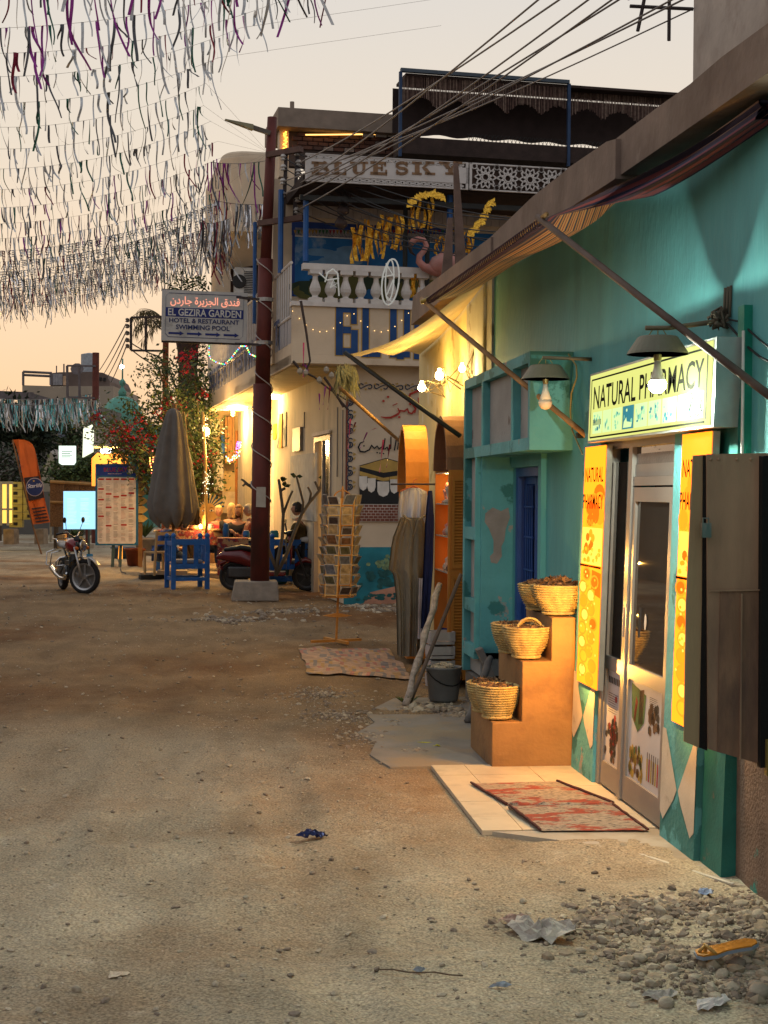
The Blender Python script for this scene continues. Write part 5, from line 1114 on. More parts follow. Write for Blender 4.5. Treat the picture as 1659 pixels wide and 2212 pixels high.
def srect(u0,v0,u1,v1,sh=0):
 a0,h0_=F.pb(u0,v1,BF);a1,h1_=F.pb(u1,v0,BF);a0s,_=F.pb(u0+sh,v1,BF);a1s,_=F.pb(u1+sh,v1,BF)
 y0,y1=BF-.012,BF-.001
 sl.hexa([F.p(a0s,y0,h0_),F.p(a1s,y0,h0_),F.p(a1s,y1,h0_),F.p(a0s,y1,h0_),F.p(a0,y0,h1_),F.p(a1,y0,h1_),F.p(a1,y1,h1_),F.p(a0,y1,h1_)])
def ser(u,w_,v=376):srect(u-w_,v,u+w_,v+3.5)
T_,B__=350,377
def sarc(cx,cy,rx,ry,a0,a1,w_):
 n=8
 for k in range(n):
  t0,t1=a0+(a1-a0)*k/n,a0+(a1-a0)*(k+1)/n
  p=F.pb(cx+rx*math.cos(t0),cy+ry*math.sin(t0),BF);q=F.pb(cx+rx*math.cos(t1),cy+ry*math.sin(t1),BF);P_,Q_=F.p(p[0],BF-.0065,p[1]),F.p(q[0],BF-.0065,q[1]);d=(Q_-P_)*.15;sl.beam(P_-d,Q_+d,.011,w_*.0075,upv=(Q_-P_).cross(F.d))
srect(678,T_,688,B__);srect(673,T_,700,T_+4);srect(673,B__-4,702,B__);srect(688,361,700,365);sarc(699,357,6,5.6,-1.6,1.6,7);sarc(701,370,7,6,-1.6,1.6,7)
srect(722,T_,732,B__);srect(716,T_,738,T_+3.5);srect(716,B__-4,748,B__);srect(744,366,748,B__)
srect(762,T_,771,369);srect(756,T_,777,T_+3.5);srect(783,T_,789,369);srect(778,T_,795,T_+3.5);sarc(775.5,367,10.5,8,0,math.pi,6)
srect(806,T_,816,B__);srect(800,T_,834,T_+4);srect(800,B__-4,836,B__);srect(816,361,826,365);srect(830,T_,834,359);srect(832,367,836,B__);srect(823,357,827,369)
sarc(868,357.5,11,6,math.pi*.5,math.pi*1.95,6);sarc(868,369.5,11,6,-math.pi*.5,math.pi*.95,6);srect(877,T_,880,360);srect(856,367,859,B__)
srect(896,T_,906,B__);srect(890,T_,911,T_+3.5);srect(890,B__-3.5,911,B__);srect(925,T_,932,363,-14);srect(912,363,922,B__,12);srect(919,T_,938,T_+3.5);srect(918,B__-3.5,940,B__)
srect(955,T_,965,364,9);srect(985,T_,991,364,-13);srect(968,363,978,B__);srect(948,T_,971,T_+3.5);srect(979,T_,998,T_+3.5);srect(962,B__-3.5,984,B__)
sl.build('sign_letters',letb,bs)
b=MB();b.fbox(F,fA1+.02,fA2,BF,BF+.04,zf0,zf0+.05*hh_);b.fbox(F,fA1+.02,fA2,BF,BF+.04,zf1-.05*hh_,zf1);b.fbox(F,fA1+.02,fA1+.06,BF,BF+.04,zf0,zf1);b.build('rosette_frame',fret,bs)
b=MB();r0=hh_*.40
nr=int((fA2-fA1)/(hh_*.86))
for i in range(nr+1):
 a=fA1+.1+hh_*.86*(i+.5);z=(zf0+zf1)/2
 ring(b,a,z,r0*.32,.016,10);
 for k in range(10):
  t0=2*math.pi*k/10;t1=t0+math.pi/10;t2=t0-math.pi/10
  P1=F.p(a+r0*.34*math.cos(t0),BF+.02,z+r0*.34*math.sin(t0));P2=F.p(a+r0*.72*math.cos(t1),BF+.02,z+r0*.72*math.sin(t1));P3=F.p(a+r0*.72*math.cos(t2),BF+.02,z+r0*.72*math.sin(t2));P4=F.p(a+r0*1.05*math.cos(t0),BF+.02,z+r0*1.05*math.sin(t0))
  for p,q in((P1,P2),(P1,P3),(P2,P4),(P3,P4)):b.beam(p,q,.03,.019,upv=(q-p).cross(F.d))
 for k in range(4):
  t0=math.pi/4+math.pi/2*k;p=F.p(a+r0*.8*math.cos(t0),BF+.02,z+r0*.8*math.sin(t0));q=F.p(a+r0*1.5*math.cos(t0)*.8,BF+.02,z+r0*1.5*math.sin(t0)*.8);b.beam(p,q,.03,.02,upv=(q-p).cross(F.d))
  ring(b,a+hh_*.43*(1 if k in(0,3)else-1),z+r0*.95*(1 if k<2 else-1),.045,.014,6)
b.build('rosette_lattice',fret,bs,kind='stuff')
bpost=mat('blue_post',(.015,.08,.25),rough=.5,var=.2)
def post_(u,v0,v1,bq,r=.03,name='post',m_=None):
 a,z1_=F.pb(u,v0,bq);_,z0_=F.pb(u,v1,bq);b=MB();b.tube([F.p(a,bq,z0_),F.p(a,bq,z1_)],r,7);b.build(name,m_ or bpost,bs)
post_(661,430,565,BF+.4,.045);post_(972,396,560,BF+.4,.05)
for u in(876,924):post_(u,424,640,BF+.8,.04,m_=MATS['black_iron'])
b4=3.0
zb0,zb1=F.pb(700,326,b4)[1],F.pb(700,289,b4)[1]
b=MB();b.fbox(F,F.pb(612,300,b4)[0],F.pb(960,300,b4)[0],b4+.03,b4+.2,zb0-.3,zb1);b.build('brick_mortar',mat('mortar',(.08,.06,.05),rough=.95,bump=.4),bs)
bm_=[mat('brick_red',(.12,.06,.045),var=.25,bump=.3),mat('brick_brown',(.085,.05,.042),var=.3,bump=.3),mat('brick_pale',(.24,.2,.18),var=.2,bump=.3)]
bw=.19;bh=(zb1-zb0)/4
me_b=[]
for m_ in bm_:
 q=MB();q.box(-.5*bw+.008,.5*bw-.008,-.02,.05,.006,bh-.006);o=q.build('brick',m_,None,origin=(0,0,0));outline_bevel(o,.006,1);me_b.append(o)
aS,aE=F.pb(630,300,b4)[0],F.pb(950,300,b4)[0];first=[True]*3;rg=random.Random(1)
for r_ in range(4):
 a=aS+(bw/2 if r_%2 else 0)
 while a<aE:
  k=2 if(rg.random()<.05)else rg.choice([0,1,0])
  if first[k]:o=me_b[k];first[k]=False
  else:o=me_b[k].copy();C.objects.link(o)
  o.parent=bs;o.location=F.p(a+bw/2,b4+rg.uniform(-.012,.01),zb0+bh*r_)-bs.location;o.rotation_euler=(0,0,R(6.15)+rg.uniform(-.03,.03));a+=bw
b=MB();zt,zt2=F.pb(700,287,b4)[1],F.pb(700,247,b4)[1]
b.fbox(F,F.pb(601,260,b4-.3)[0],F.pb(905,260,b4)[0],b4-.3,b4+1.4,zt,zt2);b.build('roof_slab',mat('roof_beige',(.22,.17,.13),var=.15,bump=.2),bs)
b=MB();b.fbox(F,F.pb(604,300,b4)[0],F.pb(624,300,b4)[0],b4+.0,b4+.25,zb0-.5,zt);b.build('roof_pillar',crm,bs)
post_(631,220,247,b4,.04,m_=MATS['roof_beige'])
glo=emi('rope_amber',(1,.42,.05),3,sample=False)
b=MB()
for i in range(26):q=F.pb(615+rnd.uniform(-4,5),285+i*1.7,b4-.05);b.ob(F.p(q[0],b4-.05,q[1]),F.e*.012,F.d*.01,(0,0,.008))
b.build('pillar_lights',glo,bs,kind='stuff')
b=MB();q0=F.pb(660,290,b4-.1);q1=F.pb(1250,289,b4-.1);b.tube([F.p(q0[0],b4-.1,q0[1]-.01),F.p(q1[0],b4-.1,q1[1]+.02)],.012,5);b.build('rope_light',emi('rope_amber2',(1,.5,.12),2.2,sample=False),bs)
b=MB()
for i in range(3):
 q=F.pb(795+i*28,290,b4-.1);b.fbox(F,q[0]-.1,q[0]+.1,b4-.12,b4-.08,q[1]-.05,q[1]+.1)
b.build('roof_box',fret,bs)
b5=1.2
pg=thing('roof_pergola','rooftop pergola of blue posts hung with dark reed blinds','pergola',F.p(1.0,b5,7.5))
pa_,pz=F.pb(865,155,b5),F.pb(1230,155,b5)
zP1=pa_[1];zP0=F.pb(865,325,b5)[1]
aP=[F.pb(865,200,b5)[0],F.pb(1229,200,b5)[0],F.pb(1500,200,b5)[0]]
for a in aP[:2]:
 b=MB();b.fbox(F,a-.025,a+.025,b5-.03,b5+.03,zP0-.1,zP1);b.build('post',mat('post_dim_blue',(.02,.045,.10),rough=.7),pg)
b=MB();b.fbox(F,aP[0],aP[1],b5-.04,b5+.04,zP1,zP1+.06);b.build('top_beam',mat('pergola_beam',(.05,.07,.09),rough=.6),pg)
reed=mat('reed',(.085,.05,.04),rough=.9,var=.4,vs=20);reed2=mat('reed_light',(.16,.11,.085),rough=.9,var=.4,vs=20)
def blind(a0,a1,z1_,z0_,bq,scal,seed,name='reed_blind',tilt=0,step=.028):
 b=MB();rg=random.Random(seed);a=a0
 while a<a1:
  zz=z0_+scal*abs(math.sin((a-a0)*math.pi/.62))+rg.uniform(-.02,.02);zt_=z1_+rg.uniform(-.012,.012)
  b.beam(F.p(a,bq,zz),F.p(a+rg.uniform(-.004,.004),bq+tilt,zt_),.014,.014,upv=F.d,mi=1 if rg.random()<.42 else 0);a+=step*rg.uniform(.8,1.2)
 return b.build(name,[reed,reed2],pg,kind='stuff')
hzz=lambda v:F.pb(865,v,b5)[1]
blind(aP[0]+.03,aP[1]-.03,hzz(161),hzz(228),b5+.06,.18,1)
blind(aP[1]+.03,aP[2]+1,hzz(184),hzz(228),b5+.06,.16,2)
blind(aP[1]+.03,aP[2]+1,hzz(158),hzz(176),b5+.3,.0,3)
b=MB();b.grid(lambda i,j:F.p(aP[0]+(aP[2]+1-aP[0])*i,b5+.6,hzz(170)+(hzz(270)-hzz(170))*j+.02*math.sin(i*60)*j),60,4);b.build('inner_blind',mat('blind_dark',(.03,.02,.018),rough=.95),pg)
b=MB();b.fbox(F,aP[0],aP[2]+1,b5+.0,b5+.5,hzz(330),hzz(294));b.build('low_wall',wd_dark,pg)
b=MB();b.fbox(F,aP[0]+.1,aP[2]+1,b5+.05,b5+.75,hzz(161),hzz(155));b.build('pergola_roof',wd_dark,pg)
b=MB()
a=aP[0]+1.2
while a<aP[2]+1:
 b.tube([F.p(a,b5+.1,hzz(294)),F.p(a+.05,b5+.1,hzz(285)),F.p(a,b5+.1,hzz(276))],.005,4);b.tube([F.p(a+.06,b5+.1,hzz(294)),F.p(a+.01,b5+.1,hzz(285)),F.p(a+.06,b5+.1,hzz(276))],.005,4);a+=.07
b.build('wire_mesh',mat('black_iron',(.02,.022,.02)),pg,kind='stuff')
b=MB();b.fbox(F,F.pb(1100,280,2.6)[0],F.pb(1310,280,2.6)[0],2.6,2.63,hzz(296),hzz(277));b.build('pale_curtain_strip',mat('pale_strip',(.6,.5,.3)),pg)
zsl0=lambda bq:F.pa(0,0,0)
B0=BF+.15;B1=F.pa(450,800,AL)[0]
zt0=F.pa(622,640,AL)[1];zb0_=zc+.0
slm=[mat('slat_white',(.4,.37,.36),var=.25,vs=6,bump=.2,c2=(.16,.18,.24),ps=3,pt=.55,pw=.05,stretch=(1,1,.3)),mat('slat_blue',(.15,.17,.23),var=.3,vs=6,bump=.2,c2=(.3,.28,.27),ps=3,pt=.6,pw=.05)]
b=MB();b.fbox(F,AL,AL+.06,B0,B1,zc-.02,zc+.32);b.build('side_fascia',crm,bs)
b=MB();b.fbox(F,AL+.05,AL+.08,B0,B1,zc+.32,zcap-.25);b.build('slat_backing',mat('slat_gap',(.16,.14,.13)),bs)
bq=B0;i=0
pr2={}
while bq<B1-.1:
 k=rnd.choice([0,0,1]);hgt=zcap-.25-(zc+.32)
 if k not in pr2:
  q=MB();q.box(-.012,.02,0,.085,0,hgt);o=q.build('slat',slm[k],None,origin=(0,0,0));pr2[k]=o
 else:o=pr2[k].copy();C.objects.link(o)
 o.parent=bs;o.location=F.p(AL+.01+rnd.uniform(-.006,.006),bq,zc+.322)-bs.location;o.rotation_euler=(0,0,R(6.15));bq+=.10
tx=MB();o_=F.p(AL-.035,B1-.5,zc+.42);put_text(tx,'BLUE SKY RESTAURANT',F.p(AL-.035,B1-.6,zc+.40),-F.d*(B1-B0-1.6),V((0,0,.42)),0,.01);tx.build('side_lettering',mat('slat_letter',(.06,.08,.16)),bs,kind='stuff')
b=MB()
for zz in(zcap-.22,zrail+.02):b.tube([F.p(AL,B0,zz),F.p(AL,B1,zz)],.025,6)
b.build('side_rail',wpt,bs)
bq=B0+.05
pr3=None
while bq<B1:
 if pr3 is None:
  q=MB();q.tube([(0,0,0),(0,0,zrail+.02-(zcap-.22))],.016,6);pr3=q.build('rail_bar',wpt,None,origin=(0,0,0));o=pr3
 else:o=pr3.copy();C.objects.link(o)
 o.parent=bs;o.location=F.p(AL,bq,zcap-.22)-bs.location;bq+=.24
b7=11.2
aU0=F.pb(481,400,b7)[0];aU1=F.pb(642,400,b7)[0];zz1=F.pb(540,326,b7)[1];zz0=F.pb(540,500,b7)[1]
def rbox(a0,a1,b0_,b1_,z0_,z1_,r,name,m_,rt=.16):
 mb=MB();poly=[(a1,b0_),(a1,b1_),(a0,b1_)]+[(a0+r-r*math.cos(t),b0_+r-r*math.sin(t))for t in[math.pi/2*i/6 for i in range(7)]]
 n=len(poly);lv=[(z0_,0),(z1_-rt,0),(z1_-rt*.35,.03),(z1_,.1)]
 k0=0;ca,cb_=(a0+a1)/2,(b0_+b1_)/2
 for z,ins_ in lv:
  for(a,bb_)in poly:mb.v.append(tuple(F.p(a+(ins_ if a<ca else-ins_*0),bb_+(ins_*.5 if bb_<cb_ else 0),z)))
 for k in range(len(lv)-1):
  for j in range(n):p=k*n+j;q=k*n+(j+1)%n;mb.f.append((p,q,q+n,p+n));mb.m.append(0)
 mb.f.append(tuple(range(n)));mb.m.append(0);mb.f.append(tuple((len(lv)-1)*n+j for j in range(n)));mb.m.append(0)
 return mb.build(name,m_,bs)
rbox(aU0,aU1,b7,b7+4,zz0,zz1,.5,'rounded_parapet',crm)
b=MB();zs0=F.pb(470,590,b7+1)[1]
aS0=F.pb(462,560,b7+.6)[0]
b.add([F.p(aU0,b7+.3,zz0+.01),F.p(aU1,b7,zz0+.01),F.p(aU1,b7+1.2,zz0-.45),F.p(aU0+.1,b7+1.2,zz0-.75),F.p(aU0,b7+4,zz0),F.p(aU1,b7+4,zz0)],[(0,1,2,3),(0,3,4),(1,5,2),(3,2,5,4)]);b.build('curved_soffit',crm,bs)
wbz=zc+.14
b=MB();aW0=F.pb(458,600,b7+1.3)[0];aD0=F.pb(497,600,b7+1.3)[0];b.fbox(F,aW0,aD0,b7+1.2,b7+1.5,wbz,zz0-.3);b.build('side_pier',crm,bs)
b=MB();b.fbox(F,aD0,F.pb(600,600,b7+1.7)[0],b7+1.7,b7+1.8,wbz,zz0-.1);b.build('dark_doorway',mat('dark_brown_door',(.05,.025,.018),rough=.7),bs)
b=MB();b.fbox(F,F.pb(575,600,b7-.2)[0],F.pb(602,600,b7-.2)[0],b7-.2,b7+.3,wbz,zz0);b.fbox(F,F.pb(590,600,1.6)[0],F.pb(636,600,1.6)[0],1.6,2.0,wbz,F.pb(600,430,1.6)[1]);b.build('upper_pier',crm,bs)
ac=thing('air_conditioner','white outdoor air-conditioner unit on the upper side balcony','air conditioner',F.p(aD0,b7+1.3,wbz));bA_=b7+.9
a0,z1_=F.pb(508,577,bA_);a1,z0_=F.pb(553,640,bA_);b=MB();b.fbox(F,a0,a1,bA_,bA_+.3,z0_,z1_);b.build('ac_case',mat('ac_white',(.5,.5,.47),rough=.5),ac)
b=MB();a2=F.pb(527,600,bA_)[0]
k=13
for i in range(k):z=z0_+(z1_-z0_)*(.1+.8*i/k);b.fbox(F,a2,a1-.05,bA_-.012,bA_-.001,z,z+.02)
b.build('ac_grille',mat('ac_dark',(.03,.03,.03)),ac,kind='stuff')
b=MB();b.lathe([(.001,.0),(.16,.002),(.17,.01),(.15,.02)],F.p(a0+.1,bA_-.0,(z0_+z1_)/2),16,axis=Matrix.Rotation(R(90),3,'X'));b.build('ac_fan',mat('ac_dark',(.03,.03,.03)),ac)
post_(551,480,700,B0+2.2,.035);post_(607,410,590,.8,.045)
for i,(u,v,lab)in enumerate(((513,881,'glowing tube lamp under the side balcony, left of the red pole'),(580,857,'glowing lamp under the side balcony, just right of the red pole'))):
 q=onz(u,v,zc-.06);t=thing('ceiling_lamp',lab,'lamp',q,'lamps under the side balcony');b=MB();b.ob(q,F.e*.22,F.d*.1,(0,0,.035));b.build('lamp_glass',emi('lamp_tube',(1,.78,.36),22),t);b=MB();b.ob(q+V((0,0,.045)),F.e*.24,F.d*.12,(0,0,.01));b.build('lamp_base',wpt,t)
 point_light('lamp_light',q-V((0,0,.12)),80,(1,.62,.2),t,.1)
for i,(u,v)in enumerate(((748,430),(741,452),(737,480))):
 a,z=F.pb(u,v,.2);t=thing('hanging_pot',['dark clay pot lantern hanging highest above the balcony','dark clay pot lantern hanging in the middle of three','dark clay pot lantern hanging lowest, left of the gold tinsel'][i],'pot lantern',F.p(a,.2,z-.12),'pot lanterns above the balcony');b=MB();b.lathe([(.05,-.1),(.1,-.06),(.105,0),(.06,.07),(.025,.11),(.02,.16)],F.p(a,.2,z),12);b.build('pot',mat('pot_clay',(.06,.04,.035),rough=.5,c2=(.25,.18,.1),ps=5,pt=.6),t,smooth=True)
 b=MB();b.tube([F.p(a,.2,z+.15),F.p(a,.2,z_a-.02)],.006,4);b.build('hanging_cord',dpole,t)
tb_=F.p(0,BF-.05,0)
fl_=thing('flamingo','large pink flamingo figure standing at the balcony rail, head curled down','flamingo figure',F.p(F.pb(940,600,BF)[0],BF,zcap))
fb=BF-.12
def fp(u,v,off=0):a,z=F.pb(u,v,fb);return F.p(a,fb+off,z)
pinkm=mat('flamingo_pink',(.38,.16,.13),rough=.6,var=.2,c2=(.3,.2,.17),ps=2,pt=.5,pw=.2)
b=MB();neck=[(955,585),(935,583),(916,577),(905,565),(906,553),(915,543),(921,530),(916,519),(903,516),(893,520),(887,528)]
b.tube([fp(*q)for q in neck],[.11,.09,.065,.055,.048,.045,.043,.042,.043,.05,.045],10);b.build('neck',pinkm,fl_,smooth=True)
b=MB();b.tube([fp(*q)for q in((890,524),(885,533),(888,545),(897,552))],[.045,.038,.025,.008],8);b.build('beak',mat('beak_dark',(.03,.02,.02),rough=.4),fl_,smooth=True)
b=MB();b.tube([fp(*q)for q in((925,583),(940,576),(960,570),(980,574),(1005,583),(1020,590))],[.05,.15,.2,.19,.12,.03],12);b.build('body',pinkm,fl_,smooth=True)
b=MB();b.tube([fp(955,590),fp(957,640)],.018,6);b.tube([fp(968,590),fp(971,640)],.018,6);b.build('leg',pinkm,fl_)
b=MB();wh=emi('wire_white',(.6,.6,.55),.25,sample=False)
def loop(cu,cv,ru,rv,tilt=0,r=.013,n=22):return[fp(cu+ru*math.cos(t)*math.cos(tilt)-rv*math.sin(t)*math.sin(tilt),cv+ru*math.cos(t)*math.sin(tilt)+rv*math.sin(t)*math.cos(tilt),-.05)for t in[2*math.pi*i/n for i in range(n+1)]]
b.tube(loop(842,610,18,50,.12),.014,5);b.tube(loop(840,606,9,44,.05),.012,5);b.tube([fp(832,570,-.05),fp(850,600,-.05),fp(833,640,-.05),fp(846,655,-.05)],.01,5);b.tube([fp(823,600,-.05),fp(846,595,-.05)],.01,5)
tag(b.build('wire_ornament',mat('wire_white',(.6,.6,.55)),smooth=True),'tall white oval wire light ornament hung on the balustrade','light ornament')
b=MB();b.tube([fp(701,610,-.05),fp(706,590,-.05),fp(718,582,-.05),fp(728,592,-.05),fp(731,640,-.05)],.013,5);b.tube([fp(688,590,-.05),fp(705,606,-.05),fp(731,602,-.05)],.011,5);b.tube([fp(712,622,-.05),fp(719,606,-.05),fp(726,622,-.05),fp(709,612,-.05),fp(729,612,-.05),fp(712,622,-.05)],.01,5)
tag(b.build('wire_ornament',MATS['wire_white'],smooth=True),'white wire star and arch ornament on the left of the balustrade','light ornament')
goldf=mat('gold_foil',(.85,.45,.06),rough=.3,metal=1,var=.35,vs=30,bump=.8,bs=60)
def tinsel(u0,v0,u1,v1,bq,seed,n,label,w_=.035,hang=None):
 rg=random.Random(seed);t=thing('gold_tinsel',label,'tinsel',F.p(F.pb(u0,v0,bq)[0],bq,F.pb(u0,v1,bq)[1]),'gold tinsel above the balcony')
 for i in range(n):
  u=u0+(u1-u0)*(i+.5)/n+rg.uniform(-2,2);a,z1_=F.pb(u,v0+rg.uniform(-5,8)+(hang or(lambda s:0))((i+.5)/n),bq);_,z0_=F.pb(u,v1+rg.uniform(-12,6),bq);b=MB();k=12
  b.grid(lambda s,j:F.p(a+w_*(j-.5)*math.cos(s*2.5+i)+.02*math.sin(s*6+i),bq+w_*(j-.5)*math.sin(s*2.5+i)+.015*math.sin(s*25),z1_+(z0_-z1_)*s),k,2);b.build('tinsel_strip',goldf,t)
 return t
tinsel(760,486,800,568,-.15,1,6,'thick gold tinsel strips, lowest and leftmost over the balcony',.07,lambda s:-10*s)
tinsel(796,480,832,558,-.15,2,5,'thin gold tinsel strips just right of the lowest bunch',.045)
tinsel(822,462,872,540,-.15,3,7,'gold tinsel strips in front of the blue upper mural',.06)
tinsel(884,430,936,500,-.15,4,7,'long gold tinsel strips above the flamingo',.05)
tinsel(885,580,905,640,-.3,5,4,'gold tinsel hanging below the flamingo head',.06)
tinsel(938,512,960,552,-.1,6,6,'short gold tinsel fringe behind the flamingo neck',.03)
tinsel(985,505,1022,556,-.1,7,7,'gold tinsel at the right behind the wooden stakes',.05)
b=MB();rg=random.Random(5)
for i in range(60):
 f=i/60;q=fp(1062-48*f+rg.uniform(-5,5),432+78*f**.8+rg.uniform(-4,4));b.ob(q,(rg.uniform(.01,.05),0,rg.uniform(-.03,.03)),(0,.01,.01),(0,0,.02))
for i in range(50):
 f=i/50;q=fp(885+75*f,440-22*math.sin(f*2.6)+rg.uniform(-4,4));b.ob(q,(rg.uniform(.01,.05),0,rg.uniform(-.03,.03)),(0,.01,.01),(0,0,.02))
tag(b.build('gold_garland',goldf),'fluffy gold garland draped above the flamingo','garland',kind='stuff')
b=MB()
for(u,v0,v1)in((972,470,608),(989,350,590),(978,465,600)):b.beam(onx(u,v0,2.25),onx(u-6,v1,2.25),.07,.05,upv=(1,0,0))
stk=None
for i,(u,v0,v1,du)in enumerate(((973,470,608,-8),(985,352,590,12))):
 y_=17.6;b=MB();p,q=ony(u,v0,y_),ony(u+du,v1,y_);k=.07;b.hexa([q+V((-k,0,0)),q+V((k,0,0)),q+V((k,.05,0)),q+V((-k,.05,0)),p+V((-k*.4,0,0)),p+V((k*.4,0,0)),p+V((k*.4,.05,0)),p+V((-k*.4,.05,0))])
 tag(b.build('stake',mat('stake_wood',(.13,.085,.065),rough=.9,var=.3)),['shorter brown wooden stake rising beside the flamingo','taller brown wooden stake rising beside the flamingo'][i],'stake')
b=MB();rg=random.Random(8)
for i in range(20):
 f=i/19;u=632+280*f;v=672+45*abs(math.sin(f*math.pi*2.2));a,z=F.pb(u,v,BF-.03);b.ob(F.p(a,BF-.03,z),(.005,0,0),(0,.005,0),(0,0,.005))
tag(b.build('fairy_lights',emi('fairy_warm',(1,.6,.2),2.5,sample=False)),'string of tiny warm lights draped across the balcony front','fairy lights',kind='stuff')
# ==== RED POLE, LAMP ARM, ROAD SIGN, WIRES
pbase=onz(552,1294,0);PD=(pbase-EYE).dot(fw)
pp=lambda u,v,dd=0:atd(u,v,PD+.1+dd)
rp=thing('utility_pole','leaning dark red steel pole on a concrete block in front of the restaurant','pole',pbase)
redm=mat('pole_red',(.105,.022,.016),rough=.65,var=.25,vs=4,bump=.15,bs=20,c2=(.06,.02,.015),ps=1.5,pt=.55,pw=.1,stretch=(1,1,.5))
b=MB();r1,r2,r3=.158,.125,.085;b.tube([pp(561,1262),pp(567,830)],[r1,r1*.97],16);b.build('lower_shaft',redm,rp,smooth=True)
b=MB();b.tube([pp(567,832),pp(574,560)],[r2,r2*.97],16);b.build('middle_shaft',redm,rp,smooth=True)
b=MB();b.tube([pp(574,562),pp(588,254)],[r3*1.1,r3*.95],14);b.build('upper_shaft',redm,rp,smooth=True)
b=MB();q=pp(551,1258);b.hexa([pbase+V((-.40,-.25,-.02)),pbase+V((.38,-.25,-.02)),pbase+V((.38,.4,-.02)),pbase+V((-.40,.4,-.02)),pbase+V((-.34,-.2,.3)),pbase+V((.36,-.2,.3)),pbase+V((.36,.4,.3)),pbase+V((-.34,.4,.3))]);outline_bevel(b.build('concrete_block',mat('pole_block',(.24,.2,.16),rough=.95,var=.2,bump=.6,bs=15),rp),.02)
for(p,q)in(((585,335),(652,322)),((567,483),(655,470))):
 b=MB();b.beam(pp(p[0]-8,p[1],-.12),pp(*q,-.5),.09,.09);b.build('crossarm',mat('crossarm',(.12,.07,.055),rough=.8,var=.2),rp)
b=MB()
for(u,v0,v1)in((614,335,478),(638,335,476)):b.beam(pp(u+4,v0,-.3),pp(u-2,v1,-.3),.06,.06,upv=(0,1,0))
b.build('insulator_frame',mat('dark_iron_b',(.05,.04,.04)),rp)
ins_m=mat('porcelain',(.45,.42,.38),rough=.3)
ipts=[(642,330),(645,352),(645,372),(645,402),(643,430),(641,455),(612,340),(612,362),(611,392),(610,420)]
for(u,v)in ipts:b=MB();b.lathe([(.02,-.05),(.05,-.04),(.03,-.01),(.055,.01),(.03,.05)],pp(u,v,-.34),8);b.build('insulator',ins_m,rp)
b=MB();b.beam(pp(584,288,-.1),pp(545,275,-.15),.07,.07);b.tube([pp(583,288,-.1),pp(560,280,-.12),pp(540,272,-.15)],.035,7);b.build('lamp_arm',mat('lamp_arm',(.1,.08,.06),rough=.5),rp)
b=MB();c0,c1=pp(546,275,-.15),pp(486,260,-.3);dd=(c1-c0);s=dd.cross(V((0,0,1))).normalized();
b.hexa([c0-s*.06-V((0,0,.05)),c1-s*.03-V((0,0,.0)),c1+s*.03-V((0,0,.0)),c0+s*.06-V((0,0,.05)),c0-s*.05+V((0,0,.04)),c1-s*.03+V((0,0,.02)),c1+s*.03+V((0,0,.02)),c0+s*.05+V((0,0,.04))]);b.build('lamp_head',mat('lamp_head',(.2,.18,.1),rough=.5),rp)
b=MB();sp=[]
for i in range(120):t=i/119;v=1085-(1085-560)*t;uc=561+(v-1262)/(830-1262)*6;ang=t*2*math.pi*6.5;rr=.17 if v>830 else .14;c=pp(uc+(0 if v>830 else 2),v,0);sp.append(c+V((math.cos(ang)*rr,-math.sin(ang)*rr,0)))
b.tube(sp,.010,5);b.build('spiral_cable',mat('white_cable',(.4,.35,.32)),rp,smooth=True)
b=MB();b.add([pp(554,1052,-.19),pp(574,1052,-.19),pp(574,1096,-.19),pp(553,1095,-.19)],[(3,2,1,0)]);b.build('pasted_notice',mat('notice',(.4,.36,.3)),rp)
for v in(648,741):b=MB();b.lathe([(.145,-.03),(.145,.03)],pp(570 if v>700 else 572,v),16);b.build('band',mat('steel_band',(.35,.33,.3),rough=.4,metal=.6),rp)
sg=thing('hotel_sign','white road sign for a garden hotel with red Arabic line and four blue arrows','sign',pp(440,740))
sc4=[pp(348,735,-.25),pp(532,742,-.1),pp(535,633,-.1),pp(350,625,-.25)]
nrm=(sc4[1]-sc4[0]).cross(sc4[3]-sc4[0]).normalized();
if nrm.dot(EYE-sc4[0])<0:nrm=-nrm
b=MB();b.hexa([*(q-nrm*.06 for q in sc4),*(q for q in sc4)]);b.build('sign_board',mat('sign_white',(.4,.39,.37),rough=.5,var=.1,vs=4,bump=.05,c2=(.3,.29,.27),ps=3),sg)
def sp_(x,y,o=.004):return sc4[0].lerp(sc4[1],x).lerp(sc4[3].lerp(sc4[2],x),y)+nrm*o
sb=MB()
def sgf(poly,mi,o=.004):sb.add([sp_(x,y,o)for x,y in poly],[tuple(range(len(poly)))],mi)
def sgt(st_,x0,x1,y0,y1,mi,bold=.01,o=.008):
 vs,fs=text_shape(st_,bold);sb.add([sp_(x0+(x1-x0)*x,y0+(y1-y0)*y,o)for x,y in vs],fs,mi)
def rrect(x0,y0,x1,y1,t=.006):
 c=.035;cy_=.06;pts=[(x0+c,y0),(x1-c,y0),(x1,y0+cy_),(x1,y1-cy_),(x1-c,y1),(x0+c,y1),(x0,y1-cy_),(x0,y0+cy_),(x0+c,y0)]
 for(xa,ya),(xb,yb)in zip(pts,pts[1:]):stroke(sb,[(0,0),(1,0)],1,sp_(0,0),V((1,0,0)),V((0,0,1)),0)if False else sb.add([sp_(xa,ya,.005),sp_(xb,yb,.005),sp_(xb+(.004 if abs(ya-yb)>.02 else 0),yb+(.012 if abs(xa-xb)>.02 else 0),.005),sp_(xa+(.004 if abs(ya-yb)>.02 else 0),ya+(.012 if abs(xa-xb)>.02 else 0),.005)],[(0,1,2,3)],0)
rrect(.045,.07,.955,.93)
sgf([(.045,.475),(.955,.475),(.955,.655),(.045,.655)],1)
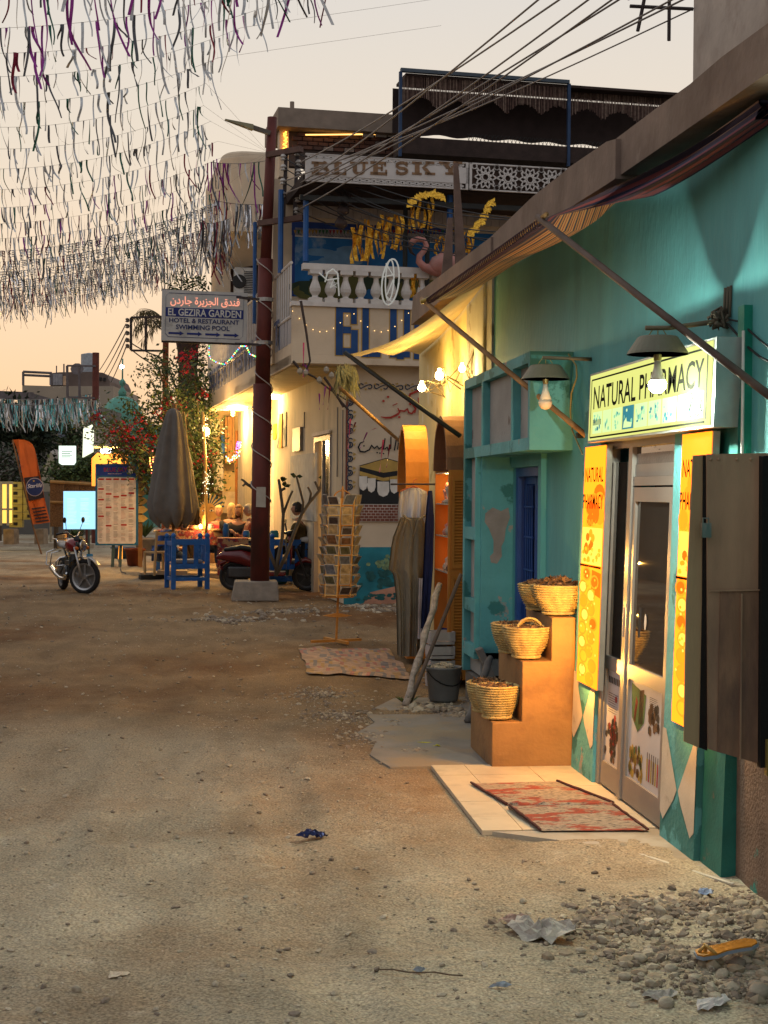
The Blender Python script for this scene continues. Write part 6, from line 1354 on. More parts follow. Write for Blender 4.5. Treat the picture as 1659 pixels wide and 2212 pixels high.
ar='\uFEE5\uFEA9\uFEAD\uFE8E\uFE9F \uFE93\uFEAE\uFEF3\uFEB0\uFEA0\uFEDF\uFE8D \uFED5\uFEAA\uFEE8\uFED3'
sgt(ar,.10,.91,.68,.88,2,.012)
sgt('EL GEZIRA GARDEN',.075,.93,.495,.64,3,.02)
sgt('HOTEL & RESTAURANT',.09,.91,.36,.45,4,.02)
sgt('SWIMMING POOL',.17,.80,.23,.325,4,.02)
for i in range(4):
 x=.085+i*.215;sgf([(x,.13),(x+.13,.13),(x+.13,.105),(x+.18,.15),(x+.13,.195),(x+.13,.17),(x,.17)],1,.006)
sb.build('sign_print',[mat('sign_line',(.05,.06,.12)),mat('sign_blue',(.02,.03,.14)),mat('sign_red',(.17,.01,.01)),mat('sign_letter_white',(.5,.49,.46)),mat('sign_navy',(.02,.03,.1))],sg)
b=MB();b.beam(pp(349,626,-.1),pp(572,648,-.1),.04,.04);b.beam(pp(349,737,-.1),pp(570,745,-.1),.04,.04);b.build('sign_bar',mat('dark_iron_b',(.05,.04,.04)),sg)
wire=mat('wire_grey',(.13,.11,.1),rough=.6);wireb=mat('wire_black',(.03,.028,.028),rough=.6)
tops=[(1137,-3,640,400),(1177,-3,645,352),(1242,-3,643,430),(1292,-3,641,455),(1303,-3,645,402),(1412,-3,610,420),(1432,-3,612,392),(1500,18,645,372)]
for i,(u0,v0,u1,v1)in enumerate(tops):
 p=pp(u1,v1,-.34);far=atd(u0,v0,8.5 if i<7 else 9.2);d=(far-p);q=far+d*.25 if i<7 else far
 b=MB();b.tube(catenary(p,q,.10,16),[.011*(1-.55*k/16)for k in range(17)],5)
 lab=['highest overhead wire, nearest the left','second overhead wire from the left','third overhead wire from the left','fourth overhead wire from the left','fifth overhead wire from the left','sixth overhead wire from the left','seventh overhead wire from the left','last overhead wire, ending at the iron roof bracket'][i]
 tag(b.build('overhead_wire',wire,smooth=True),lab+(', crossing to the upper right' if i<7 else ''),'wire','overhead wires from the red pole')
rg=random.Random(6)
for i in range(9):
 u0,v0=ipts[i%len(ipts)];p=pp(u0,v0,-.34);q=pp(1180+rg.uniform(-40,60),470+i*14+rg.uniform(-15,15),-3.5);b=MB();b.tube(catenary(p,q,.25,14),.009,4)
 tag(b.build('cable',wireb),'thin black cable sagging across the balcony from the pole','cable','thin cables across the restaurant balcony')
b=MB();q=onx(1497,20,2.9);b.tube([V((2.5,q.y,q.z)),V((2.9,q.y,q.z+.0))],.012,5);b.tube([V((2.55,q.y,q.z-.15)),V((2.6,q.y,q.z+.1))],.012,5);b.tube([V((2.75,q.y,q.z-.2)),V((2.75,q.y,q.z+.12))],.012,5);b.tube([V((2.5,q.y,q.z+.05)),V((2.3,q.y,q.z+.12))],.015,5);tag(b.build('roof_bracket',MATS['dark_iron_b']),'black iron wire bracket on the roof corner, top right','bracket')
# ==== TERRACE IN FRONT OF THE RESTAURANT
chair_b=mat('chair_blue',(.015,.10,.33),rough=.55,var=.2,vs=8,bump=.15,c2=(.05,.16,.38),ps=9,pt=.6,pw=.05)
def blue_chair(wd,dp,hgt,label,seat_h=.46,bench=False):
 t=thing('blue_bench' if bench else 'blue_chair',label,'bench' if bench else 'chair',(0,0,0));hw,hd=wd/2,dp/2
 for sx_ in(-1,1):
  for sy_ in(-1,1):
   b=MB();hh=hgt if sy_<0 else hgt*.98;b.box(sx_*hw-.04,sx_*hw+.04,sy_*hd-.035,sy_*hd+.035,0,hh-.05)
   b.lathe([(.03,hh-.05),(.045,hh-.03),(.048,hh),(.03,hh+.03),(.001,hh+.045)],(sx_*hw,sy_*hd,0),10);b.build('leg',chair_b,t)
 for sx_ in(-1,1):
  b=MB();b.box(sx_*hw-.02,sx_*hw+.02,-hd+.035,hd-.035,hgt*.80,hgt*.88);b.build('arm_rest',chair_b,t)
  b=MB();b.box(sx_*hw-.015,sx_*hw+.015,-hd+.035,hd-.035,.15,.21);b.build('side_rung',chair_b,t)
  for k in range(3):b=MB();y=-hd+dp*(k+1)/4;b.box(sx_*hw-.012,sx_*hw+.012,y-.025,y+.025,seat_h+.03,hgt*.80);b.build('side_slat',chair_b,t)
 for(z0,z1,y)in((hgt*.82,hgt*.93,-hd),(.15,.22,-hd),(.15,.22,hd),(seat_h-.09,seat_h,-hd)):
  b=MB();b.box(-hw+.04,hw-.04,y-.02,y+.02,z0,z1);b.build('rail',chair_b,t)
 n=2 if not bench else 5
 for k in range(n):b=MB();x=-hw+wd*(k+1)/(n+1);b.box(x-.04,x+.04,-hd-.012,-hd+.012,seat_h,hgt*.82);b.build('back_slat',chair_b,t)
 b=MB();b.box(-hw+.02,hw-.02,-hd+.02,hd-.02,seat_h-.03,seat_h);b.build('seat',chair_b,t)
 b=MB();b.box(-hw+.06,hw-.06,-hd+.06,hd-.04,seat_h+.001,seat_h+.07);o=b.build('cushion',mat('grey_cushion',(.22,.2,.2),rough=.95),t);outline_bevel(o,.025,3)
 return t
c=blue_chair(.62,.62,.98,'heavy blue wooden armchair with turned knobs, its back to us, left of the pole');q=onz(403,1272,0);move(c,(q.x,q.y+.2,0),.22)
bn=blue_chair(.9,.6,.98,'blue wooden bench behind the scooter with the man in olive',bench=True);q=atd(640,1250,27.1);move(bn,(q.x,q.y,0),-.02)
deck=MB();q=onz(300,1250,0);deck.box(q.x,1.55,q.y+.2,q.y+9,-.02,.10);
tag(deck.build('terrace_floor',mat('terrace_floor',(.33,.24,.14),var=.2,vs=2,bump=.3,bs=12)),'low terrace floor in front of the restaurant',kind='structure')
ty=q.y
sb=MB();p0,p1=onz(302,1249,.02),onz(450,1245,.02);sb.beam(p0+V((0,.02,.02)),p1+V((0,.02,.02)),.12,.09);tag(sb.build('steel_beam',mat('dark_iron',(.03,.03,.03))),'dark steel beam lying along the edge of the terrace floor','beam')
kil=mat('kilim',(.2,.03,.03),rough=.95,var=.4,vs=18,bump=.4,c2=(.34,.2,.1),ps=9,pt=.5,pw=.03,c3=(.04,.04,.09),p3=14,t3=.58);crc=mat('table_cream',(.55,.42,.24),rough=.7);twd=mat('table_wood',(.2,.1,.04),rough=.6)
def table(u,v,dep,wd,dp,label,topm,cloth=None,h=.76):
 q=atd(u,v,dep);z=q.z;t=thing('dining_table',label,'table',(q.x,q.y,.1));
 b=MB();b.box(q.x-wd/2,q.x+wd/2,q.y-dp/2,q.y+dp/2,z-.04,z);b.build('table_top',topm,t)
 for sx_ in(-1,1):
  for sy_ in(-1,1):b=MB();b.box(q.x+sx_*(wd/2-.08)-.04,q.x+sx_*(wd/2-.08)+.04,q.y+sy_*(dp/2-.08)-.04,q.y+sy_*(dp/2-.08)+.04,.1,z-.04);b.build('leg',chair_b,t)
 if cloth:
  b=MB();x0,x1,dr=cloth;b.grid(lambda i,j:V((q.x+x0+(x1-x0)*i,q.y-dp/2-.02-.03*abs(math.sin(i*11))*j,z+.005-dr*j)),24,6);b.grid(lambda i,j:V((q.x+x0+(x1-x0)*i,q.y-dp/2-.02+dp*j,z+.008)),4,4)
  tag(b.build('tablecloth',kil),'red patterned kilim hanging over the '+label.split()[0]+' table','tablecloth')
 return q,t
tq,_=table(585,1163,29.2,1.5,.7,'near table with a cream top, partly behind the pole',crc,(-1.15+.1,-.45,.72))
tq2,_=table(430,1146,31.5,1.9,.8,'farther table crowded with plates, behind the blue armchair',crc,(-.9,.9,.3))
gls=mat('bottle_blue',(.02,.12,.3),rough=.3)
def bottle(u,v,dep,h,r,m_,label,name='bottle',cat='bottle'):
 p=atd(u,v,dep);b=MB();b.lathe([(r,0),(r*1.02,h*.6),(r*.8,h*.75),(r*.9,h*.85),(r*.6,h)],p,12);return tag(b.build(name,m_,smooth=True),label,cat,'things on the terrace tables')
bottle(488,1160,29.0,.27,.06,gls,'tall blue ceramic jar standing on the near table','jar','jar')
bottle(532,1160,29.0,.13,.07,gls,'short blue cup beside the tall blue jar','cup','cup')
bottle(582+10,1161,28.9,.14,.09,mat('teal_cup',(.02,.14,.2)),'teal bowl on the near table next to the pole','bowl','bowl')
for i,(u,v,h,r,c_,lb)in enumerate(((385,1143,.2,.05,(.3,.12,.05),'brown bottle on the farther table under the parasol'),(401,1145,.12,.1,(.1,.05,.03),'dark dish with food, left on the farther table'),(440,1143,.3,.035,(.55,.3,.05),'tall amber glass in the middle of the farther table'),(455,1145,.13,.06,(.5,.45,.35),'pale glass on the farther table'),(420,1145,.1,.12,(.4,.12,.05),'red plate of food on the farther table'),(470,1147,.05,.14,(.4,.2,.08),'flat orange plate at the right end of the farther table'))):
 bottle(u,v,31.2,h,r,mat('ware%d'%i,c_,rough=.4),lb,['bottle','dish','glass','glass','plate','plate'][i],['bottle','dish','glass','glass','plate','plate'][i])
cnd=thing('candle_lamp','small burning candle lamp on the farther table','lamp',atd(433,1142,31.2));b=MB();b.lathe([(.04,0),(.03,.08),(.001,.1)],atd(433,1142,31.2),8);b.build('candle',emi('candle',(1,.62,.2),14),cnd)
point_light('candle_light',atd(433,1133,31.0),14,(1,.58,.2),cnd,.05)
pz_=atd(375,885,29.8);par=thing('closed_parasol','tall closed grey-brown parasol standing over the tables','parasol',(pz_.x,pz_.y,0));parm=mat('parasol_cloth',(.135,.12,.105),rough=.95,var=.12,bump=.2,bs=60)
def wp(v,uc=375):return atd(uc,v,29.8)
b=MB();prof=[(882,5),(888,13),(900,17),(940,26),(1000,36),(1060,45),(1085,50),(1112,44),(1125,30)]
k0=None;n=64;px=29.8/FPX;rows=[]
for(v,r)in prof:
 c=wp(v,375-(v-885)*.012);rr=r*px
 for j in range(n):
  a=2*math.pi*j/n;f=1+(.13*math.sin(a*8+.9*math.sin(a*2)+v*.006)+.12*noise.noise(V((math.cos(a)*3,math.sin(a)*3,v*.01))))*min(1,r/20);dz_=0
  if v>=1085:dz_=-.14*abs(math.sin(a*4))*(v-1060)/60
  b.v.append((c.x+rr*f*math.cos(a),c.y+rr*f*math.sin(a),c.z+dz_))
for i in range(len(prof)-1):
 for j in range(n):p=i*n+j;q=i*n+(j+1)%n;b.f.append((p,p+n,q+n,q));b.m.append(0)
b.f.append(tuple(range(n)));b.m.append(0);b.build('canopy',parm,par,smooth=True)
b=MB();b.tube([wp(872,378),V((pz_.x,pz_.y,.1))],.035,8);b.build('pole',twd,par)
b=MB();
for(u0,u1)in((393,413),(398,430)):b.tube([atd(u0,890,29.6),atd(u0+12,1000,29.4),atd(u1+2,1108,29.3)],.014,5)
b.build('rib',mat('parasol_rib',(.4,.28,.1)),par)
b=MB();b.box(pz_.x-.3,pz_.x+.3,pz_.y-.3,pz_.y+.3,.1,.18);b.build('base',conc,par)
tc_=thing('wooden_chair','pale wooden folding chair behind the blue armchair, under the parasol','chair',(0,0,0));pw_=mat('pale_wood',(.4,.26,.12),rough=.6)
for i,(x,y)in enumerate(((-.2,-.2),(.2,-.2),(-.2,.22),(.2,.22))):
 b=MB();b.beam((x,y,0),(x*1.02,y-.12*(1 if y<0 else 0),.9 if y<0 else .45),.035,.05,upv=(0,1,0));b.build('leg',pw_,tc_)
b=MB();b.box(-.22,.22,-.22,.24,.44,.47);b.build('seat',pw_,tc_)
for z in(.62,.8):b=MB();b.box(-.19,.19,-.33+(.9-z)*.1,-.30+(.9-z)*.1,z,z+.07);b.build('back_slat',pw_,tc_)
q=atd(343,1225,29.5);move(tc_,(q.x,q.y,.1),.5)
def skin_mesh(vs,es,rs,name,m_,parent,root=0,sub=2):
 me=bpy.data.meshes.new(name);me.from_pydata([tuple(v)for v in vs],es,[]);ob=bpy.data.objects.new(name,me);C.objects.link(ob)
 md=ob.modifiers.new('skin','SKIN');sk=me.skin_vertices[0].data
 for i,r in enumerate(rs):sk[i].radius=(r,r)if not isinstance(r,tuple)else r;sk[i].use_root=(i==root)
 md.use_smooth_shade=True;s2=ob.modifiers.new('sub','SUBSURF');s2.levels=sub;s2.render_levels=sub
 dg=bpy.context.evaluated_depsgraph_get();dg.update();nm=bpy.data.meshes.new_from_object(ob.evaluated_get(dg));ob.modifiers.clear();ob.data=nm;bpy.data.meshes.remove(me)
 nm.materials.clear();nm.materials.append(m_);nm.polygons.foreach_set('use_smooth',[True]*len(nm.polygons))
 ob.parent=parent;return ob
skinm=mat('skin',(.34,.17,.10),rough=.6,var=.06,bump=0)
def person(label,loc,face,shirt,hair,trousers,hair_kind,lh,rh,lean=.12,scale=1.0,head_turn=0.0):
 """seated person, local +y is where the body faces; hands lh, rh are local targets"""
 t=thing('person',label,'person',(0,0,0));S=.45
 hip=V((0,0,S+.08));chest=V((0,lean*.6,S+.36));neck=V((0,lean,S+.58));head0=V((0,lean+.02,S+.66));head1=V((0,lean+.03,S+.80))
 vs=[hip,V((0,lean*.3,S+.2)),chest,V((0,lean*.95,S+.52)),neck,head0];es=[(0,1),(1,2),(2,3),(3,4),(4,5)];rs=[.14,.125,.15,.12,.055,.06]
 def arm(sx_,hand):
  sh=V((sx_*.19,lean*.9,S+.50));hand=V(hand);d=hand-sh;mid=sh+d*.5;L_=.29;hl=d.length/2;drop=math.sqrt(max(.001,L_*L_-hl*hl))if hl<L_ else .02
  el=mid+V((sx_*.05,0,-drop));i=len(vs);vs.extend([sh,el,hand]);es.extend([(3,i),(i,i+1),(i+1,i+2)]);rs.extend([.058,.045,.027]);return sh,el,hand
 A=[arm(-1,lh),arm(1,rh)]
 for sx_ in(-1,1):
  i=len(vs);vs.extend([V((sx_*.1,.03,S+.06)),V((sx_*.13,.43,S+.05)),V((sx_*.13,.44,.08)),V((sx_*.13,.60,.04))]);es.extend([(0,i),(i,i+1),(i+1,i+2),(i+2,i+3)]);rs.extend([.1,.065,.045,.035])
 body=skin_mesh(vs,es,rs,'body',skinm,t,1)
 hb=MB();cH=head1;n,mrow=20,14;rot=Matrix.Rotation(head_turn,3,'Z')
 def hp(i,j):
  th=math.pi*j;ph=2*math.pi*i;x,y,z=math.sin(th)*math.sin(ph),math.sin(th)*math.cos(ph),math.cos(th)
  rx,ry,rz=.076,.094,.118;jaw=1-.22*max(0,-z)*(1 if y>-.3 else .6)
  p=V((x*rx*jaw,y*ry*(1-.1*max(0,-z)),z*rz))
  if y>.5:p.y+=.022*math.exp(-((x/.16)**2))*math.exp(-((z+.05)/.16)**2);p.y-=.008*math.exp(-(((abs(x)-.36)/.16)**2))*math.exp(-((z-.12)/.1)**2)
  return cH+rot@p
 hb.grid(hp,n,mrow)
 for sx_ in(-1,1):hb.lathe([(.001,-.012),(.02,-.006),(.024,.004),(.001,.01)],cH+rot@V((sx_*.078,-.005,-.01)),8,axis=Matrix.Rotation(R(90),3,'Y'))
 for(sh,el,hd)in A:
  d=(hd-el).normalized();s=d.cross(V((0,0,1))).normalized();hb.tube([hd-d*.01,hd+d*.04,hd+d*.085],[.026,.036,.03],8)
  for k in range(4):o_=hd+d*.08+s*(-.024+.016*k);ln=(.05,.062,.058,.045)[k];hb.tube([o_,o_+d*ln*.6,o_+d*ln-V((0,0,.02))],[.0085,.008,.006],5)
  hb.tube([hd+d*.03+s*.03,hd+d*.055+s*.055,hd+d*.085+s*.058],[.011,.01,.007],5)
 ho=hb.build('head',skinm,None,smooth=True,origin=(0,0,0))
 bm=__import__('bmesh').new();bm.from_mesh(body.data);bm.from_mesh(ho.data);bm.to_mesh(body.data);bm.free();bpy.data.objects.remove(ho)
 body.data.polygons.foreach_set('use_smooth',[True]*len(body.data.polygons))
 e=MB()
 for sx_ in(-1,1):e.lathe([(.001,-.008),(.009,0),(.001,.008)],cH+rot@V((sx_*.03,.082,.016)),8)
 e.build('eyes',mat('eye_dark',(.02,.015,.012)),t)
 e=MB();e.tube([cH+rot@V((-.024,.083,-.052)),cH+rot@V((0,.089,-.054)),cH+rot@V((.024,.083,-.052))],.005,5);e.build('mouth',mat('lips',(.22,.06,.05)),t)
 jv=[hip+V((0,0,-.02)),V((0,lean*.3,S+.2)),chest,V((0,lean*.95,S+.53)),V((0,lean,S+.585))];je=[(0,1),(1,2),(2,3),(3,4)];jr=[.17,.155,.18,.145,.07]
 for(sh,el,hd)in A:i=len(jv);jv.extend([sh,el,el.lerp(hd,.86)]);je.extend([(3,i),(i,i+1),(i+1,i+2)]);jr.extend([.076,.06,.046])
 skin_mesh(jv,je,jr,'jacket',shirt,t,1)
 tv=[hip+V((0,0,-.02))];te=[];tr_=[.16]
 for sx_ in(-1,1):i=len(tv);tv.extend([V((sx_*.1,.03,S+.06)),V((sx_*.13,.43,S+.05)),V((sx_*.13,.44,.12))]);te.extend([(0,i),(i,i+1),(i+1,i+2)]);tr_.extend([.115,.08,.065])
 skin_mesh(tv,te,tr_,'trousers',trousers,t,0,1)
 h=MB();rg=random.Random(len(label))
 def hr(i,j):
  th=math.pi*(.02+.62*j);ph=2*math.pi*i;back=.5-.5*math.cos(ph);x,y,z=math.sin(th)*math.sin(ph),math.sin(th)*math.cos(ph),math.cos(th)
  front=math.cos(ph)>.35;k=1.13+.06*noise.noise(V((x*4,y*4,z*4+len(label))))
  if front and z<.45:k=.80
  zz=z*.118*k
  if hair_kind=='long' and not front and j>.7:zz-=(j-.7)*.42
  return cH+rot@V((x*.078*k,y*.096*k-(.006 if hair_kind!='bald' else 0),zz+.006))
 h.grid(hr,28,16);h.build('hair',hair,t,smooth=True)
 move(t,loc,face,scale);return t
blonde=mat('hair_blonde',(.5,.32,.14),rough=.6,var=.35,vs=60,bump=.5,stretch=(1,1,.3));grey_h=mat('hair_grey',(.38,.31,.22),rough=.6,var=.3,vs=60,bump=.4);dark_h=mat('hair_dark',(.02,.015,.012),rough=.5,var=.3,vs=60);brown_h=mat('hair_brown',(.17,.09,.04),rough=.6,var=.3,vs=60,bump=.4)
def seatpt(u,v_head,dep):p=atd(u,v_head,dep);return V((p.x,p.y,p.z-1.25))
rust=mat('rust_jacket',(.17,.035,.015),rough=.85,bump=.2);blkj=mat('black_jacket',(.015,.014,.016),rough=.9);redj=mat('crimson_jacket',(.3,.02,.04),rough=.8);olj=mat('olive_jacket',(.085,.055,.018),rough=.9,bump=.2);blu=mat('blue_hood',(.02,.07,.25),rough=.85);jeans=mat('jeans',(.03,.05,.1),rough=.9)
person('man with grey hair in a rust-red shirt reaching across the near table',seatpt(556,1103,29.9),R(100),rust,grey_h,jeans,'short',(-.12,.50,.80),(.14,.40,.74),.16)
person('man in an olive jacket with dark hair sitting on the blue bench in profile',seatpt(650,1100,26.95),R(78),olj,dark_h,blkj,'short',(-.1,.42,.62),(.12,.36,.60),.05)
person('blond woman in a black jacket at the centre of the group, leaning forward',seatpt(494,1100,31.0),R(-20),blkj,blonde,jeans,'long',(-.15,.36,.72),(.15,.36,.72),.14,head_turn=.5)
person('pale-haired woman in a crimson jacket on the left of the group',seatpt(468,1104,31.8),R(200),redj,blonde,jeans,'short',(-.15,.36,.72),(.15,.36,.72),.1)
person('long-haired woman in a black jacket beside the man in rust red',seatpt(522,1103,30.9),R(150),blkj,brown_h,jeans,'long',(-.15,.36,.72),(.15,.36,.72),.1)
person('person in a bright blue hooded jacket bending behind the parasol on the left',seatpt(345,1138-20,30.2),R(-70),blu,blu,jeans,'short',(-.15,.40,.6),(.15,.36,.6),.2)
wc=MB();q=atd(668,1150,26.8);wc.lathe([(.15,0),(.2,.04),(.18,.1),(.05,.13)],q+V((.03,.1,-.2)),14,wob=.12);tag(wc.build('white_cushion',mat('cushion_white',(.45,.43,.4),rough=.95),smooth=True),'plump white cushion on the right end of the blue bench','cushion')
fr_=thing('frangipani','bare branching frangipani shrub with thick stems behind the red pole','shrub',onz(600,1275,0));bark=mat('frangi_bark',(.11,.09,.065),rough=.9,var=.3,bump=.3)
fd=25.6
for i,sg_ in enumerate(([(596,1245),(600,1210),(610,1160),(612,1110),(606,1062),(602,1035)],[(598,1240),(620,1195),(636,1150),(652,1110),(668,1086),(690,1060),(697,1035)],[(652,1110),(655,1085),(646,1050),(640,1028)],[(612,1110),(625,1075),(632,1060)],[(600,1235),(585,1200),(570,1160)],[(548+8,1065),(540,1050),(528,1040),(521,1035)],[(540,1050),(546,1040),(552,1028),(546,1025)],[(540,1050),(530,1045),(524,1050)],[(668,1086),(672,1066),(665,1052)],[(690,1060),(684,1048),(680,1040)],[(697,1040),(705,1028)],[(606,1062),(612,1055)])):
 b=MB();dd=fd-(.9 if 5<=i<=7 else 0);k=len(sg_);b.tube([atd(u,v,dd)for u,v in sg_],[(.035 if i in(0,1,4)else .024)*(1-.35*j/k)for j in range(k)],7);b.build('branch',bark,fr_,smooth=True)
b=MB()
for(u,v)in((640,1028),(700,1030),(615,1052),(606,1036)):
 c=atd(u,v,fd)
 for k in range(4):d=V((rnd.gauss(0,1),rnd.gauss(0,.5),rnd.uniform(-.2,.6))).normalized()*.12;s=d.cross(V((0,1,.2))).normalized()*.035;b.add([c,c+d*.5+s,c+d,c+d*.5-s],[(0,1,2,3)])
b.build('leaves',mat('leaf_dark',(.03,.05,.02)),fr_)
b=MB();b.lathe([(.2,0),(.24,.05),(.28,.35),(.3,.36),(.3,.4),(.26,.4),(.24,.34)],onz(596,1262,0)+V((0,.2,0)),16);b.build('planter',mat('planter_teal',(.015,.09,.1),rough=.6),fr_,smooth=True)
def wheel(t,c,r,w_,axis_ang,spokes=5,rimm=None,mname='wheel',tilt=0):
 """wheel at c rolling in the local x direction"""
 ax=Matrix.Rotation(axis_ang,3,'Z')@Matrix.Rotation(R(90),3,'X')
 b=MB();prof=[(r*.76,-w_*.4),(r*.9,-w_*.5),(r*.98,-w_*.3),(r,0),(r*.98,w_*.3),(r*.9,w_*.5),(r*.76,w_*.4),(r*.76,-w_*.4)];b.lathe(prof,c,32,axis=ax);wo=b.build(mname,mat('tyre',(.018,.017,.017),rough=.85,bump=.3,bs=40),t,smooth=True)
 b=MB();b.lathe([(r*.68,-w_*.3),(r*.77,-w_*.42),(r*.77,w_*.42),(r*.68,w_*.3),(r*.68,-w_*.3)],c,32,axis=ax);b.lathe([(.001,-w_*.45),(r*.16,-w_*.4),(r*.16,w_*.4),(.001,w_*.45)],c,12,axis=ax);b.build('rim',rimm,wo,smooth=False)
 b=MB()
 for k in range(spokes):
  a=2*math.pi*k/spokes+.3;p=V((math.cos(a),math.sin(a),0));p0,p1=V(c)+ax@(p*r*.12),V(c)+ax@(p*r*.70);b.beam(p0,p1,r*.09,w_*.25,upv=ax@V((0,0,1)))
 b.build('spokes',rimm,wo);return wo
silver=mat('motor_silver',(.45,.44,.43),rough=.35,metal=.8,var=.1,bump=0);chrome=mat('chrome',(.6,.6,.6),rough=.18,metal=1,var=.02,bump=0);black_p=mat('black_plastic',(.012,.012,.013),rough=.35,bump=0);red_p=mat('scooter_red',(.11,.009,.01),rough=.22,var=.1,bump=0,spec=.6);dkal=mat('dark_alloy',(.06,.06,.06),rough=.4,metal=.7,bump=0);seatm=mat('seat_black',(.015,.014,.013),rough=.6)
sct=thing('red_scooter','red motor scooter parked behind the red pole, facing right','scooter',(0,0,0))
def loft(b,secs,mi=0,n=16):
 """secs: (center, half width y, half height z, slant)"""
 k0=len(b.v)
 for(c,hy,hz_,pw_)in secs:
  for j in range(n):
   a=2*math.pi*j/n;ca,sa_=math.cos(a),math.sin(a);b.v.append((c[0]+pw_*sa_*hz_,c[1]+hy*abs(ca)**.7*(1 if ca>0 else-1),c[2]+hz_*abs(sa_)**.8*(1 if sa_>0 else-1)))
 for i in range(len(secs)-1):
  for j in range(n):p=k0+i*n+j;q=k0+i*n+(j+1)%n;b.f.append((p,q,q+n,p+n));b.m.append(mi)
 b.f.append(tuple(k0+j for j in reversed(range(n))));b.m.append(mi);b.f.append(tuple(k0+(len(secs)-1)*n+j for j in range(n)));b.m.append(mi)
wheel(sct,(-.62,0,.25),.25,.1,0,5,dkal);wheel(sct,(.62,0,.25),.25,.1,0,5,dkal)
b=MB();loft(b,[((-.92,0,.56),.03,.03,0),((-.8,0,.6),.1,.08,0),((-.5,0,.58),.15,.14,0),((-.25,0,.5),.16,.15,0),((-.1,0,.4),.13,.12,0)]);b.build('tail_body',red_p,sct,smooth=True)
b=MB();loft(b,[((-.8,0,.36),.06,.03,0),((-.85,0,.44),.07,.05,0),((-.72,0,.53),.07,.03,0)]);b.build('rear_mudguard',red_p,sct,smooth=True)
b=MB();loft(b,[((-.78,0,.70),.08,.03,0),((-.5,0,.74),.13,.05,0),((-.2,0,.70),.12,.05,0),((-.05,0,.66),.09,.03,0)]);b.build('seat',seatm,sct,smooth=True)
b=MB();b.hexa([(-.15,-.16,.26),(.25,-.16,.26),(.25,.16,.26),(-.15,.16,.26),(-.15,-.16,.33),(.28,-.16,.33),(.28,.16,.33),(-.15,.16,.33)]);o=b.build('footboard',red_p,sct);outline_bevel(o,.02)
b=MB();b.box(-.14,.26,-.15,.15,.331,.338);b.build('foot_mat',mat('pale_mat',(.35,.3,.22)),sct)
b=MB();loft(b,[((.30,0,.30),.17,.06,.3),((.36,0,.5),.18,.08,.3),((.36,0,.7),.17,.08,.3),((.33,0,.88),.13,.07,.3),((.30,0,.95),.09,.05,.3)]);b.build('front_shield',red_p,sct,smooth=True)
b=MB();loft(b,[((.27,0,.36),.15,.03,.2),((.29,0,.6),.15,.05,.2),((.26,0,.85),.11,.04,.2)]);b.build('inner_shield',mat('grey_shield',(.1,.1,.11),rough=.4),sct,smooth=True)
b=MB();loft(b,[((.42,0,.44),.06,.03,0),((.6,0,.54),.075,.05,0),((.78,0,.47),.06,.03,0),((.86,0,.38),.04,.02,0)]);b.build('front_mudguard',red_p,sct,smooth=True)
for sy_ in(-1,1):b=MB();b.tube([(.44,sy_*.07,.72),(.62,sy_*.07,.25)],.02,7);b.build('fork',dkal,sct)
b=MB();b.tube([(.22,-.32,1.0),(.30,-.15,.98),(.33,0,.96),(.30,.15,.98),(.22,.32,1.0)],.016,8);b.build('handlebar',black_p,sct,smooth=True)
b=MB();loft(b,[((.28,0,.98),.12,.05,0),((.38,0,.99),.11,.06,0),((.45,0,.98),.06,.04,0)]);b.build('handlebar_cover',black_p,sct,smooth=True)
for sy_ in(-1,1):b=MB();b.tube([(.28,sy_*.2,1.0),(.25,sy_*.28,1.16)],.007,5);b.lathe([(.001,0),(.05,.005),(.05,.012),(.001,.015)],(.25,sy_*.28,1.19),12,axis=Matrix.Rotation(R(90),3,'Y'));b.build('mirror',black_p,sct)
b=MB();b.box(-.72,-.2,-.12,.12,.22,.42);o=b.build('engine',dkal,sct);outline_bevel(o,.03)
q=onz(573,1268,0);move(sct,(q.x+.05,q.y-1.1,0),R(-4),1.05)
mc=thing('motorcycle','small red and silver motorcycle with crash bars parked in the dirt street','motorcycle',(0,0,0))
fwp=V((.66,0,.30));st_=R(44)
def sw(p):
 p=V(p);r_=Matrix.Rotation(st_,3,'Z');c=V((.50,0,0));q=r_@(p-c);return q+c
fc_=sw(fwp);wheel(mc,fc_,.31,.09,st_,5,silver,'front_wheel');wheel(mc,(-.62,0,.30),.30,.11,0,5,silver,'rear_wheel')
for sy_ in(-1,1):
 b=MB();b.tube([sw((.64,sy_*.085,.30)),sw((.50,sy_*.085,.82))],[.026,.020],8);b.build('fork',silver,mc,smooth=True)
b=MB();b.grid(lambda i,j:sw((fwp.x+.35*math.cos(R(35)+i*R(120)),(j-.5)*.12*(1),fwp.z+.35*math.sin(R(35)+i*R(120))+.012*math.sin(j*math.pi))),14,4);b.build('front_mudguard',silver,mc,smooth=True)
b=MB();b.add([sw(p)for p in((.80,-.10,.50),(.80,.10,.50),(.76,.10,.66),(.76,-.10,.66))],[(0,1,2,3)],0);b.add([sw(p)for p in((.763,-.10,.655),(.763,.10,.655),(.752,.10,.70),(.752,-.10,.70))],[(0,1,2,3)],1);b.add([sw(p)for p in((.807,-.08,.53),(.807,.08,.53),(.780,.08,.62),(.780,-.08,.62))],[(0,1,2,3)],2);b.build('number_plate',[mat('plate_white',(.5,.5,.48)),mat('plate_blue',(.03,.2,.4)),mat('plate_grey',(.3,.3,.3),var=.5,vs=60)],mc)
b=MB();ax=Matrix.Rotation(st_,3,'Z')@Matrix.Rotation(R(90),3,'Y');b.lathe([(.03,-.08),(.09,-.05),(.105,.0),(.1,.03)],sw((.60,0,.84)),20,axis=ax);b.build('headlight_shell',black_p,mc,smooth=True)
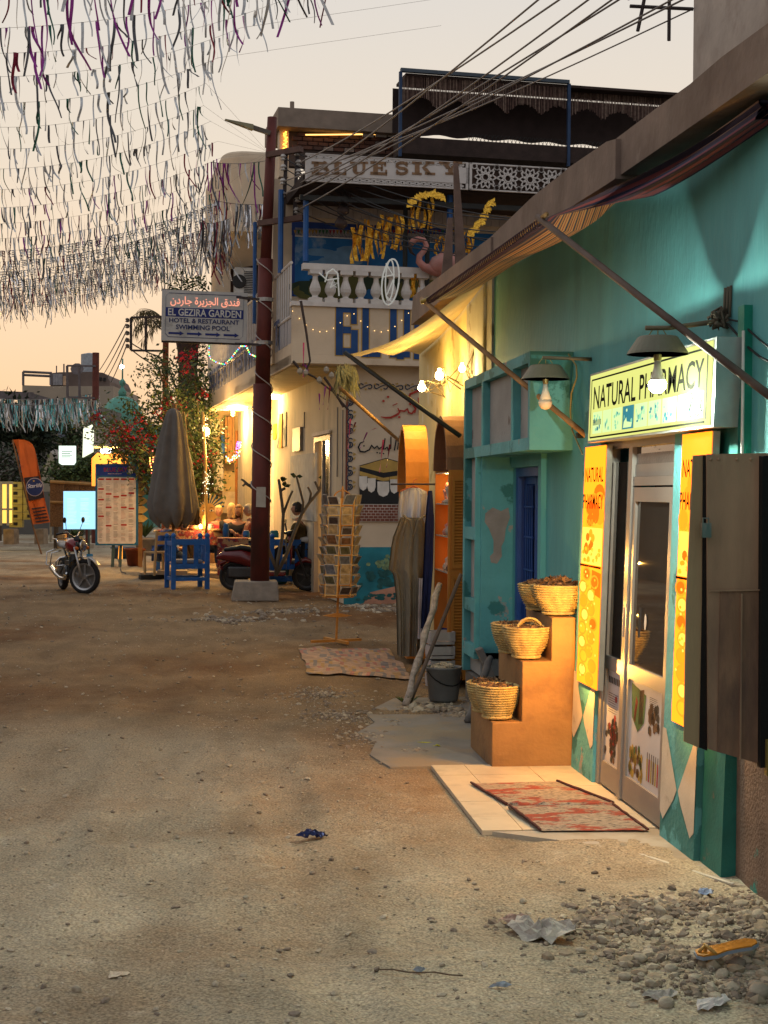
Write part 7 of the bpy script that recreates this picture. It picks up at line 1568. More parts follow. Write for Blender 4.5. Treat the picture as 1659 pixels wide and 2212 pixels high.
b=MB();b.lathe([(.105,.018),(.105,.032),(.085,.036),(.001,.045)],sw((.60,0,.84)),20,axis=ax);b.build('headlight',chrome,mc,smooth=True)
b=MB();b.hexa([sw(p)for p in((.5,-.11,.92),(.62,-.1,.94),(.62,.1,.94),(.5,.11,.92),(.47,-.09,1.0),(.55,-.07,1.02),(.55,.07,1.02),(.47,.09,1.0))]);o=b.build('instrument_cowl',black_p,mc);outline_bevel(o,.02)
for sy_ in(-1,1):
 b=MB();p=sw((.60,sy_*.17,.80));b.lathe([(.02,-.03),(.035,.0),(.02,.03)],p,10,axis=ax);b.build('indicator',mat('amber_lens',(.5,.12,.01),rough=.3),mc,smooth=True)
b=MB();b.tube([sw(p)for p in((.34,-.38,1.04),(.42,-.2,1.08),(.46,-.06,1.0),(.46,.06,1.0),(.42,.2,1.08),(.34,.38,1.04))],.012,7);b.build('handlebar',chrome,mc,smooth=True)
for sy_ in(-1,1):
 b=MB();b.tube([sw((.40,sy_*.24,1.07)),sw((.33,sy_*.39,1.04))],.019,8);b.tube([sw((.41,sy_*.2,1.08)),sw((.44,sy_*.33,1.07))],.006,5);b.build('grip',black_p,mc)
 b=MB();b.tube([sw((.41,sy_*.2,1.08)),sw((.44,sy_*.27,1.26))],.006,5);c=sw((.43,sy_*.29,1.29));b.lathe([(.001,-.008),(.05,-.006),(.052,.004),(.001,.008)],c,12,axis=ax);b.build('mirror',black_p,mc)
b=MB();loft(b,[((.42,0,.82),.06,.05,0),((.34,0,.84),.12,.11,0),((.15,0,.84),.14,.12,0),((-.02,0,.78),.09,.08,0)]);b.build('fuel_tank',mat('tank_red',(.2,.012,.015),rough=.2,spec=.6,bump=0),mc,smooth=True)
b=MB();loft(b,[((.0,0,.80),.08,.04,0),((-.25,0,.80),.12,.05,0),((-.6,0,.83),.12,.05,0),((-.8,0,.86),.09,.03,0)]);b.build('seat',mat('seat_cover',(.3,.28,.26),rough=.7,c2=(.1,.1,.1),ps=6),mc,smooth=True)
b=MB();b.box(-.05,.3,-.1,.1,.3,.56);b.lathe([(.1,-.15),(.12,-.12),(.12,.12),(.1,.15)],(.12,0,.36),14,axis=Matrix.Rotation(R(90),3,'X'));b.lathe([(.07,0),(.08,.04),(.07,.16)],(.2,0,.52),10);o=b.build('engine',dkal,mc)
b=MB();b.tube([(.46,0,.9),(.5,0,.75),(.36,0,.4),(.1,0,.24),(-.2,0,.28),(-.3,0,.6),(-.6,0,.76)],.02,7);b.tube([(-.3,.05,.45),(-.62,.06,.30)],.02,6);b.tube([(-.3,-.05,.45),(-.62,-.06,.30)],.02,6);b.build('frame',black_p,mc,smooth=True)
b=MB();b.tube([(.25,-.12,.36),(.2,-.15,.24),(-.1,-.16,.24),(-.35,-.17,.28),(-.85,-.18,.40)],[.022,.022,.03,.042,.045],9);b.build('exhaust',chrome,mc,smooth=True)
for sy_ in(-1,1):
 b=MB();b.tube([(.34,sy_*.08,.66),(.33,sy_*.27,.62),(.32,sy_*.33,.55),(.31,sy_*.33,.38),(.29,sy_*.26,.31),(.26,sy_*.08,.32)],.014,7);b.tube([(.33,sy_*.1,.5),(.33,sy_*.33,.48)],.011,6);b.build('crash_bar',chrome,mc,smooth=True)
 b=MB();b.tube([(-.35,sy_*.1,.72),(-.4,sy_*.26,.68),(-.42,sy_*.28,.45),(-.78,sy_*.28,.45),(-.8,sy_*.26,.68),(-.75,sy_*.1,.74)],.012,6);b.build('side_rack',chrome,mc,smooth=True)
b=MB();b.tube([(-.5,.12,.82),(-.55,.14,.92),(-.9,.14,.92),(-.9,-.14,.92),(-.55,-.14,.92),(-.5,-.12,.82)],.012,6);b.build('luggage_rack',chrome,mc,smooth=True)
q=onz(182,1283,0);ang_m=R(-72);offm=Matrix.Rotation(ang_m,3,'Z')@(V((fc_.x,fc_.y,0))*.98);move(mc,(q.x-offm.x+.0,q.y-offm.y+.08,0),ang_m,.98)
def board(u0,v0,u1,v1,dep,th=.06):
 p=[atd(u0,v1,dep),atd(u1,v1,dep),atd(u1,v0,dep),atd(u0,v0,dep)];n=(p[1]-p[0]).cross(p[3]-p[0]).normalized()
 if n.dot(EYE-p[0])<0:n=-n
 return p,n
p4,n4=board(206,1002,298,1178,34.0);mbd=thing('menu_board','tall blue-framed BLUE SKY menu board with red headings standing by the terrace','menu board',(p4[0].x,p4[0].y,.0))
b=MB();b.hexa([*(q-n4*.06 for q in p4),*p4]);o=b.build('board_panel',mat('board_blue',(.015,.09,.18),rough=.5),mbd)
for u in(246,262):b=MB();b.beam(atd(u-1,1176,34.1),V((*atd(u-3,1222,34.1).xy,.02)),.07,.05,upv=(0,1,0));b.build('board_leg',mat('board_leg',(.05,.08,.08)),mbd)
mt=MB()
def bpt(P4,n_,x,y,o=.004):return P4[0].lerp(P4[1],x).lerp(P4[3].lerp(P4[2],x),y)+n_*o
def bf(P4,n_,m,poly,mi,o=.004):m.add([bpt(P4,n_,x,y,o)for x,y in poly],[tuple(range(len(poly)))],mi)
def rr(x0,y0,x1,y1,c=.02):return[(x0+c,y0),(x1-c,y0),(x1,y0+c*.5),(x1,y1-c*.5),(x1-c,y1),(x0+c,y1),(x0,y1-c*.5),(x0,y0+c*.5)]
bf(p4,n4,mt,[(.03,.855),(.97,.855),(.97,.985),(.03,.985)],0);bf(p4,n4,mt,rr(.05,.02,.95,.835,.04),1)
def bt(P4,n_,m,s_,x0,x1,y0,y1,mi,o=.01,bold=.01):
 vs,fs=text_shape(s_,bold);m.add([bpt(P4,n_,x0+(x1-x0)*x,y0+(y1-y0)*y,o)for x,y in vs],fs,mi)
bt(p4,n4,mt,'BLUE SKY',.2,.75,.905,.955,2);bt(p4,n4,mt,'B',.78,.9,.88,.97,1,bold=.05);bt(p4,n4,mt,'RESTAURANT',.3,.62,.872,.885,1)
rg=random.Random(4)
for c_ in range(5):
 x0=.065+c_*.178;y=.80;ys2=[.80,{0:.68,1:.62,2:.585,3:.60,4:.63}[c_],{0:.55,1:.455,2:-1,3:.455,4:.44}[c_],{0:.345,1:.23,2:-1,3:.24,4:-1}[c_]]
 for yy in ys2:
  if yy>0:bf(p4,n4,mt,rr(x0,yy,x0+.14,yy+.022,.012),3,.008)
 yy=.775
 while yy>.04:
  if all(abs(yy-(q_+.01))>.02 for q_ in ys2 if q_>0)and rg.random()<.88:bf(p4,n4,mt,[(x0+.005,yy),(x0+rg.uniform(.06,.135),yy),(x0+.1,yy+.007),(x0+.005,yy+.007)],rg.choice([4,4,5]),.006)
  yy-=.0145
mt.build('menu_print',[mat('menu_blue',(.015,.04,.22)),mat('menu_white',(.5,.44,.4)),mat('menu_red',(.3,.03,.05)),mat('menu_heading',(.3,.03,.025)),mat('menu_grey',(.25,.22,.2)),mat('menu_pink',(.4,.25,.22))],mbd)
p5,n5=board(137,1061,205,1143,37.0);lbd=thing('lit_menu_board','glowing pale blue backlit menu board behind the motorcycle','lit board',(p5[0].x,p5[0].y,0))
b=MB();b.hexa([*(q-n5*.08 for q in p5),*p5]);b.build('light_box',emi('board_glow',(.33,.68,.95),.95,base=(.1,.1,.1)),lbd)
b=MB();rg=random.Random(9)
for c_ in range(2):
 for i in range(19):
  if rg.random()<.9:y=.80-.037*i;x=.12+.42*c_;bf(p5,n5,b,[(x,y),(x+rg.uniform(.15,.32),y),(x+.3,y+.012),(x,y+.012)],0)
b.build('menu_lines',emi('board_line',(.5,.78,1),1.05,False,base=(.1,.1,.1)),lbd)
b=MB();
for u in(150,192):b.beam(atd(u,1143,37.05),V((*atd(u,1185,37.05).xy,0)),.05,.05,upv=(0,1,0))
b.build('board_leg',MATS['board_leg'],lbd)
sp2=thing('arrow_signpost','wooden post with stacked pointed yellow planks right of the menu board','signpost',atd(306,1220,34.6));ypl=mat('yellow_plank',(.45,.3,.11),var=.25,vs=5)
for i,v in enumerate((1018,1044,1063,1082,1101,1120)):
 p_=[atd(293,v+8,34.5),atd(310,v+8,34.5),atd(320,v,34.5),atd(310,v-8,34.5),atd(293,v-8,34.5)];b=MB();b.add(p_+[q+V((0,.04,0))for q in p_],[(0,1,2,3,4),(9,8,7,6,5)]+[((k+1)%5,k,k+5,(k+1)%5+5)for k in range(5)]);b.build('plank',ypl,sp2)
b=MB();b.beam(atd(303,1005,34.6),V((*atd(303,1215,34.6).xy,.0)),.1,.06,upv=(0,1,0));b.build('post',twd,sp2)
def pot(u,v,r,h,c_,label,m_name,plant=0):
 p=onz(u,v,.0);t=thing('plant_pot',label,'plant pot',p);b=MB();b.lathe([(r*.7,0),(r*.95,h*.85),(r*1.08,h*.86),(r*1.08,h),(r*.92,h),(r*.85,h*.8)],p,16);b.build('pot',mat(m_name,c_,rough=.7),t,smooth=True)
 if plant:
  b=MB();rg=random.Random(int(u))
  for i in range(plant):
   a=rg.random()*6.28;l=rg.uniform(.2,.6);d=V((math.cos(a)*.5,math.sin(a)*.5,rg.uniform(.4,1))).normalized()*l;s=d.cross(V((0,0,1))).normalized()*.04;c=p+V((0,0,h));b.add([c,c+d*.6+s,c+d,c+d*.6-s],[(0,1,2,3)])
  b.build('leaves',mat('leaf_green',(.05,.08,.025),var=.4),t)
 return t
pot(291,1222,.24,.42,(.22,.06,.03),'dark red terracotta pot by the menu board legs','terracotta')
pot(283-18,1206,.3,.3,(.05,.08,.12),'blue-grey tub behind the menu board legs','blue_tub')
pot(165,1188,.17,.25,(.3,.12,.05),'small orange pot with a bushy plant below the lit board','terracotta2',60)
pot(313,1200,.3,.5,(.25,.2,.15),'pale round planter with grasses under the signpost','stone_pot',50)
def blockx(name,label,cat,u0,v0,u1,v1,dep,m_,d_=.4,kind=None,gr_=None):
 p0,p1=atd(u0,v1,dep),atd(u1,v0,dep);b=MB();b.box(p0.x,p1.x,p0.y,p0.y+d_,p0.z,p1.z);return tag(b.build(name,m_),label,cat,gr_,kind)
blockx('carton','plain tan carton standing behind the motorcycle','box',124,1155,140,1185,30,mat('carton',(.4,.24,.1)))
lamp_o=emi('glow_orange',(1,.35,.04),1.3)
blockx('floor_lamp','glowing orange lamp box on the ground under the menu board','lamp',255,1180,264,1208,36.5,lamp_o,.15)
cb_=MB();cb_.tube([atd(256,1178,34.4),atd(254,1205,34.0),V((*atd(262,1236,32).xy,.02)),V((*atd(272,1240,31.5).xy,.02))],.012,5);tag(cb_.build('power_cable',MATS['wire_black']),'black power cable trailing from the menu board onto the dirt','cable')
# ==== FAR END OF THE STREET
def poly_block(name,label,cat,pts,dep,m_,th=2.0,parent=None):
 p=[atd(u,v,dep)for u,v in pts];n=len(p);dv=V((fw.x,fw.y,0)).normalized()*th;b=MB()
 b.add(p+[q+dv for q in p],[tuple(range(n)),tuple(reversed(range(n,2*n)))]+[((i+1)%n,i,i+n,(i+1)%n+n)for i in range(n)])
 o=b.build(name,m_,parent)
 if parent is None:tag(o,label,cat)
 return o
def gl_(dep):return 1068+1.75*FPX/dep
farA=mat('far_beige',(.30,.24,.18),var=.12,vs=.6);farB=mat('far_brown',(.13,.095,.08),var=.2,vs=1);farC=mat('far_grey',(.12,.11,.095),var=.3,vs=.8);grn_d=mat('dome_green',(.1,.27,.21),var=.15,vs=1)
dkwin=mat('far_window',(.02,.018,.018))
fa=thing('far_building','flat-roofed beige building far down the street at the left, with an empty roof frame','building',atd(110,1100,78)*1);fa.location.z=0
poly_block('wall','','',[(48,gl_(78)),(245,gl_(78)),(245,834),(110,834),(48,832)],78,farA,8,fa)
b=MB()
for p,q in(((50,832),(50,803)),((50,803),(112,806)),((112,806),(112,832)),((50,810),(112,813))):b.tube([atd(*p,78),atd(*q,78)],.07,5)
b.build('roof_frame',mat('far_metal',(.12,.1,.1)),fa)
for(u0,v0,u1,v1)in((70,862,88,885),(120,870,136,893)):poly_block('window','','',[(u0,v1),(u1,v1),(u1,v0),(u0,v0)],77.9,dkwin,.1,fa)
fb2=thing('far_building','darker brown far building with a rounded end, water tank and dish on its roof','building',atd(170,1100,95));fb2.location.z=0
poly_block('wall','','',[(109,gl_(95)),(237,gl_(95)),(237,824),(231,811),(222,805),(200,803),(128,804),(109,806)],95,farB,8,fb2)
b=MB();b.lathe([(.55,0),(.55,1.2),(.1,1.3)],atd(193,805,97),12);b.build('water_tank',mat('far_tank',(.3,.32,.34)),fb2)
b=MB();b.lathe([(.05,0),(.42,.2),(.4,.22)],atd(167,800,94),10,axis=Matrix.Rotation(R(70),3,'X'));b.tube([atd(167,805,94),atd(167,798,94)],.05,5);b.build('satellite_dish',mat('far_metal',(.12,.1,.1)),fb2)
for u in(113,118,124,129):b=MB();b.tube([atd(u,832,94.8),atd(u,808,94.8)],.2,6);b.build('roof_post',mat('far_pipe',(.25,.24,.25)),fb2)
b=MB();b.tube([atd(138,806,94),atd(138,786,94)],.05,5);b.tube([atd(122,806,94),atd(122,790,94)],.04,5);b.build('aerial',mat('far_metal',(.12,.1,.1)),fb2)
for(u0,v0,u1,v1)in((213,815,219,822),(223,816,228,823),(136,812,142,832)):poly_block('window','','',[(u0,v1),(u1,v1),(u1,v0),(u0,v0)],94.9,dkwin if u0>200 else mat('far_gap',(.6,.4,.25)),.1,fb2)
mq=thing('mosque','small green-domed mosque with a lit bulb above its finial, behind the bougainvillea','mosque',atd(263,1100,72));mq.location.z=0
c=atd(264,905,72);k=72/FPX;b=MB();pr=[(44*k,-8),(44*k,0)]+[(44*k*math.cos(t),50*k*math.sin(t))for t in[R(6)+R(84)*i/9 for i in range(9)]]+[(6*k,51*k)];b.lathe(pr,c,8);b.build('dome',grn_d,mq)
b=MB();b.lathe([(8*k,50*k),(9*k,58*k),(4*k,66*k),(2*k,70*k),(6*k,74*k),(7*k,80*k),(1*k,88*k)],c,10);b.tube([c+V((0,0,84*k)),c+V((0,0,130*k))],.04,5);b.build('finial',grn_d,mq,smooth=True)
b=MB();b.lathe([(.001,-.12),(.1,-.05),(.1,.05),(.001,.12)],atd(263,792,72),10);b.build('bulb',emi('bulb_far',(.95,.97,1),12,False),mq,smooth=True)
poly_block('wall','','',[(222,gl_(73)),(330,gl_(73)),(330,915),(222,915)],73,grn_d,4,mq)
poly_block('arch_window','','',[(228,960),(240,960),(240,940),(234,934),(228,940)],71.9,dkwin,.1,mq)
lr=thing('far_building','low dim shop row closing the street at far left under the blue-green streamers','building',atd(60,1100,60));lr.location.z=0
poly_block('wall','','',[(-60,gl_(60)),(215,gl_(60)),(215,878),(-60,872)],60,farC,5,lr)
poly_block('upper_floor','','',[(122,985),(215,985),(215,893),(122,893)],59.5,mat('far_cream',(.24,.2,.13),var=.2),.6,lr)
poly_block('window','','',[(125,955),(147,955),(147,920),(125,920)],59.4,mat('far_shutter',(.12,.13,.16)),.1,lr)
poly_block('balcony_wall','','',[(112,1022),(152,1022),(152,992),(112,992)],58,mat('far_balcony',(.42,.36,.25)),1.2,lr)
for i in range(7):b=MB();c=atd(114+i*5.6,991,58);b.lathe([(.07,0),(.04,.12),(.09,.25),(.04,.42),(.07,.5)],c,8);b.build('baluster',wpt,lr,smooth=True)
poly_block('balcony_rail','','',[(112,966),(152,966),(152,962),(112,962)],57.9,wpt,.3,lr)
b=MB();b.beam(atd(-20,852,57),atd(72,856,57),.2,.3);b.beam(atd(-20,873,57),atd(88,874,57),.1,.12);b.beam(atd(72,856,57),atd(130,872,57),.2,.2);tag(b.build('canopy_frame',mat('far_metal',(.12,.1,.1))),'dark flat canopy roof edge above the far-left shops','canopy')
wl_=emi('sign_far_white',(.78,.95,.8),1.0,base=(.2,.2,.2))
ls=poly_block('lit_sign','square pale-green lit sign hanging at far left beyond the wicker fence','lit sign',[(127,1000),(133,1004),(158,1004),(162,998),(162,963),(127,963)],44,wl_,.15)
ls2=poly_block('lit_sign','narrow slanted white lit sign at the left end of the pale box wall','lit sign',[(178,988),(200,976),(201,916),(180,926)],44.3,emi('sign_far_warm',(.85,.88,.62),1.0,base=(.2,.2,.2)),.15)
for o_,(x0,x1,v0,v1,dd_)in((ls,(133,156,975,990,43.9)),):
 b=MB();b.add([atd(u,v,dd_)for q in range(4)for(u,v)in((x0,v0+(v1-v0)*q/4),(x1-4*(q%2),v0+(v1-v0)*q/4),(x1-4*(q%2),v0+(v1-v0)*q/4+(v1-v0)*.1),(x0,v0+(v1-v0)*q/4+(v1-v0)*.1))],[(4*q,4*q+1,4*q+2,4*q+3)for q in range(4)]);b.build('sign_print',mat('far_ink',(.1,.25,.2)),o_,kind='stuff')
poly_block('sign_box','pale blank side of the big roadside sign box behind the bougainvillea','sign box',[(202,985),(275,985),(275,917),(202,916)],46.2,mat('far_pinkish',(.36,.29,.25)),.6)
b=MB();b.beam(V((*atd(190,1000,46.3).xy,0)),atd(190,988,46.3),.12,.12,upv=(0,1,0));b.beam(V((*atd(145,1000,50.2).xy,0)),atd(145,990,50.2),.1,.1,upv=(0,1,0));tag(b.build('sign_post',mat('rust_post',(.12,.035,.025))),'thin rusty posts carrying the far lit signs','post')
bp_=thing('billboard_frame','empty rusty billboard frame on a tall pole at left, against the sky','billboard frame',V((*atd(207,1150,48).xy,0)));rpm=mat('rust_post',(.12,.035,.025))
b=MB();b.tube([V((*atd(205,1150,48).xy,0)),atd(207,762,48)],.11,8);b.build('pole',rpm,bp_)
for p,q in(((145,790),(207,791)),((145,790),(146,858)),((171,791),(172,860)),((146,858),(205,860))):b=MB();b.beam(atd(*p,47.9),atd(*q,47.9),.06,.06);b.build('frame_bar',mat('far_metal',(.12,.1,.1)),bp_)
b2_=thing('billboard_frame','empty square frame with a string of insulators on a rusty pole behind the hotel sign','billboard frame',V((*atd(357,1150,37).xy,0)))
b=MB();b.tube([V((*atd(355,1150,37).xy,0)),atd(358,735,37)],.075,8);b.build('pole',mat('pole_rust2',(.22,.06,.02),rough=.7),b2_)
for p,q in(((283,686),(352,684)),((283,686),(283,757)),((315,685),(315,756)),((283,757),(357,758))):b=MB();b.beam(atd(*p,36.9),atd(*q,36.9),.05,.05);b.build('frame_bar',mat('dark_iron_b',(.05,.04,.04)),b2_)
for v in(692,705,720,735,748):b=MB();b.lathe([(.02,-.05),(.06,-.03),(.03,0),(.06,.03),(.02,.06)],atd(275,v,36.9),7);b.tube([atd(275,v,36.9),atd(283,v,36.9)],.012,4);b.build('insulator',mat('insulator_grey',(.16,.14,.12)),b2_)
for i,(u0,v0,u1,v1)in enumerate(((272,700,215,800),(273,715,224,808),(273,730,232,815),(274,745,240,825),(275,748,355,800),(275,735,345,770),(320,680,383,740))):
 b=MB();b.tube(catenary(atd(u0,v0,36.9),atd(u1,v1,60 if i<4 else 37.5),.05,8),.016,4);tag(b.build('cable',wireb),['thin wire fanning down-left from the insulators, highest','thin wire fanning down-left from the insulators, second','thin wire fanning down-left from the insulators, third','thin wire fanning down-left from the insulators, lowest','wire from the square frame towards the palm trunk, lower','wire from the square frame towards the palm trunk, upper','wire over the hotel sign to the palm trunk'][i],'wire')
poly_block('red_post','far red post standing just right of the square lit sign','post',[(161,1010),(167,1010),(167,922),(163,922)],52,mat('rust_post',(.12,.035,.025)),.2)
poly_block('red_post','faint red post at far left above the orange banner','post',[(36,1050),(42,1050),(40,930),(35,930)],55,mat('rust_post',(.12,.035,.025)),.2)
bd_=41.0
bn_=thing('feather_banner','tall tilted orange feather banner with a round dark logo at far left','banner',V((*atd(90,1150,bd_).xy,0)))
bpts=[(28,950),(40,949),(53,950),(63,954),(70,960),(75,970),(78,982),(88,1035),(98,1085),(108,1128),(90,1131),(71,1133),(62,1090),(52,1044),(45,1010),(41,988),(35,965)]
p=[atd(u,v,bd_+.12*math.sin(v*.06))for u,v in bpts];b=MB();n=len(p);b.add(p+[q+V((0,.02,0))for q in p],[tuple(range(n)),tuple(reversed(range(n,2*n)))]+[((i+1)%n,i,i+n,(i+1)%n+n)for i in range(n)])
b.build('banner_cloth',mat('banner_orange',(.5,.1,.012),rough=.7,var=.2,vs=1.5,c2=(.3,.05,.01),ps=1.2,pt=.55,pw=.1),bn_)
def bb_pt(u,v,o):return atd(u,v,bd_-.14-o)
b=MB();b.add([bb_pt(u,v,0)for u,v in((52,1032),(84,1028),(96,1075),(62,1082))],[(0,1,2,3)],0);b.add([bb_pt(u,v,.01)for u,v in ellipse(75,1052,19,20,22)],[tuple(range(22))],1);b.add([bb_pt(u,v,.02)for u,v in ellipse(75,1052,17.5,18.5,22)],[tuple(range(22))],2)
vs_,fs_=text_shape('Starlife',.012);b.add([bb_pt(59+31*x+2*y,1055-9*y-3*x,.03)for x,y in vs_],fs_,3);b.add([bb_pt(u,v,.03)for u,v in ellipse(73,1039,2,2,5)],[tuple(range(5))],4)
for i in range(5):b.add([bb_pt(u,v,.01)for u,v in((68+2*i,1098+i*7),(96+2*i,1094+i*7),(98+2*i,1097+i*7),(70+2*i,1101+i*7))],[(0,1,2,3)],0)
b.build('banner_print',[mat('banner_dark',(.03,.02,.02)),mat('banner_ring',(.4,.3,.3)),mat('banner_navy',(.02,.03,.1)),mat('banner_text',(.55,.5,.5)),mat('banner_gold',(.5,.3,.05))],bn_)
b=MB();b.tube([V((*atd(90,1150,bd_+.1).xy,0)),atd(70,1132,bd_+.06),atd(48,1040,bd_+.08),atd(27,950,bd_+.05)],.025,6);b.build('banner_pole',twd,bn_)
for r_ in range(6):
 for c_ in range(2 if r_<5 else 1):
  u0,v0=20+c_*30,1041+r_*16.5;pA,pB=atd(u0,v0+15.5,44),atd(u0+28,v0,44);b=MB();b.box(pA.x,pB.x,pA.y,pA.y+.4,pA.z,pB.z)
  t=thing('fruit_crate',('yellow' if c_==0 else 'pale yellow')+' plastic crate, '+['topmost','second from the top','third from the top','fourth from the top','fifth from the top','lowest'][r_]+' of the '+('left' if c_==0 else 'right')+' stack at far left','crate',pA,'yellow crates stacked at far left');b.build('crate_shell',mat('crate_yellow',(.34,.29,.08)if c_==0 else(.3,.28,.14),rough=.6,var=.2),t)
  b=MB();b.box(pA.x+.12,pA.x+.24,pA.y-.012,pA.y-.002,pA.z+.06,pA.z+.15);b.build('hand_hole',dkwin,t)
poly_block('glass_case','brightly lit yellow glass case cut by the left edge of the picture','display case',[(-30,1130),(17,1130),(17,1045),(-30,1042)],43,emi('case_glow',(1,.62,.12),.9),.5)
b=MB()
for u in(2,17):b.tube([atd(u,1135,42.9),atd(u,1040,42.9)],.04,5)
b.beam(atd(-20,1043,42.9),atd(28,1043,42.9),.06,.08);b.beam(atd(-20,1100,42.9),atd(28,1100,42.9),.06,.05);tag(b.build('case_frame',mat('pale_metal',(.5,.42,.25))),'pale metal frame around the lit glass case at the left edge','frame')
for i,(u0,u1,lb)in enumerate(((7,30,'rough square stone block under the yellow crates, leftmost'),(74,94,'rough square stone block under the tip of the orange banner'))):poly_block('stone_block',lb,'block',[(u0,1176),(u1,1176),(u1,1143),(u0,1143)],43.5,mat('block_stone',(.27,.2,.13),var=.3,bump=.4),.6)
b=MB();b.beam(V((*atd(-60,1150,48).xy,.06)),V((*atd(215,1150,46).xy,.06)),.6,.14);tag(b.build('kerb',mat('kerb_pale',(.4,.34,.26))),'pale kerb line across the far end of the dirt',kind='structure')
wkm=mat('wicker',(.17,.09,.035),rough=.9,var=.4,vs=25,bump=.6)
wk=thing('wicker_fence','brown wicker screen panels standing behind the lit menu board','fence',V((*atd(150,1150,42).xy,0)))
for i in range(3):u0=108+i*32;poly_block('wicker_panel','','',[(u0,1138),(u0+31,1138),(u0+31,1043+3*(i%2)),(u0,1038+3*(i%2))],42+.1*i,wkm,.08,wk)
b=MB();b.tube([atd(108,1040,41.9),atd(205,1046,42.2)],.05,6);b.tube([atd(108,1084,41.9),atd(205,1088,42.2)],.04,6);b.build('wicker_rail',mat('wicker_light',(.34,.2,.07)),wk)
b=MB();c=atd(110,1062,47);b.lathe([(.34,0),(.3,.3),(.17,.8),(.06,1.15),(.02,1.25)],c,14,wob=.1);b.tube([V((c.x,c.y,0)),c],.04,6);tag(b.build('closed_parasol',mat('far_parasol',(.28,.24,.17))),'small distant closed beige parasol right of the orange banner','parasol')
poly_block('kiosk','orange lit kiosk front glowing behind the top of the menu board','kiosk',[(198,1050),(262,1050),(262,978),(210,978),(198,990)],39,emi('kiosk_glow',(1,.28,.03),.75,base=(.5,.2,.05)),1.0)
kb_=thing('kiosk_lamps','row of dazzling white bulbs over the orange kiosk','lamps',atd(230,975,38.5))
for u,v in((222,974),(231,974),(239,970),(236,973)):b=MB();b.lathe([(.001,-.07),(.06,-.03),(.06,.03),(.001,.07)],atd(u,v,38.6),8);b.build('bulb',emi('bulb_far',(.95,.97,1),12,False),kb_,smooth=True)
b=MB();b.beam(atd(205,966,38.5),atd(262,968,38.5),.15,.06);b.build('lamp_rail',mat('pale_metal',(.5,.42,.25)),kb_)
point_light('kiosk_light',atd(230,985,38.0),90,(1,.62,.25),kb_,.15)
def leaves(b,pts,n,spread,sz,rg,mi_f=lambda:0,flat_=.0):
 for i in range(n):
  c=V(rg.choice(pts))+V((rg.gauss(0,spread),rg.gauss(0,spread),rg.gauss(0,spread*.8)));d=V((rg.gauss(0,1),rg.gauss(0,1),rg.gauss(0,.8))).normalized();s=d.cross(V((rg.gauss(0,1),rg.gauss(0,1),rg.gauss(0,1)))).normalized();l=sz*rg.uniform(.6,1.4)
  b.add([c-d*l,c+s*l*.45,c+d*l,c-s*l*.45],[(0,1,2,3)],mi_f())
lfm=[mat('leaf_a',(.045,.075,.02),rough=.6,var=.3,bump=0),mat('leaf_b',(.075,.10,.03),rough=.6,var=.3,bump=0),mat('leaf_c',(.025,.04,.015),rough=.6,var=.3,bump=0)];flm=mat('bract_red',(.27,.008,.018),rough=.7,var=.3,bump=0)
bg_=thing('bougainvillea','large sprawling bougainvillea with red bracts behind the closed parasol','bougainvillea',V((*atd(330,1180,35).xy,0)));rg=random.Random(44)
br_=[]
root=V((*atd(420,1180,35.5).xy,0));b=MB()
targets=[(215,912),(240,895),(225,940),(255,925),(285,875),(300,900),(270,950),(300,960),(330,880),(345,920),(360,850),(380,860),(395,850),(410,820),(400,790),(418,790),(430,820),(440,870),(435,910),(420,950),(390,930),(360,960),(330,980),(300,985),(380,990),(415,990),(345,800),(325,820),(355,775),(445,950),(250,975),(455,985)]
for i,(u,v)in enumerate(targets):
 e_=atd(u,v,33.6+rg.uniform(-.8,1.8));m1=root.lerp(e_,.5)+V((rg.uniform(.1,.7),0,rg.uniform(.2,.9)));pts=[]
 for k in range(11):t=k/10;pts.append(root*(1-t)**2+m1*2*t*(1-t)+e_*t*t)
 b.tube(pts,[.06*(1-.85*k/10)+.006 for k in range(11)],5);br_.append(pts)
b.build('branches',mat('branch_brown',(.09,.06,.035),rough=.9),bg_,kind='stuff')
b=MB()
for pts in br_:leaves(b,pts[5:],230,.16,.055,rg,lambda:rg.choice([0,0,1,2]))
for pts in br_:leaves(b,pts[8:],120,.28,.05,rg,lambda:rg.choice([0,1,2]))
b.build('foliage',lfm,bg_,kind='stuff')
b=MB()
for(u,v,sp,n)in((210,902,.1,40),(300,910,.12,45),(255,933,.16,60),(235,942,.1,30),(290,950,.16,60),(310,965,.18,60),(275,965,.1,30),(280,925,.08,20),(398,772,.1,50),(405,800,.1,30),(390,875,.12,50),(440,850,.1,30),(350,890,.1,25),(330,950,.14,40),(440,990,.12,50),(420,760,.08,20),(365,868,.08,20),(325,1000,.12,50)):leaves(b,[atd(u,v,33.4)],n,sp,.045,rg)
b.build('bracts',flm,bg_,kind='stuff')
pt2=thing('palm_tree','thick palm trunk wrapped in creeper, rising behind the hotel sign','palm tree',V((*atd(408,1180,37).xy,0)))
b=MB();pts=[V((*atd(410,1180,37).xy,0)).lerp(atd(405,690,37),i/30)for i in range(31)];b.tube(pts,[.24+.03*(i%2)+.02*math.sin(i)for i in range(31)],12);b.build('trunk',mat('palm_trunk',(.055,.035,.028),rough=.95,var=.4,bump=.6,bs=10),pt2)
b=MB();leaves(b,[pts[i]+V((.35,0,0))for i in range(16,31)],700,.12,.055,rg,lambda:rg.choice([2,2,0]));leaves(b,[pts[i]+V((.05,-.2,0))for i in range(14,22)],260,.14,.07,rg,lambda:rg.choice([0,1]));b.build('creeper',lfm,pt2,kind='stuff')
pf_=thing('palm_fronds','dry palm fronds arching above the empty square frame','palm fronds',atd(340,700,39))
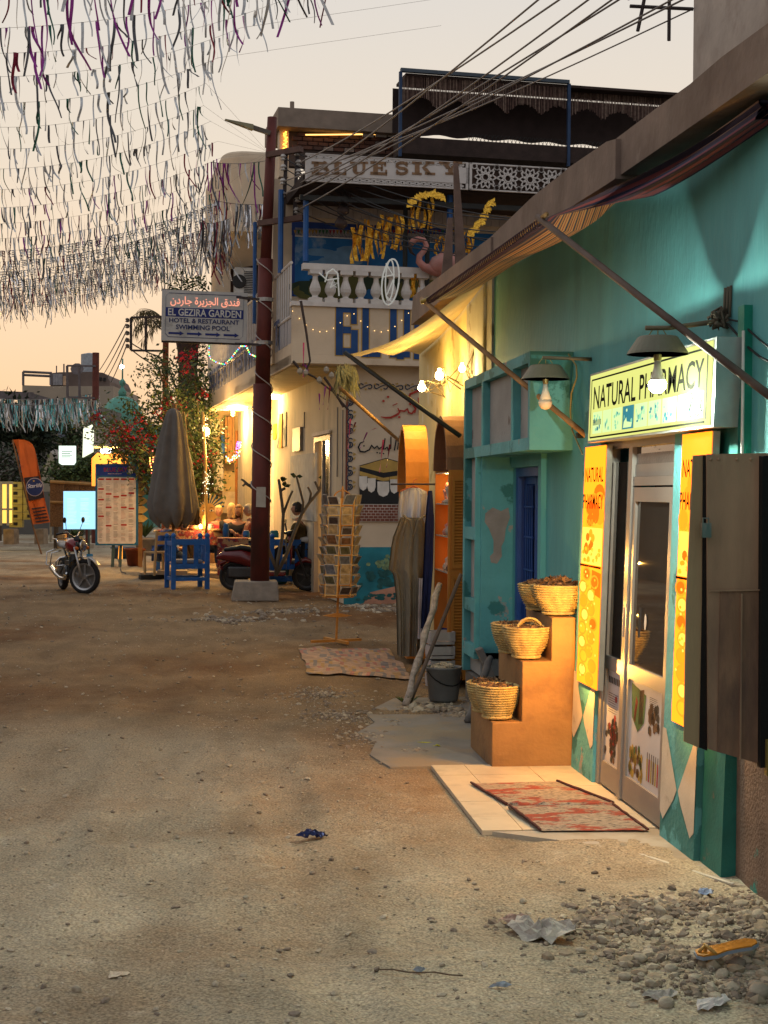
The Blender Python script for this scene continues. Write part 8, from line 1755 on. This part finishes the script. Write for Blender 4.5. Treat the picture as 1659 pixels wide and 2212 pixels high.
for i,(u0,v0,u1,v1,u2,v2)in enumerate(((352,690,320,655,284,685),(352,700,315,668,288,712),(352,705,325,680,297,700),(352,690,330,662,300,668),(352,695,340,690,305,735))):
 b=MB();P0,P1,P2=atd(u0,v0,39),atd(u1,v1,39),atd(u2,v2,39.3);cur=[P0*(1-t)**2+P1*2*t*(1-t)+P2*t*t for t in[k/14 for k in range(15)]];b.tube(cur,[.02*(1-.8*k/14)for k in range(15)],4)
 for k in range(1,15):
  for s_ in range(5):c=cur[k-1].lerp(cur[k],s_/5);d=V((rg.uniform(-.15,.15),rg.uniform(-.1,.1),-rg.uniform(.12,.34)*(.4+k/15)));b.add([c,c+d*.5+V((.012,0,0)),c+d,c+d*.5-V((.012,0,0))],[(0,1,2,3)])
 b.build('frond',mat('frond',(.10,.085,.04),var=.3),pf_)
def bush(name,label,spots,n,sp,sz,seed,ms=lfm,cat='shrub'):
 rg2=random.Random(seed);t=thing(name,label,cat,V((*spots[0].xy,0)));b=MB();leaves(b,spots,n,sp,sz,rg2,lambda:rg2.choice([0,1,2]));b.build('foliage',ms,t,kind='stuff');b=MB();b.tube([V((*spots[0].xy,0)),spots[0]],.08,6);b.build('stem',mat('branch_brown',(.09,.06,.035)),t);return t
bush('tree','dark tree crown at the left edge below the blue-green streamers',[atd(u,v,52)for u,v in((0,930),(20,915),(50,930),(70,950),(10,960),(-20,940),(30,990),(0,1010))],5200,.55,.13,1,[mat('leaf_dim',(.02,.03,.015),bump=0),mat('leaf_dim2',(.03,.04,.018),bump=0),mat('leaf_dim3',(.012,.02,.01),bump=0)],'tree')
bush('shrub','grey-green bush at the left edge behind the orange banner',[atd(u,v,50)for u,v in((0,990),(20,1000),(5,1020),(30,1030))],1800,.3,.08,2,[mat('leaf_grey',(.11,.12,.09),bump=0),mat('leaf_grey2',(.16,.14,.13),bump=0),lfm[2]])
bush('shrub','green shrubs behind the wicker screen, under the square lit sign',[atd(u,v,45)for u,v in((122,1022),(140,1025),(160,1022),(178,1015),(195,1008),(170,1030),(205,1010),(150,1035))],2600,.26,.07,3)
bush('shrub','dark shrub between the square lit sign and the slanted sign',[atd(u,v,51)for u,v in((150,935),(165,945),(172,985))],900,.3,.08,4,[lfm[2],lfm[0],lfm[2]])
tw_=thing('climbing_shoots','sparse leafy shoots against the sky above the hotel sign','shoots',atd(420,610,30))
for i,ch in enumerate(([(365,620),(395,628),(430,615),(452,632)],[(385,602),(405,612),(425,606),(445,620)],[(300,800),(330,790),(350,812),(372,800)],[(325,770),(345,780),(360,800)])):
 dd=28 if i<2 else 35;cur=[atd(u,v,dd)for u,v in ch];b=MB();b.tube(cur,.012,4);b.build('shoot',mat('branch_brown',(.09,.06,.035)),tw_)
 b=MB();leaves(b,[cur[k].lerp(cur[k+1],t)for k in range(len(cur)-1)for t in(0,.3,.6)],120,.09,.04,rg);b.build('leaves',lfm,tw_,kind='stuff')
bk_=thing('craft_shop','ochre craft-shop front with orange curtains behind the diners','shop',V((*atd(500,1100,37.4).xy,0)))
poly_block('wall','','',[(432,1200),(549,1200),(549,880),(432,880)],37.6,mat('ochre_wall',(.4,.27,.12),var=.25,vs=1.5),.5,bk_)
for i,(u0,u1,v0,v1,c_)in enumerate(((508,518,930,1105,(.35,.14,.04)),(519,528,925,1108,(.42,.17,.03)),(529,538,960,1112,(.5,.22,.03)),(539,546,985,1112,(.55,.28,.03)),(486,506,900,1000,(.3,.16,.06)))):
 b=MB();b.grid(lambda s,j:atd(u0+(u1-u0)*j,v0+(v1-v0)*s,37.2+.05*math.sin(j*12)),4,14);b.build('curtain',mat('curtain%d'%i,c_,rough=.9),bk_,smooth=True)
for(u0,u1,v0,v1,c_,nm)in((463,482,985,1060,(.45,.38,.3),'poster'),(478,496,940,980,(.02,.08,.25),'blue_frame'),(480,520,1062,1108,(.4,.3,.2),'low_panel'),(455,475,905,940,(.45,.38,.2),'plaque'),(520,545,882,925,(.28,.24,.08),'plaque')):poly_block(nm,'','',[(u0,v1),(u1,v1),(u1,v0),(u0,v0)],37.3,mat('pc_'+nm,c_,var=.4,vs=4),.1,bk_)
b=MB();b.lathe([(.3,-.01),(.02,.12)],atd(535,1105,33),14);b.build('straw_lamp',mat('wicker_light',(.34,.2,.07)),bk_)
hd_=thing('painted_headdress','painted fan-shaped striped headdress figure standing behind the tables','figure',V((*atd(448,1100,34.5).xy,.1)));fdp=34.5
for i in range(24):
 a0,a1=math.pi*(i/24),math.pi*((i+1)/24);b=MB();q_=[]
 for(a,r)in((a0,12),(a0,38),(a1,38),(a1,12)):q_.append(atd(449+r*.95*math.cos(a),1100-r*.92*math.sin(a),fdp))
 b.add(q_+[x+V((0,.04,0))for x in q_],[(3,2,1,0),(4,5,6,7),(1,2,6,5),(0,1,5,4),(2,3,7,6)]);b.build('stripe',mat('stripe_blue',(.02,.06,.13))if i%2 else mat('stripe_gold',(.42,.3,.12)),hd_)
b=MB();b.add([atd(u,v,fdp-.02)for u,v in ellipse(449,1108,19,22,18)],[tuple(range(18))]);b.build('face',mat('face_gold',(.45,.24,.07),var=.2),hd_)
b=MB()
for du in(-8,8):
 b.add([atd(u,v,fdp-.03)for u,v in ellipse(449+du,1103,5,2.2,10)],[tuple(range(10))],1);b.add([atd(u,v,fdp-.04)for u,v in ellipse(449+du,1103,2,2,8)],[tuple(range(8))],0);stroke(b,[(449+du-6,1097),(449+du,1094.5),(449+du+6,1097)],0,(0,0,0),(1,0,0),(0,0,1),0)if False else b.add([atd(u,v,fdp-.03)for u,v in((449+du-6,1098),(449+du,1095),(449+du+6,1098),(449+du,1096.5))],[(0,1,2,3)],0)
b.build('face_paint',[mat('paint_black',(.02,.02,.02)),mat('paint_white',(.6,.56,.5))],hd_)
b=MB();b.beam(V((*atd(449,1150,fdp+.1).xy,.1)),atd(449,1120,fdp+.1),.4,.1,upv=(0,1,0));b.build('stand',twd,hd_)
bam=MB();bam.tube([V((*atd(446,1150,31).xy,.1)),atd(444,1000,31),atd(438,890,31)],.03,7);tag(bam.build('bamboo_pole',mat('bamboo',(.4,.26,.09)),smooth=True),'leaning bamboo pole wound with lights, right of the parasol','pole')
def glow_dots(name,label,pts,cols_,sz,st=5.0):
 t=MB()
 for i,p in enumerate(pts):t.ob(p,(sz,0,0),(0,sz,0),(0,0,sz),mi=i%len(cols_))
 return tag(t.build(name,[emi('dot_%d%d%d'%tuple(int(x*9)for x in c_),c_,st,False)for c_ in cols_]),label,'fairy lights',kind='stuff')
rg=random.Random(77)
glow_dots('fairy_lights','cluster of warm yellow lights on the bamboo pole',[atd(444+rg.gauss(0,3),925+rg.gauss(0,9),30.8)for _ in range(34)],[(1,.72,.25)],.009,5)
glow_dots('fairy_lights','sprinkle of pale lights low on the bamboo pole',[atd(447+rg.gauss(0,5),1040+rg.gauss(0,13),30.8)for _ in range(40)],[(.9,.95,.8),(1,.8,.4)],.005,4)
RGBc=[(.1,1,.2),(.1,.3,1),(1,.15,.1),(.3,1,.6),(1,.8,.1)]
glow_dots('fairy_lights','multicoloured lights hanging by the orange curtains',[atd(488+34*f+rg.gauss(0,1.5),985+14*math.sin(math.pi*f+.4)-12*f+rg.gauss(0,4),33)for f in[i/54 for i in range(55)]],RGBc,.009,3)
glow_dots('fairy_lights','purple-blue knot of lights above the multicoloured ones',[atd(515+rg.gauss(0,3),962+rg.gauss(0,6),33)for _ in range(30)],[(.35,.1,1),(.8,.2,1)],.009,3)
glow_dots('fairy_lights','warm red and yellow lights low in the bougainvillea',[atd(330+rg.gauss(0,6),1000+rg.gauss(0,9),32.5)for _ in range(26)],[(1,.5,.1),(1,.15,.08)],.010,4)
ch=[(452,748),(451,765),(455,775),(470,784),(485,787),(498,775),(508,762),(520,748),(532,748),(540,765),(552,770),(565,772),(578,770)];pts=[]
for(a,b_),(c_,d_)in zip(ch,ch[1:]):
 for k in range(4):f=k/4;u,v=a+(c_-a)*f,b_+(d_-b_)*f;pa2=F.pa(u,v,AL-.06);pts.append(F.p(AL-.06,pa2[0],pa2[1]))
glow_dots('fairy_lights','chain of multicoloured lights looping along the side balcony',pts,RGBc,.009,3)
gl1=thing('garden_lamp','amber lamp glowing in the greenery above the diners','lamp',atd(452,935,31.5));b=MB();b.lathe([(.001,-.1),(.07,-.05),(.07,.05),(.001,.1)],atd(446,932,31.3),10);b.build('lamp_glass',emi('lamp_amber',(1,.6,.15),14),gl1,smooth=True)
point_light('garden_light',atd(462,960,31.2),230,(1,.6,.2),gl1,.12)
gl2=thing('wall_lamp','small lamp high on the craft-shop front behind the diners','lamp',atd(530,900,36));b=MB();b.lathe([(.001,-.08),(.05,-.04),(.05,.04),(.001,.08)],atd(503,893,36.3),10);b.build('lamp_glass',emi('lamp_amber',(1,.6,.15),14),gl2,smooth=True)
point_light('wall_light',atd(503,915,35.6),170,(1,.62,.22),gl2,.12)
# ==== TINSEL STREAMERS OVER THE STREET
foilm=[mat('foil_grey',(.42,.43,.43),rough=.35,metal=.7,var=.3,vs=10,bump=0),mat('foil_dark',(.07,.07,.075),rough=.35,metal=.7,bump=0),mat('foil_purple',(.22,.03,.2),rough=.35,metal=.6,bump=0),mat('foil_wine',(.16,.012,.03),rough=.35,metal=.6,bump=0),mat('foil_green',(.02,.09,.06),rough=.35,metal=.6,bump=0),mat('foil_cyan',(.12,.38,.4),rough=.35,metal=.5,bump=0),mat('foil_bright',(.75,.75,.76),rough=.25,metal=.8,bump=0)]
rg=random.Random(101)
def ribbon(b,top,L_,wd,mi,rg,seg=7,gust=1.0):
 a=rg.uniform(-.5,.5);tw_r=rg.uniform(-1.6,1.6);ph=rg.random()*6;ph2=rg.random()*3.1;k0=len(b.v)
 amp=rg.uniform(.02,.13)*gust*L_;drift=rg.gauss(.07,.12)*L_*gust
 for i in range(seg+1):
  t=i/seg;c=V(top)+V((drift*t*t+amp*math.sin(t*4+ph)*t,amp*.5*math.cos(t*5+ph),-L_*t*(1-.1*abs(a))));an=ph2+tw_r*t;s=V((math.cos(an),math.sin(an)*.8,.15*math.sin(ph+t*3)))*wd*.5*(1-.15*t)
  b.v.append(tuple(c-s));b.v.append(tuple(c+s))
 for i in range(seg):p=k0+2*i;b.f.append((p,p+1,p+3,p+2));b.m.append(mi)
twine_m=mat('twine_grey',(.2,.18,.16))
rows=[(9.2,-95,760,-215,(150,300),40,'p',1),(9.9,-40,735,-140,(110,230),44,'p',1),(10.8,48,700,-70,(80,150),44,'p',1),(11.6,100,600,5,(80,150),34,'p',1),(12.5,150,520,60,(60,140),30,'g',1),(13.5,205,470,125,(60,130),28,'g',1),(14.6,258,445,180,(60,120),30,'g',1),(15.8,305,440,228,(60,110),34,'g',1),(17.1,350,455,262,(55,100),42,'g',1),(18.5,395,470,305,(50,95),46,'m',1),(20,435,480,340,(45,90),54,'m',2),(21.6,470,480,375,(45,85),64,'m',2),(23.3,502,478,410,(40,80),76,'m',2),(25,530,470,436,(40,75),110,'d',2),(26.8,553,468,462,(40,75),125,'d',2),(28.6,575,466,485,(40,72),135,'d',2),(30.4,596,462,505,(38,70),145,'d',2),(32.2,612,460,520,(38,70),145,'d',2),(34,628,455,540,(36,66),145,'d',2),(36,645,452,560,(36,64),130,'d',2)]
pal={'p':[0,0,0,0,1,1,2,2,3,4],'g':[0,0,0,0,1,1,4],'m':[0,0,0,1,1,2,3,0,4],'d':[0,0,1,1,0,3,4,6,0]}
ordn=['nearest','second','third','fourth','fifth','sixth','seventh','eighth','ninth','tenth','eleventh','twelfth','thirteenth','fourteenth','fifteenth','sixteenth','seventeenth','eighteenth','nineteenth','farthest']
ends=[]
for ri,(dep,vl,ur,vr,(l0,l1),cnt,pk_,sep_)in enumerate(rows):
 A_,B_=atd(-70,vl+14,dep),atd(ur,vr,dep+1.2);t=thing('tinsel_garland','%s garland of %s tinsel ribbons strung across the street'%(ordn[ri],{'p':'silver, wine and purple','g':'sparse grey','m':'grey and purple','d':'dense fluttering grey'}[pk_]),'garland',A_,'tinsel garlands strung over the street')
 cat_=catenary(A_,B_,.10+.01*ri,24);b=MB();b.tube(cat_,.0012+.00003*dep,3);b.build('string',twine_m,t);tie=V((2.45,B_.y+1.5,B_.z+.9))if ri<6 else(pp(580,330)if ri<13 else pp(574,480));b=MB();b.tube([B_,tie],.0016,3);b.build('tie_line',twine_m,t)
 px_=dep/FPX;allb=MB()
 for i in range(cnt):
  f=(i+rg.random())/cnt
  if ri<2:f=f**.7
  x=f*24;k=min(23,int(x));top=cat_[k].lerp(cat_[k+1],x-k);L_=rg.uniform(l0,l1)*px_*rg.choice([.6,.85,1,1]);wd=rg.uniform(.013,.028)*(1.0 if dep<16 else 1.05 if dep<22 else 1.1)
  nn_=1 if sep_==1 else rg.choice([1,1,2])
  for q in range(nn_):
   bb_=MB()if sep_==1 else allb
   ribbon(bb_,top+V((rg.uniform(-.03,.03),0,0)),L_*rg.uniform(.7,1),wd,rg.choice(pal[pk_]),rg,8 if sep_==1 else 5)
   if sep_==1 and rg.random()<.35:ribbon(bb_,top,L_*rg.uniform(.2,.5),wd,bb_.m[0],rg,5,2.0)
   if pk_=='d' and rg.random()<.55:
    for z in range(4):c=top-V((0,0,L_*.1*z));s=V((rg.uniform(.02,.045),rg.uniform(-.02,.02),rg.uniform(-.012,.012)));allb.add([c-s,c+V((0,0,.01)),c+s,c-V((0,0,.012))],[(0,1,2,3)],rg.choice([0,1]))
   if sep_==1:bb_.build('ribbon',foilm,t)
 if sep_!=1:allb.build('ribbons',foilm,t,kind='stuff')
for k_,(dep,v0,v1)in enumerate(((46,866,868),(48,858,852),(50,872,862))):
 A_,B_=atd(-40,v0,dep),atd(215,v1-4,dep);t=thing('tinsel_garland',['nearer','middle','farther'][k_]+' garland of blue-green streamers over the far-left shops','garland',A_,'blue-green garlands at far left');cat_=catenary(A_,B_,.15,24);b=MB();b.tube(cat_,.012,4);b.build('string',twine_m,t);allb=MB()
 for i in range(130):x=rg.random()*24;k=min(23,int(x));ribbon(allb,cat_[k].lerp(cat_[k+1],x-k),rg.uniform(.35,.95),.045,rg.choice([5,5,6,0,0,1]),rg,4)
 allb.build('ribbons',foilm,t,kind='stuff')
for k_,(u0,v0,u1,v1,dep,n_,l0,l1,pl_,lb)in enumerate(((455,350,585,345,27,26,40,110,[2,2,3,0,4],'purple and wine ribbons hanging across the rounded parapet, upper string'),(450,430,585,440,27.4,46,40,100,[6,0,6,3,1],'silver and red ribbons hanging across the rounded parapet, lower string'),(432,480,500,470,26.6,60,60,140,[6,0,3,1,0],'thick silver and wine bunch left of the rounded parapet'),(628,645,660,770,23,5,60,80,[2,3],'pink foil ribbons hanging near the balcony corner'))):
 A_,B_=atd(u0,v0,dep),atd(u1,v1,dep);t=thing('tinsel_garland',lb,'garland',A_,'tinsel beside the red pole');cat_=catenary(A_,B_,.05,12);b=MB();b.tube(cat_,.006,4);b.build('string',twine_m,t);allb=MB()
 for i in range(n_):x=rg.random()*12;k=min(11,int(x));ribbon(allb,cat_[k].lerp(cat_[k+1],x-k),rg.uniform(l0,l1)*dep/FPX,.03,rg.choice(pl_),rg,6)
 allb.build('ribbons',foilm,t,kind='stuff')
db=thing('dry_branch','dark bare branch with pale pods hung under the balcony corner','branch',atd(700,830,20.5))
for i,ch in enumerate(([(633,780),(650,800),(680,815),(710,840),(745,862),(765,870)],[(700,815),(725,850),(742,880)],[(720,845),(735,866),(752,885)],[(650,650),(662,720),(670,780),(655,815)])):
 b=MB();b.tube([atd(u,v,20.5)for u,v in ch],[.02*(1-.12*k)for k in range(len(ch))],5);b.build('twig',mat('branch_dark',(.05,.035,.03)),db)
b=MB()
for(u,v)in((648,803),(660,806),(690,822),(705,800),(716,812)):b.lathe([(.001,-.05),(.04,-.01),(.035,.03),(.001,.06)],atd(u,v,20.4),8)
b.build('pods',mat('pod_pale',(.3,.26,.2)),db,kind='stuff')
pinkf=mat('foil_pink',(.5,.05,.14),rough=.35,metal=.4,bump=0,var=.3,vs=20)
for i,(u0,v0,u1,v1,dep)in enumerate(((656,740,655,815,20.3),(713,835,708,885,20.3),(703,835,698,875,20),(757,905,752,970,19.5),(768,912,760,935,19.5),(793,934,778,968,19),(828,950,820,1020,18.5),(842,960,835,1010,18.5),(690,850,690,885,20),(812,985-60,800,930,18.8))):
 b=MB();p,q=atd(u0,v0,dep),atd(u1,v1,dep);L_=(q-p).length;b.grid(lambda s,j:p.lerp(q,s)+V((.022*(j-.5)*math.cos(s*2),.022*(j-.5)*math.sin(s*2),0)),8,1);tag(b.build('foil_strip',[pinkf,foilm[3],foilm[2]][i%3]),'loose pink or wine foil strip dangling in front of the mural and side wall','foil strip','foil strips dangling near the mural')
sc_=MB();rg=random.Random(15);c=onx(745,800,1.25)
for i in range(90):d=V((rg.gauss(.02,.05),rg.gauss(0,.05),-rg.uniform(.1,.34)));p=ony(745,795,c.y)+V((rg.gauss(0,.05),rg.gauss(0,.05),rg.uniform(-.05,.06)));sc_.add([p,p+d*.5+V((.012,0,0)),p+d,p+d*.5-V((.012,0,0))],[(0,1,2,3)])
tag(sc_.build('dried_bundle',mat('dried_reed',(.17,.16,.08),var=.4)),'bundle of dried grey-green grass tied at the tip of the black pole','plant bundle')
# ==== OTHER SIDE OF THE STREET (seen only in the door glass)
ow=thing('opposite_building','plain mud-brown building across the street','building',(-7.5,10,0))
MB().box(-11,-7.0,-6,20,0,2.9).build('wall',farB,ow)
MB().box(-11,-7.3,20.01,42,0,2.4).build('wall',farC,ow)
for i,y in enumerate((9,13,17)):
 t=thing('street_tree','bare-trunked tree across the street','tree',(-5.6,y,0),'trees across the street');b=MB();b.tube([(-5.6,y,0),(-5.5,y+.1,2.2),(-5.4,y,4)],[.14,.11,.06],8)
 for k in range(5):a=k*1.3;b.tube([(-5.5,y+.1,2.2+.3*k),(-5.5+math.cos(a),y+math.sin(a),3.5+.3*k)],[.05,.02],5)
 b.build('trunk',bark,t);b=MB();leaves(b,[V((-5.4+math.cos(k),y+math.sin(k),3.8+.2*k))for k in range(6)],900,.5,.09,rg,lambda:rg.choice([0,2]));b.build('crown',lfm,t,kind='stuff')
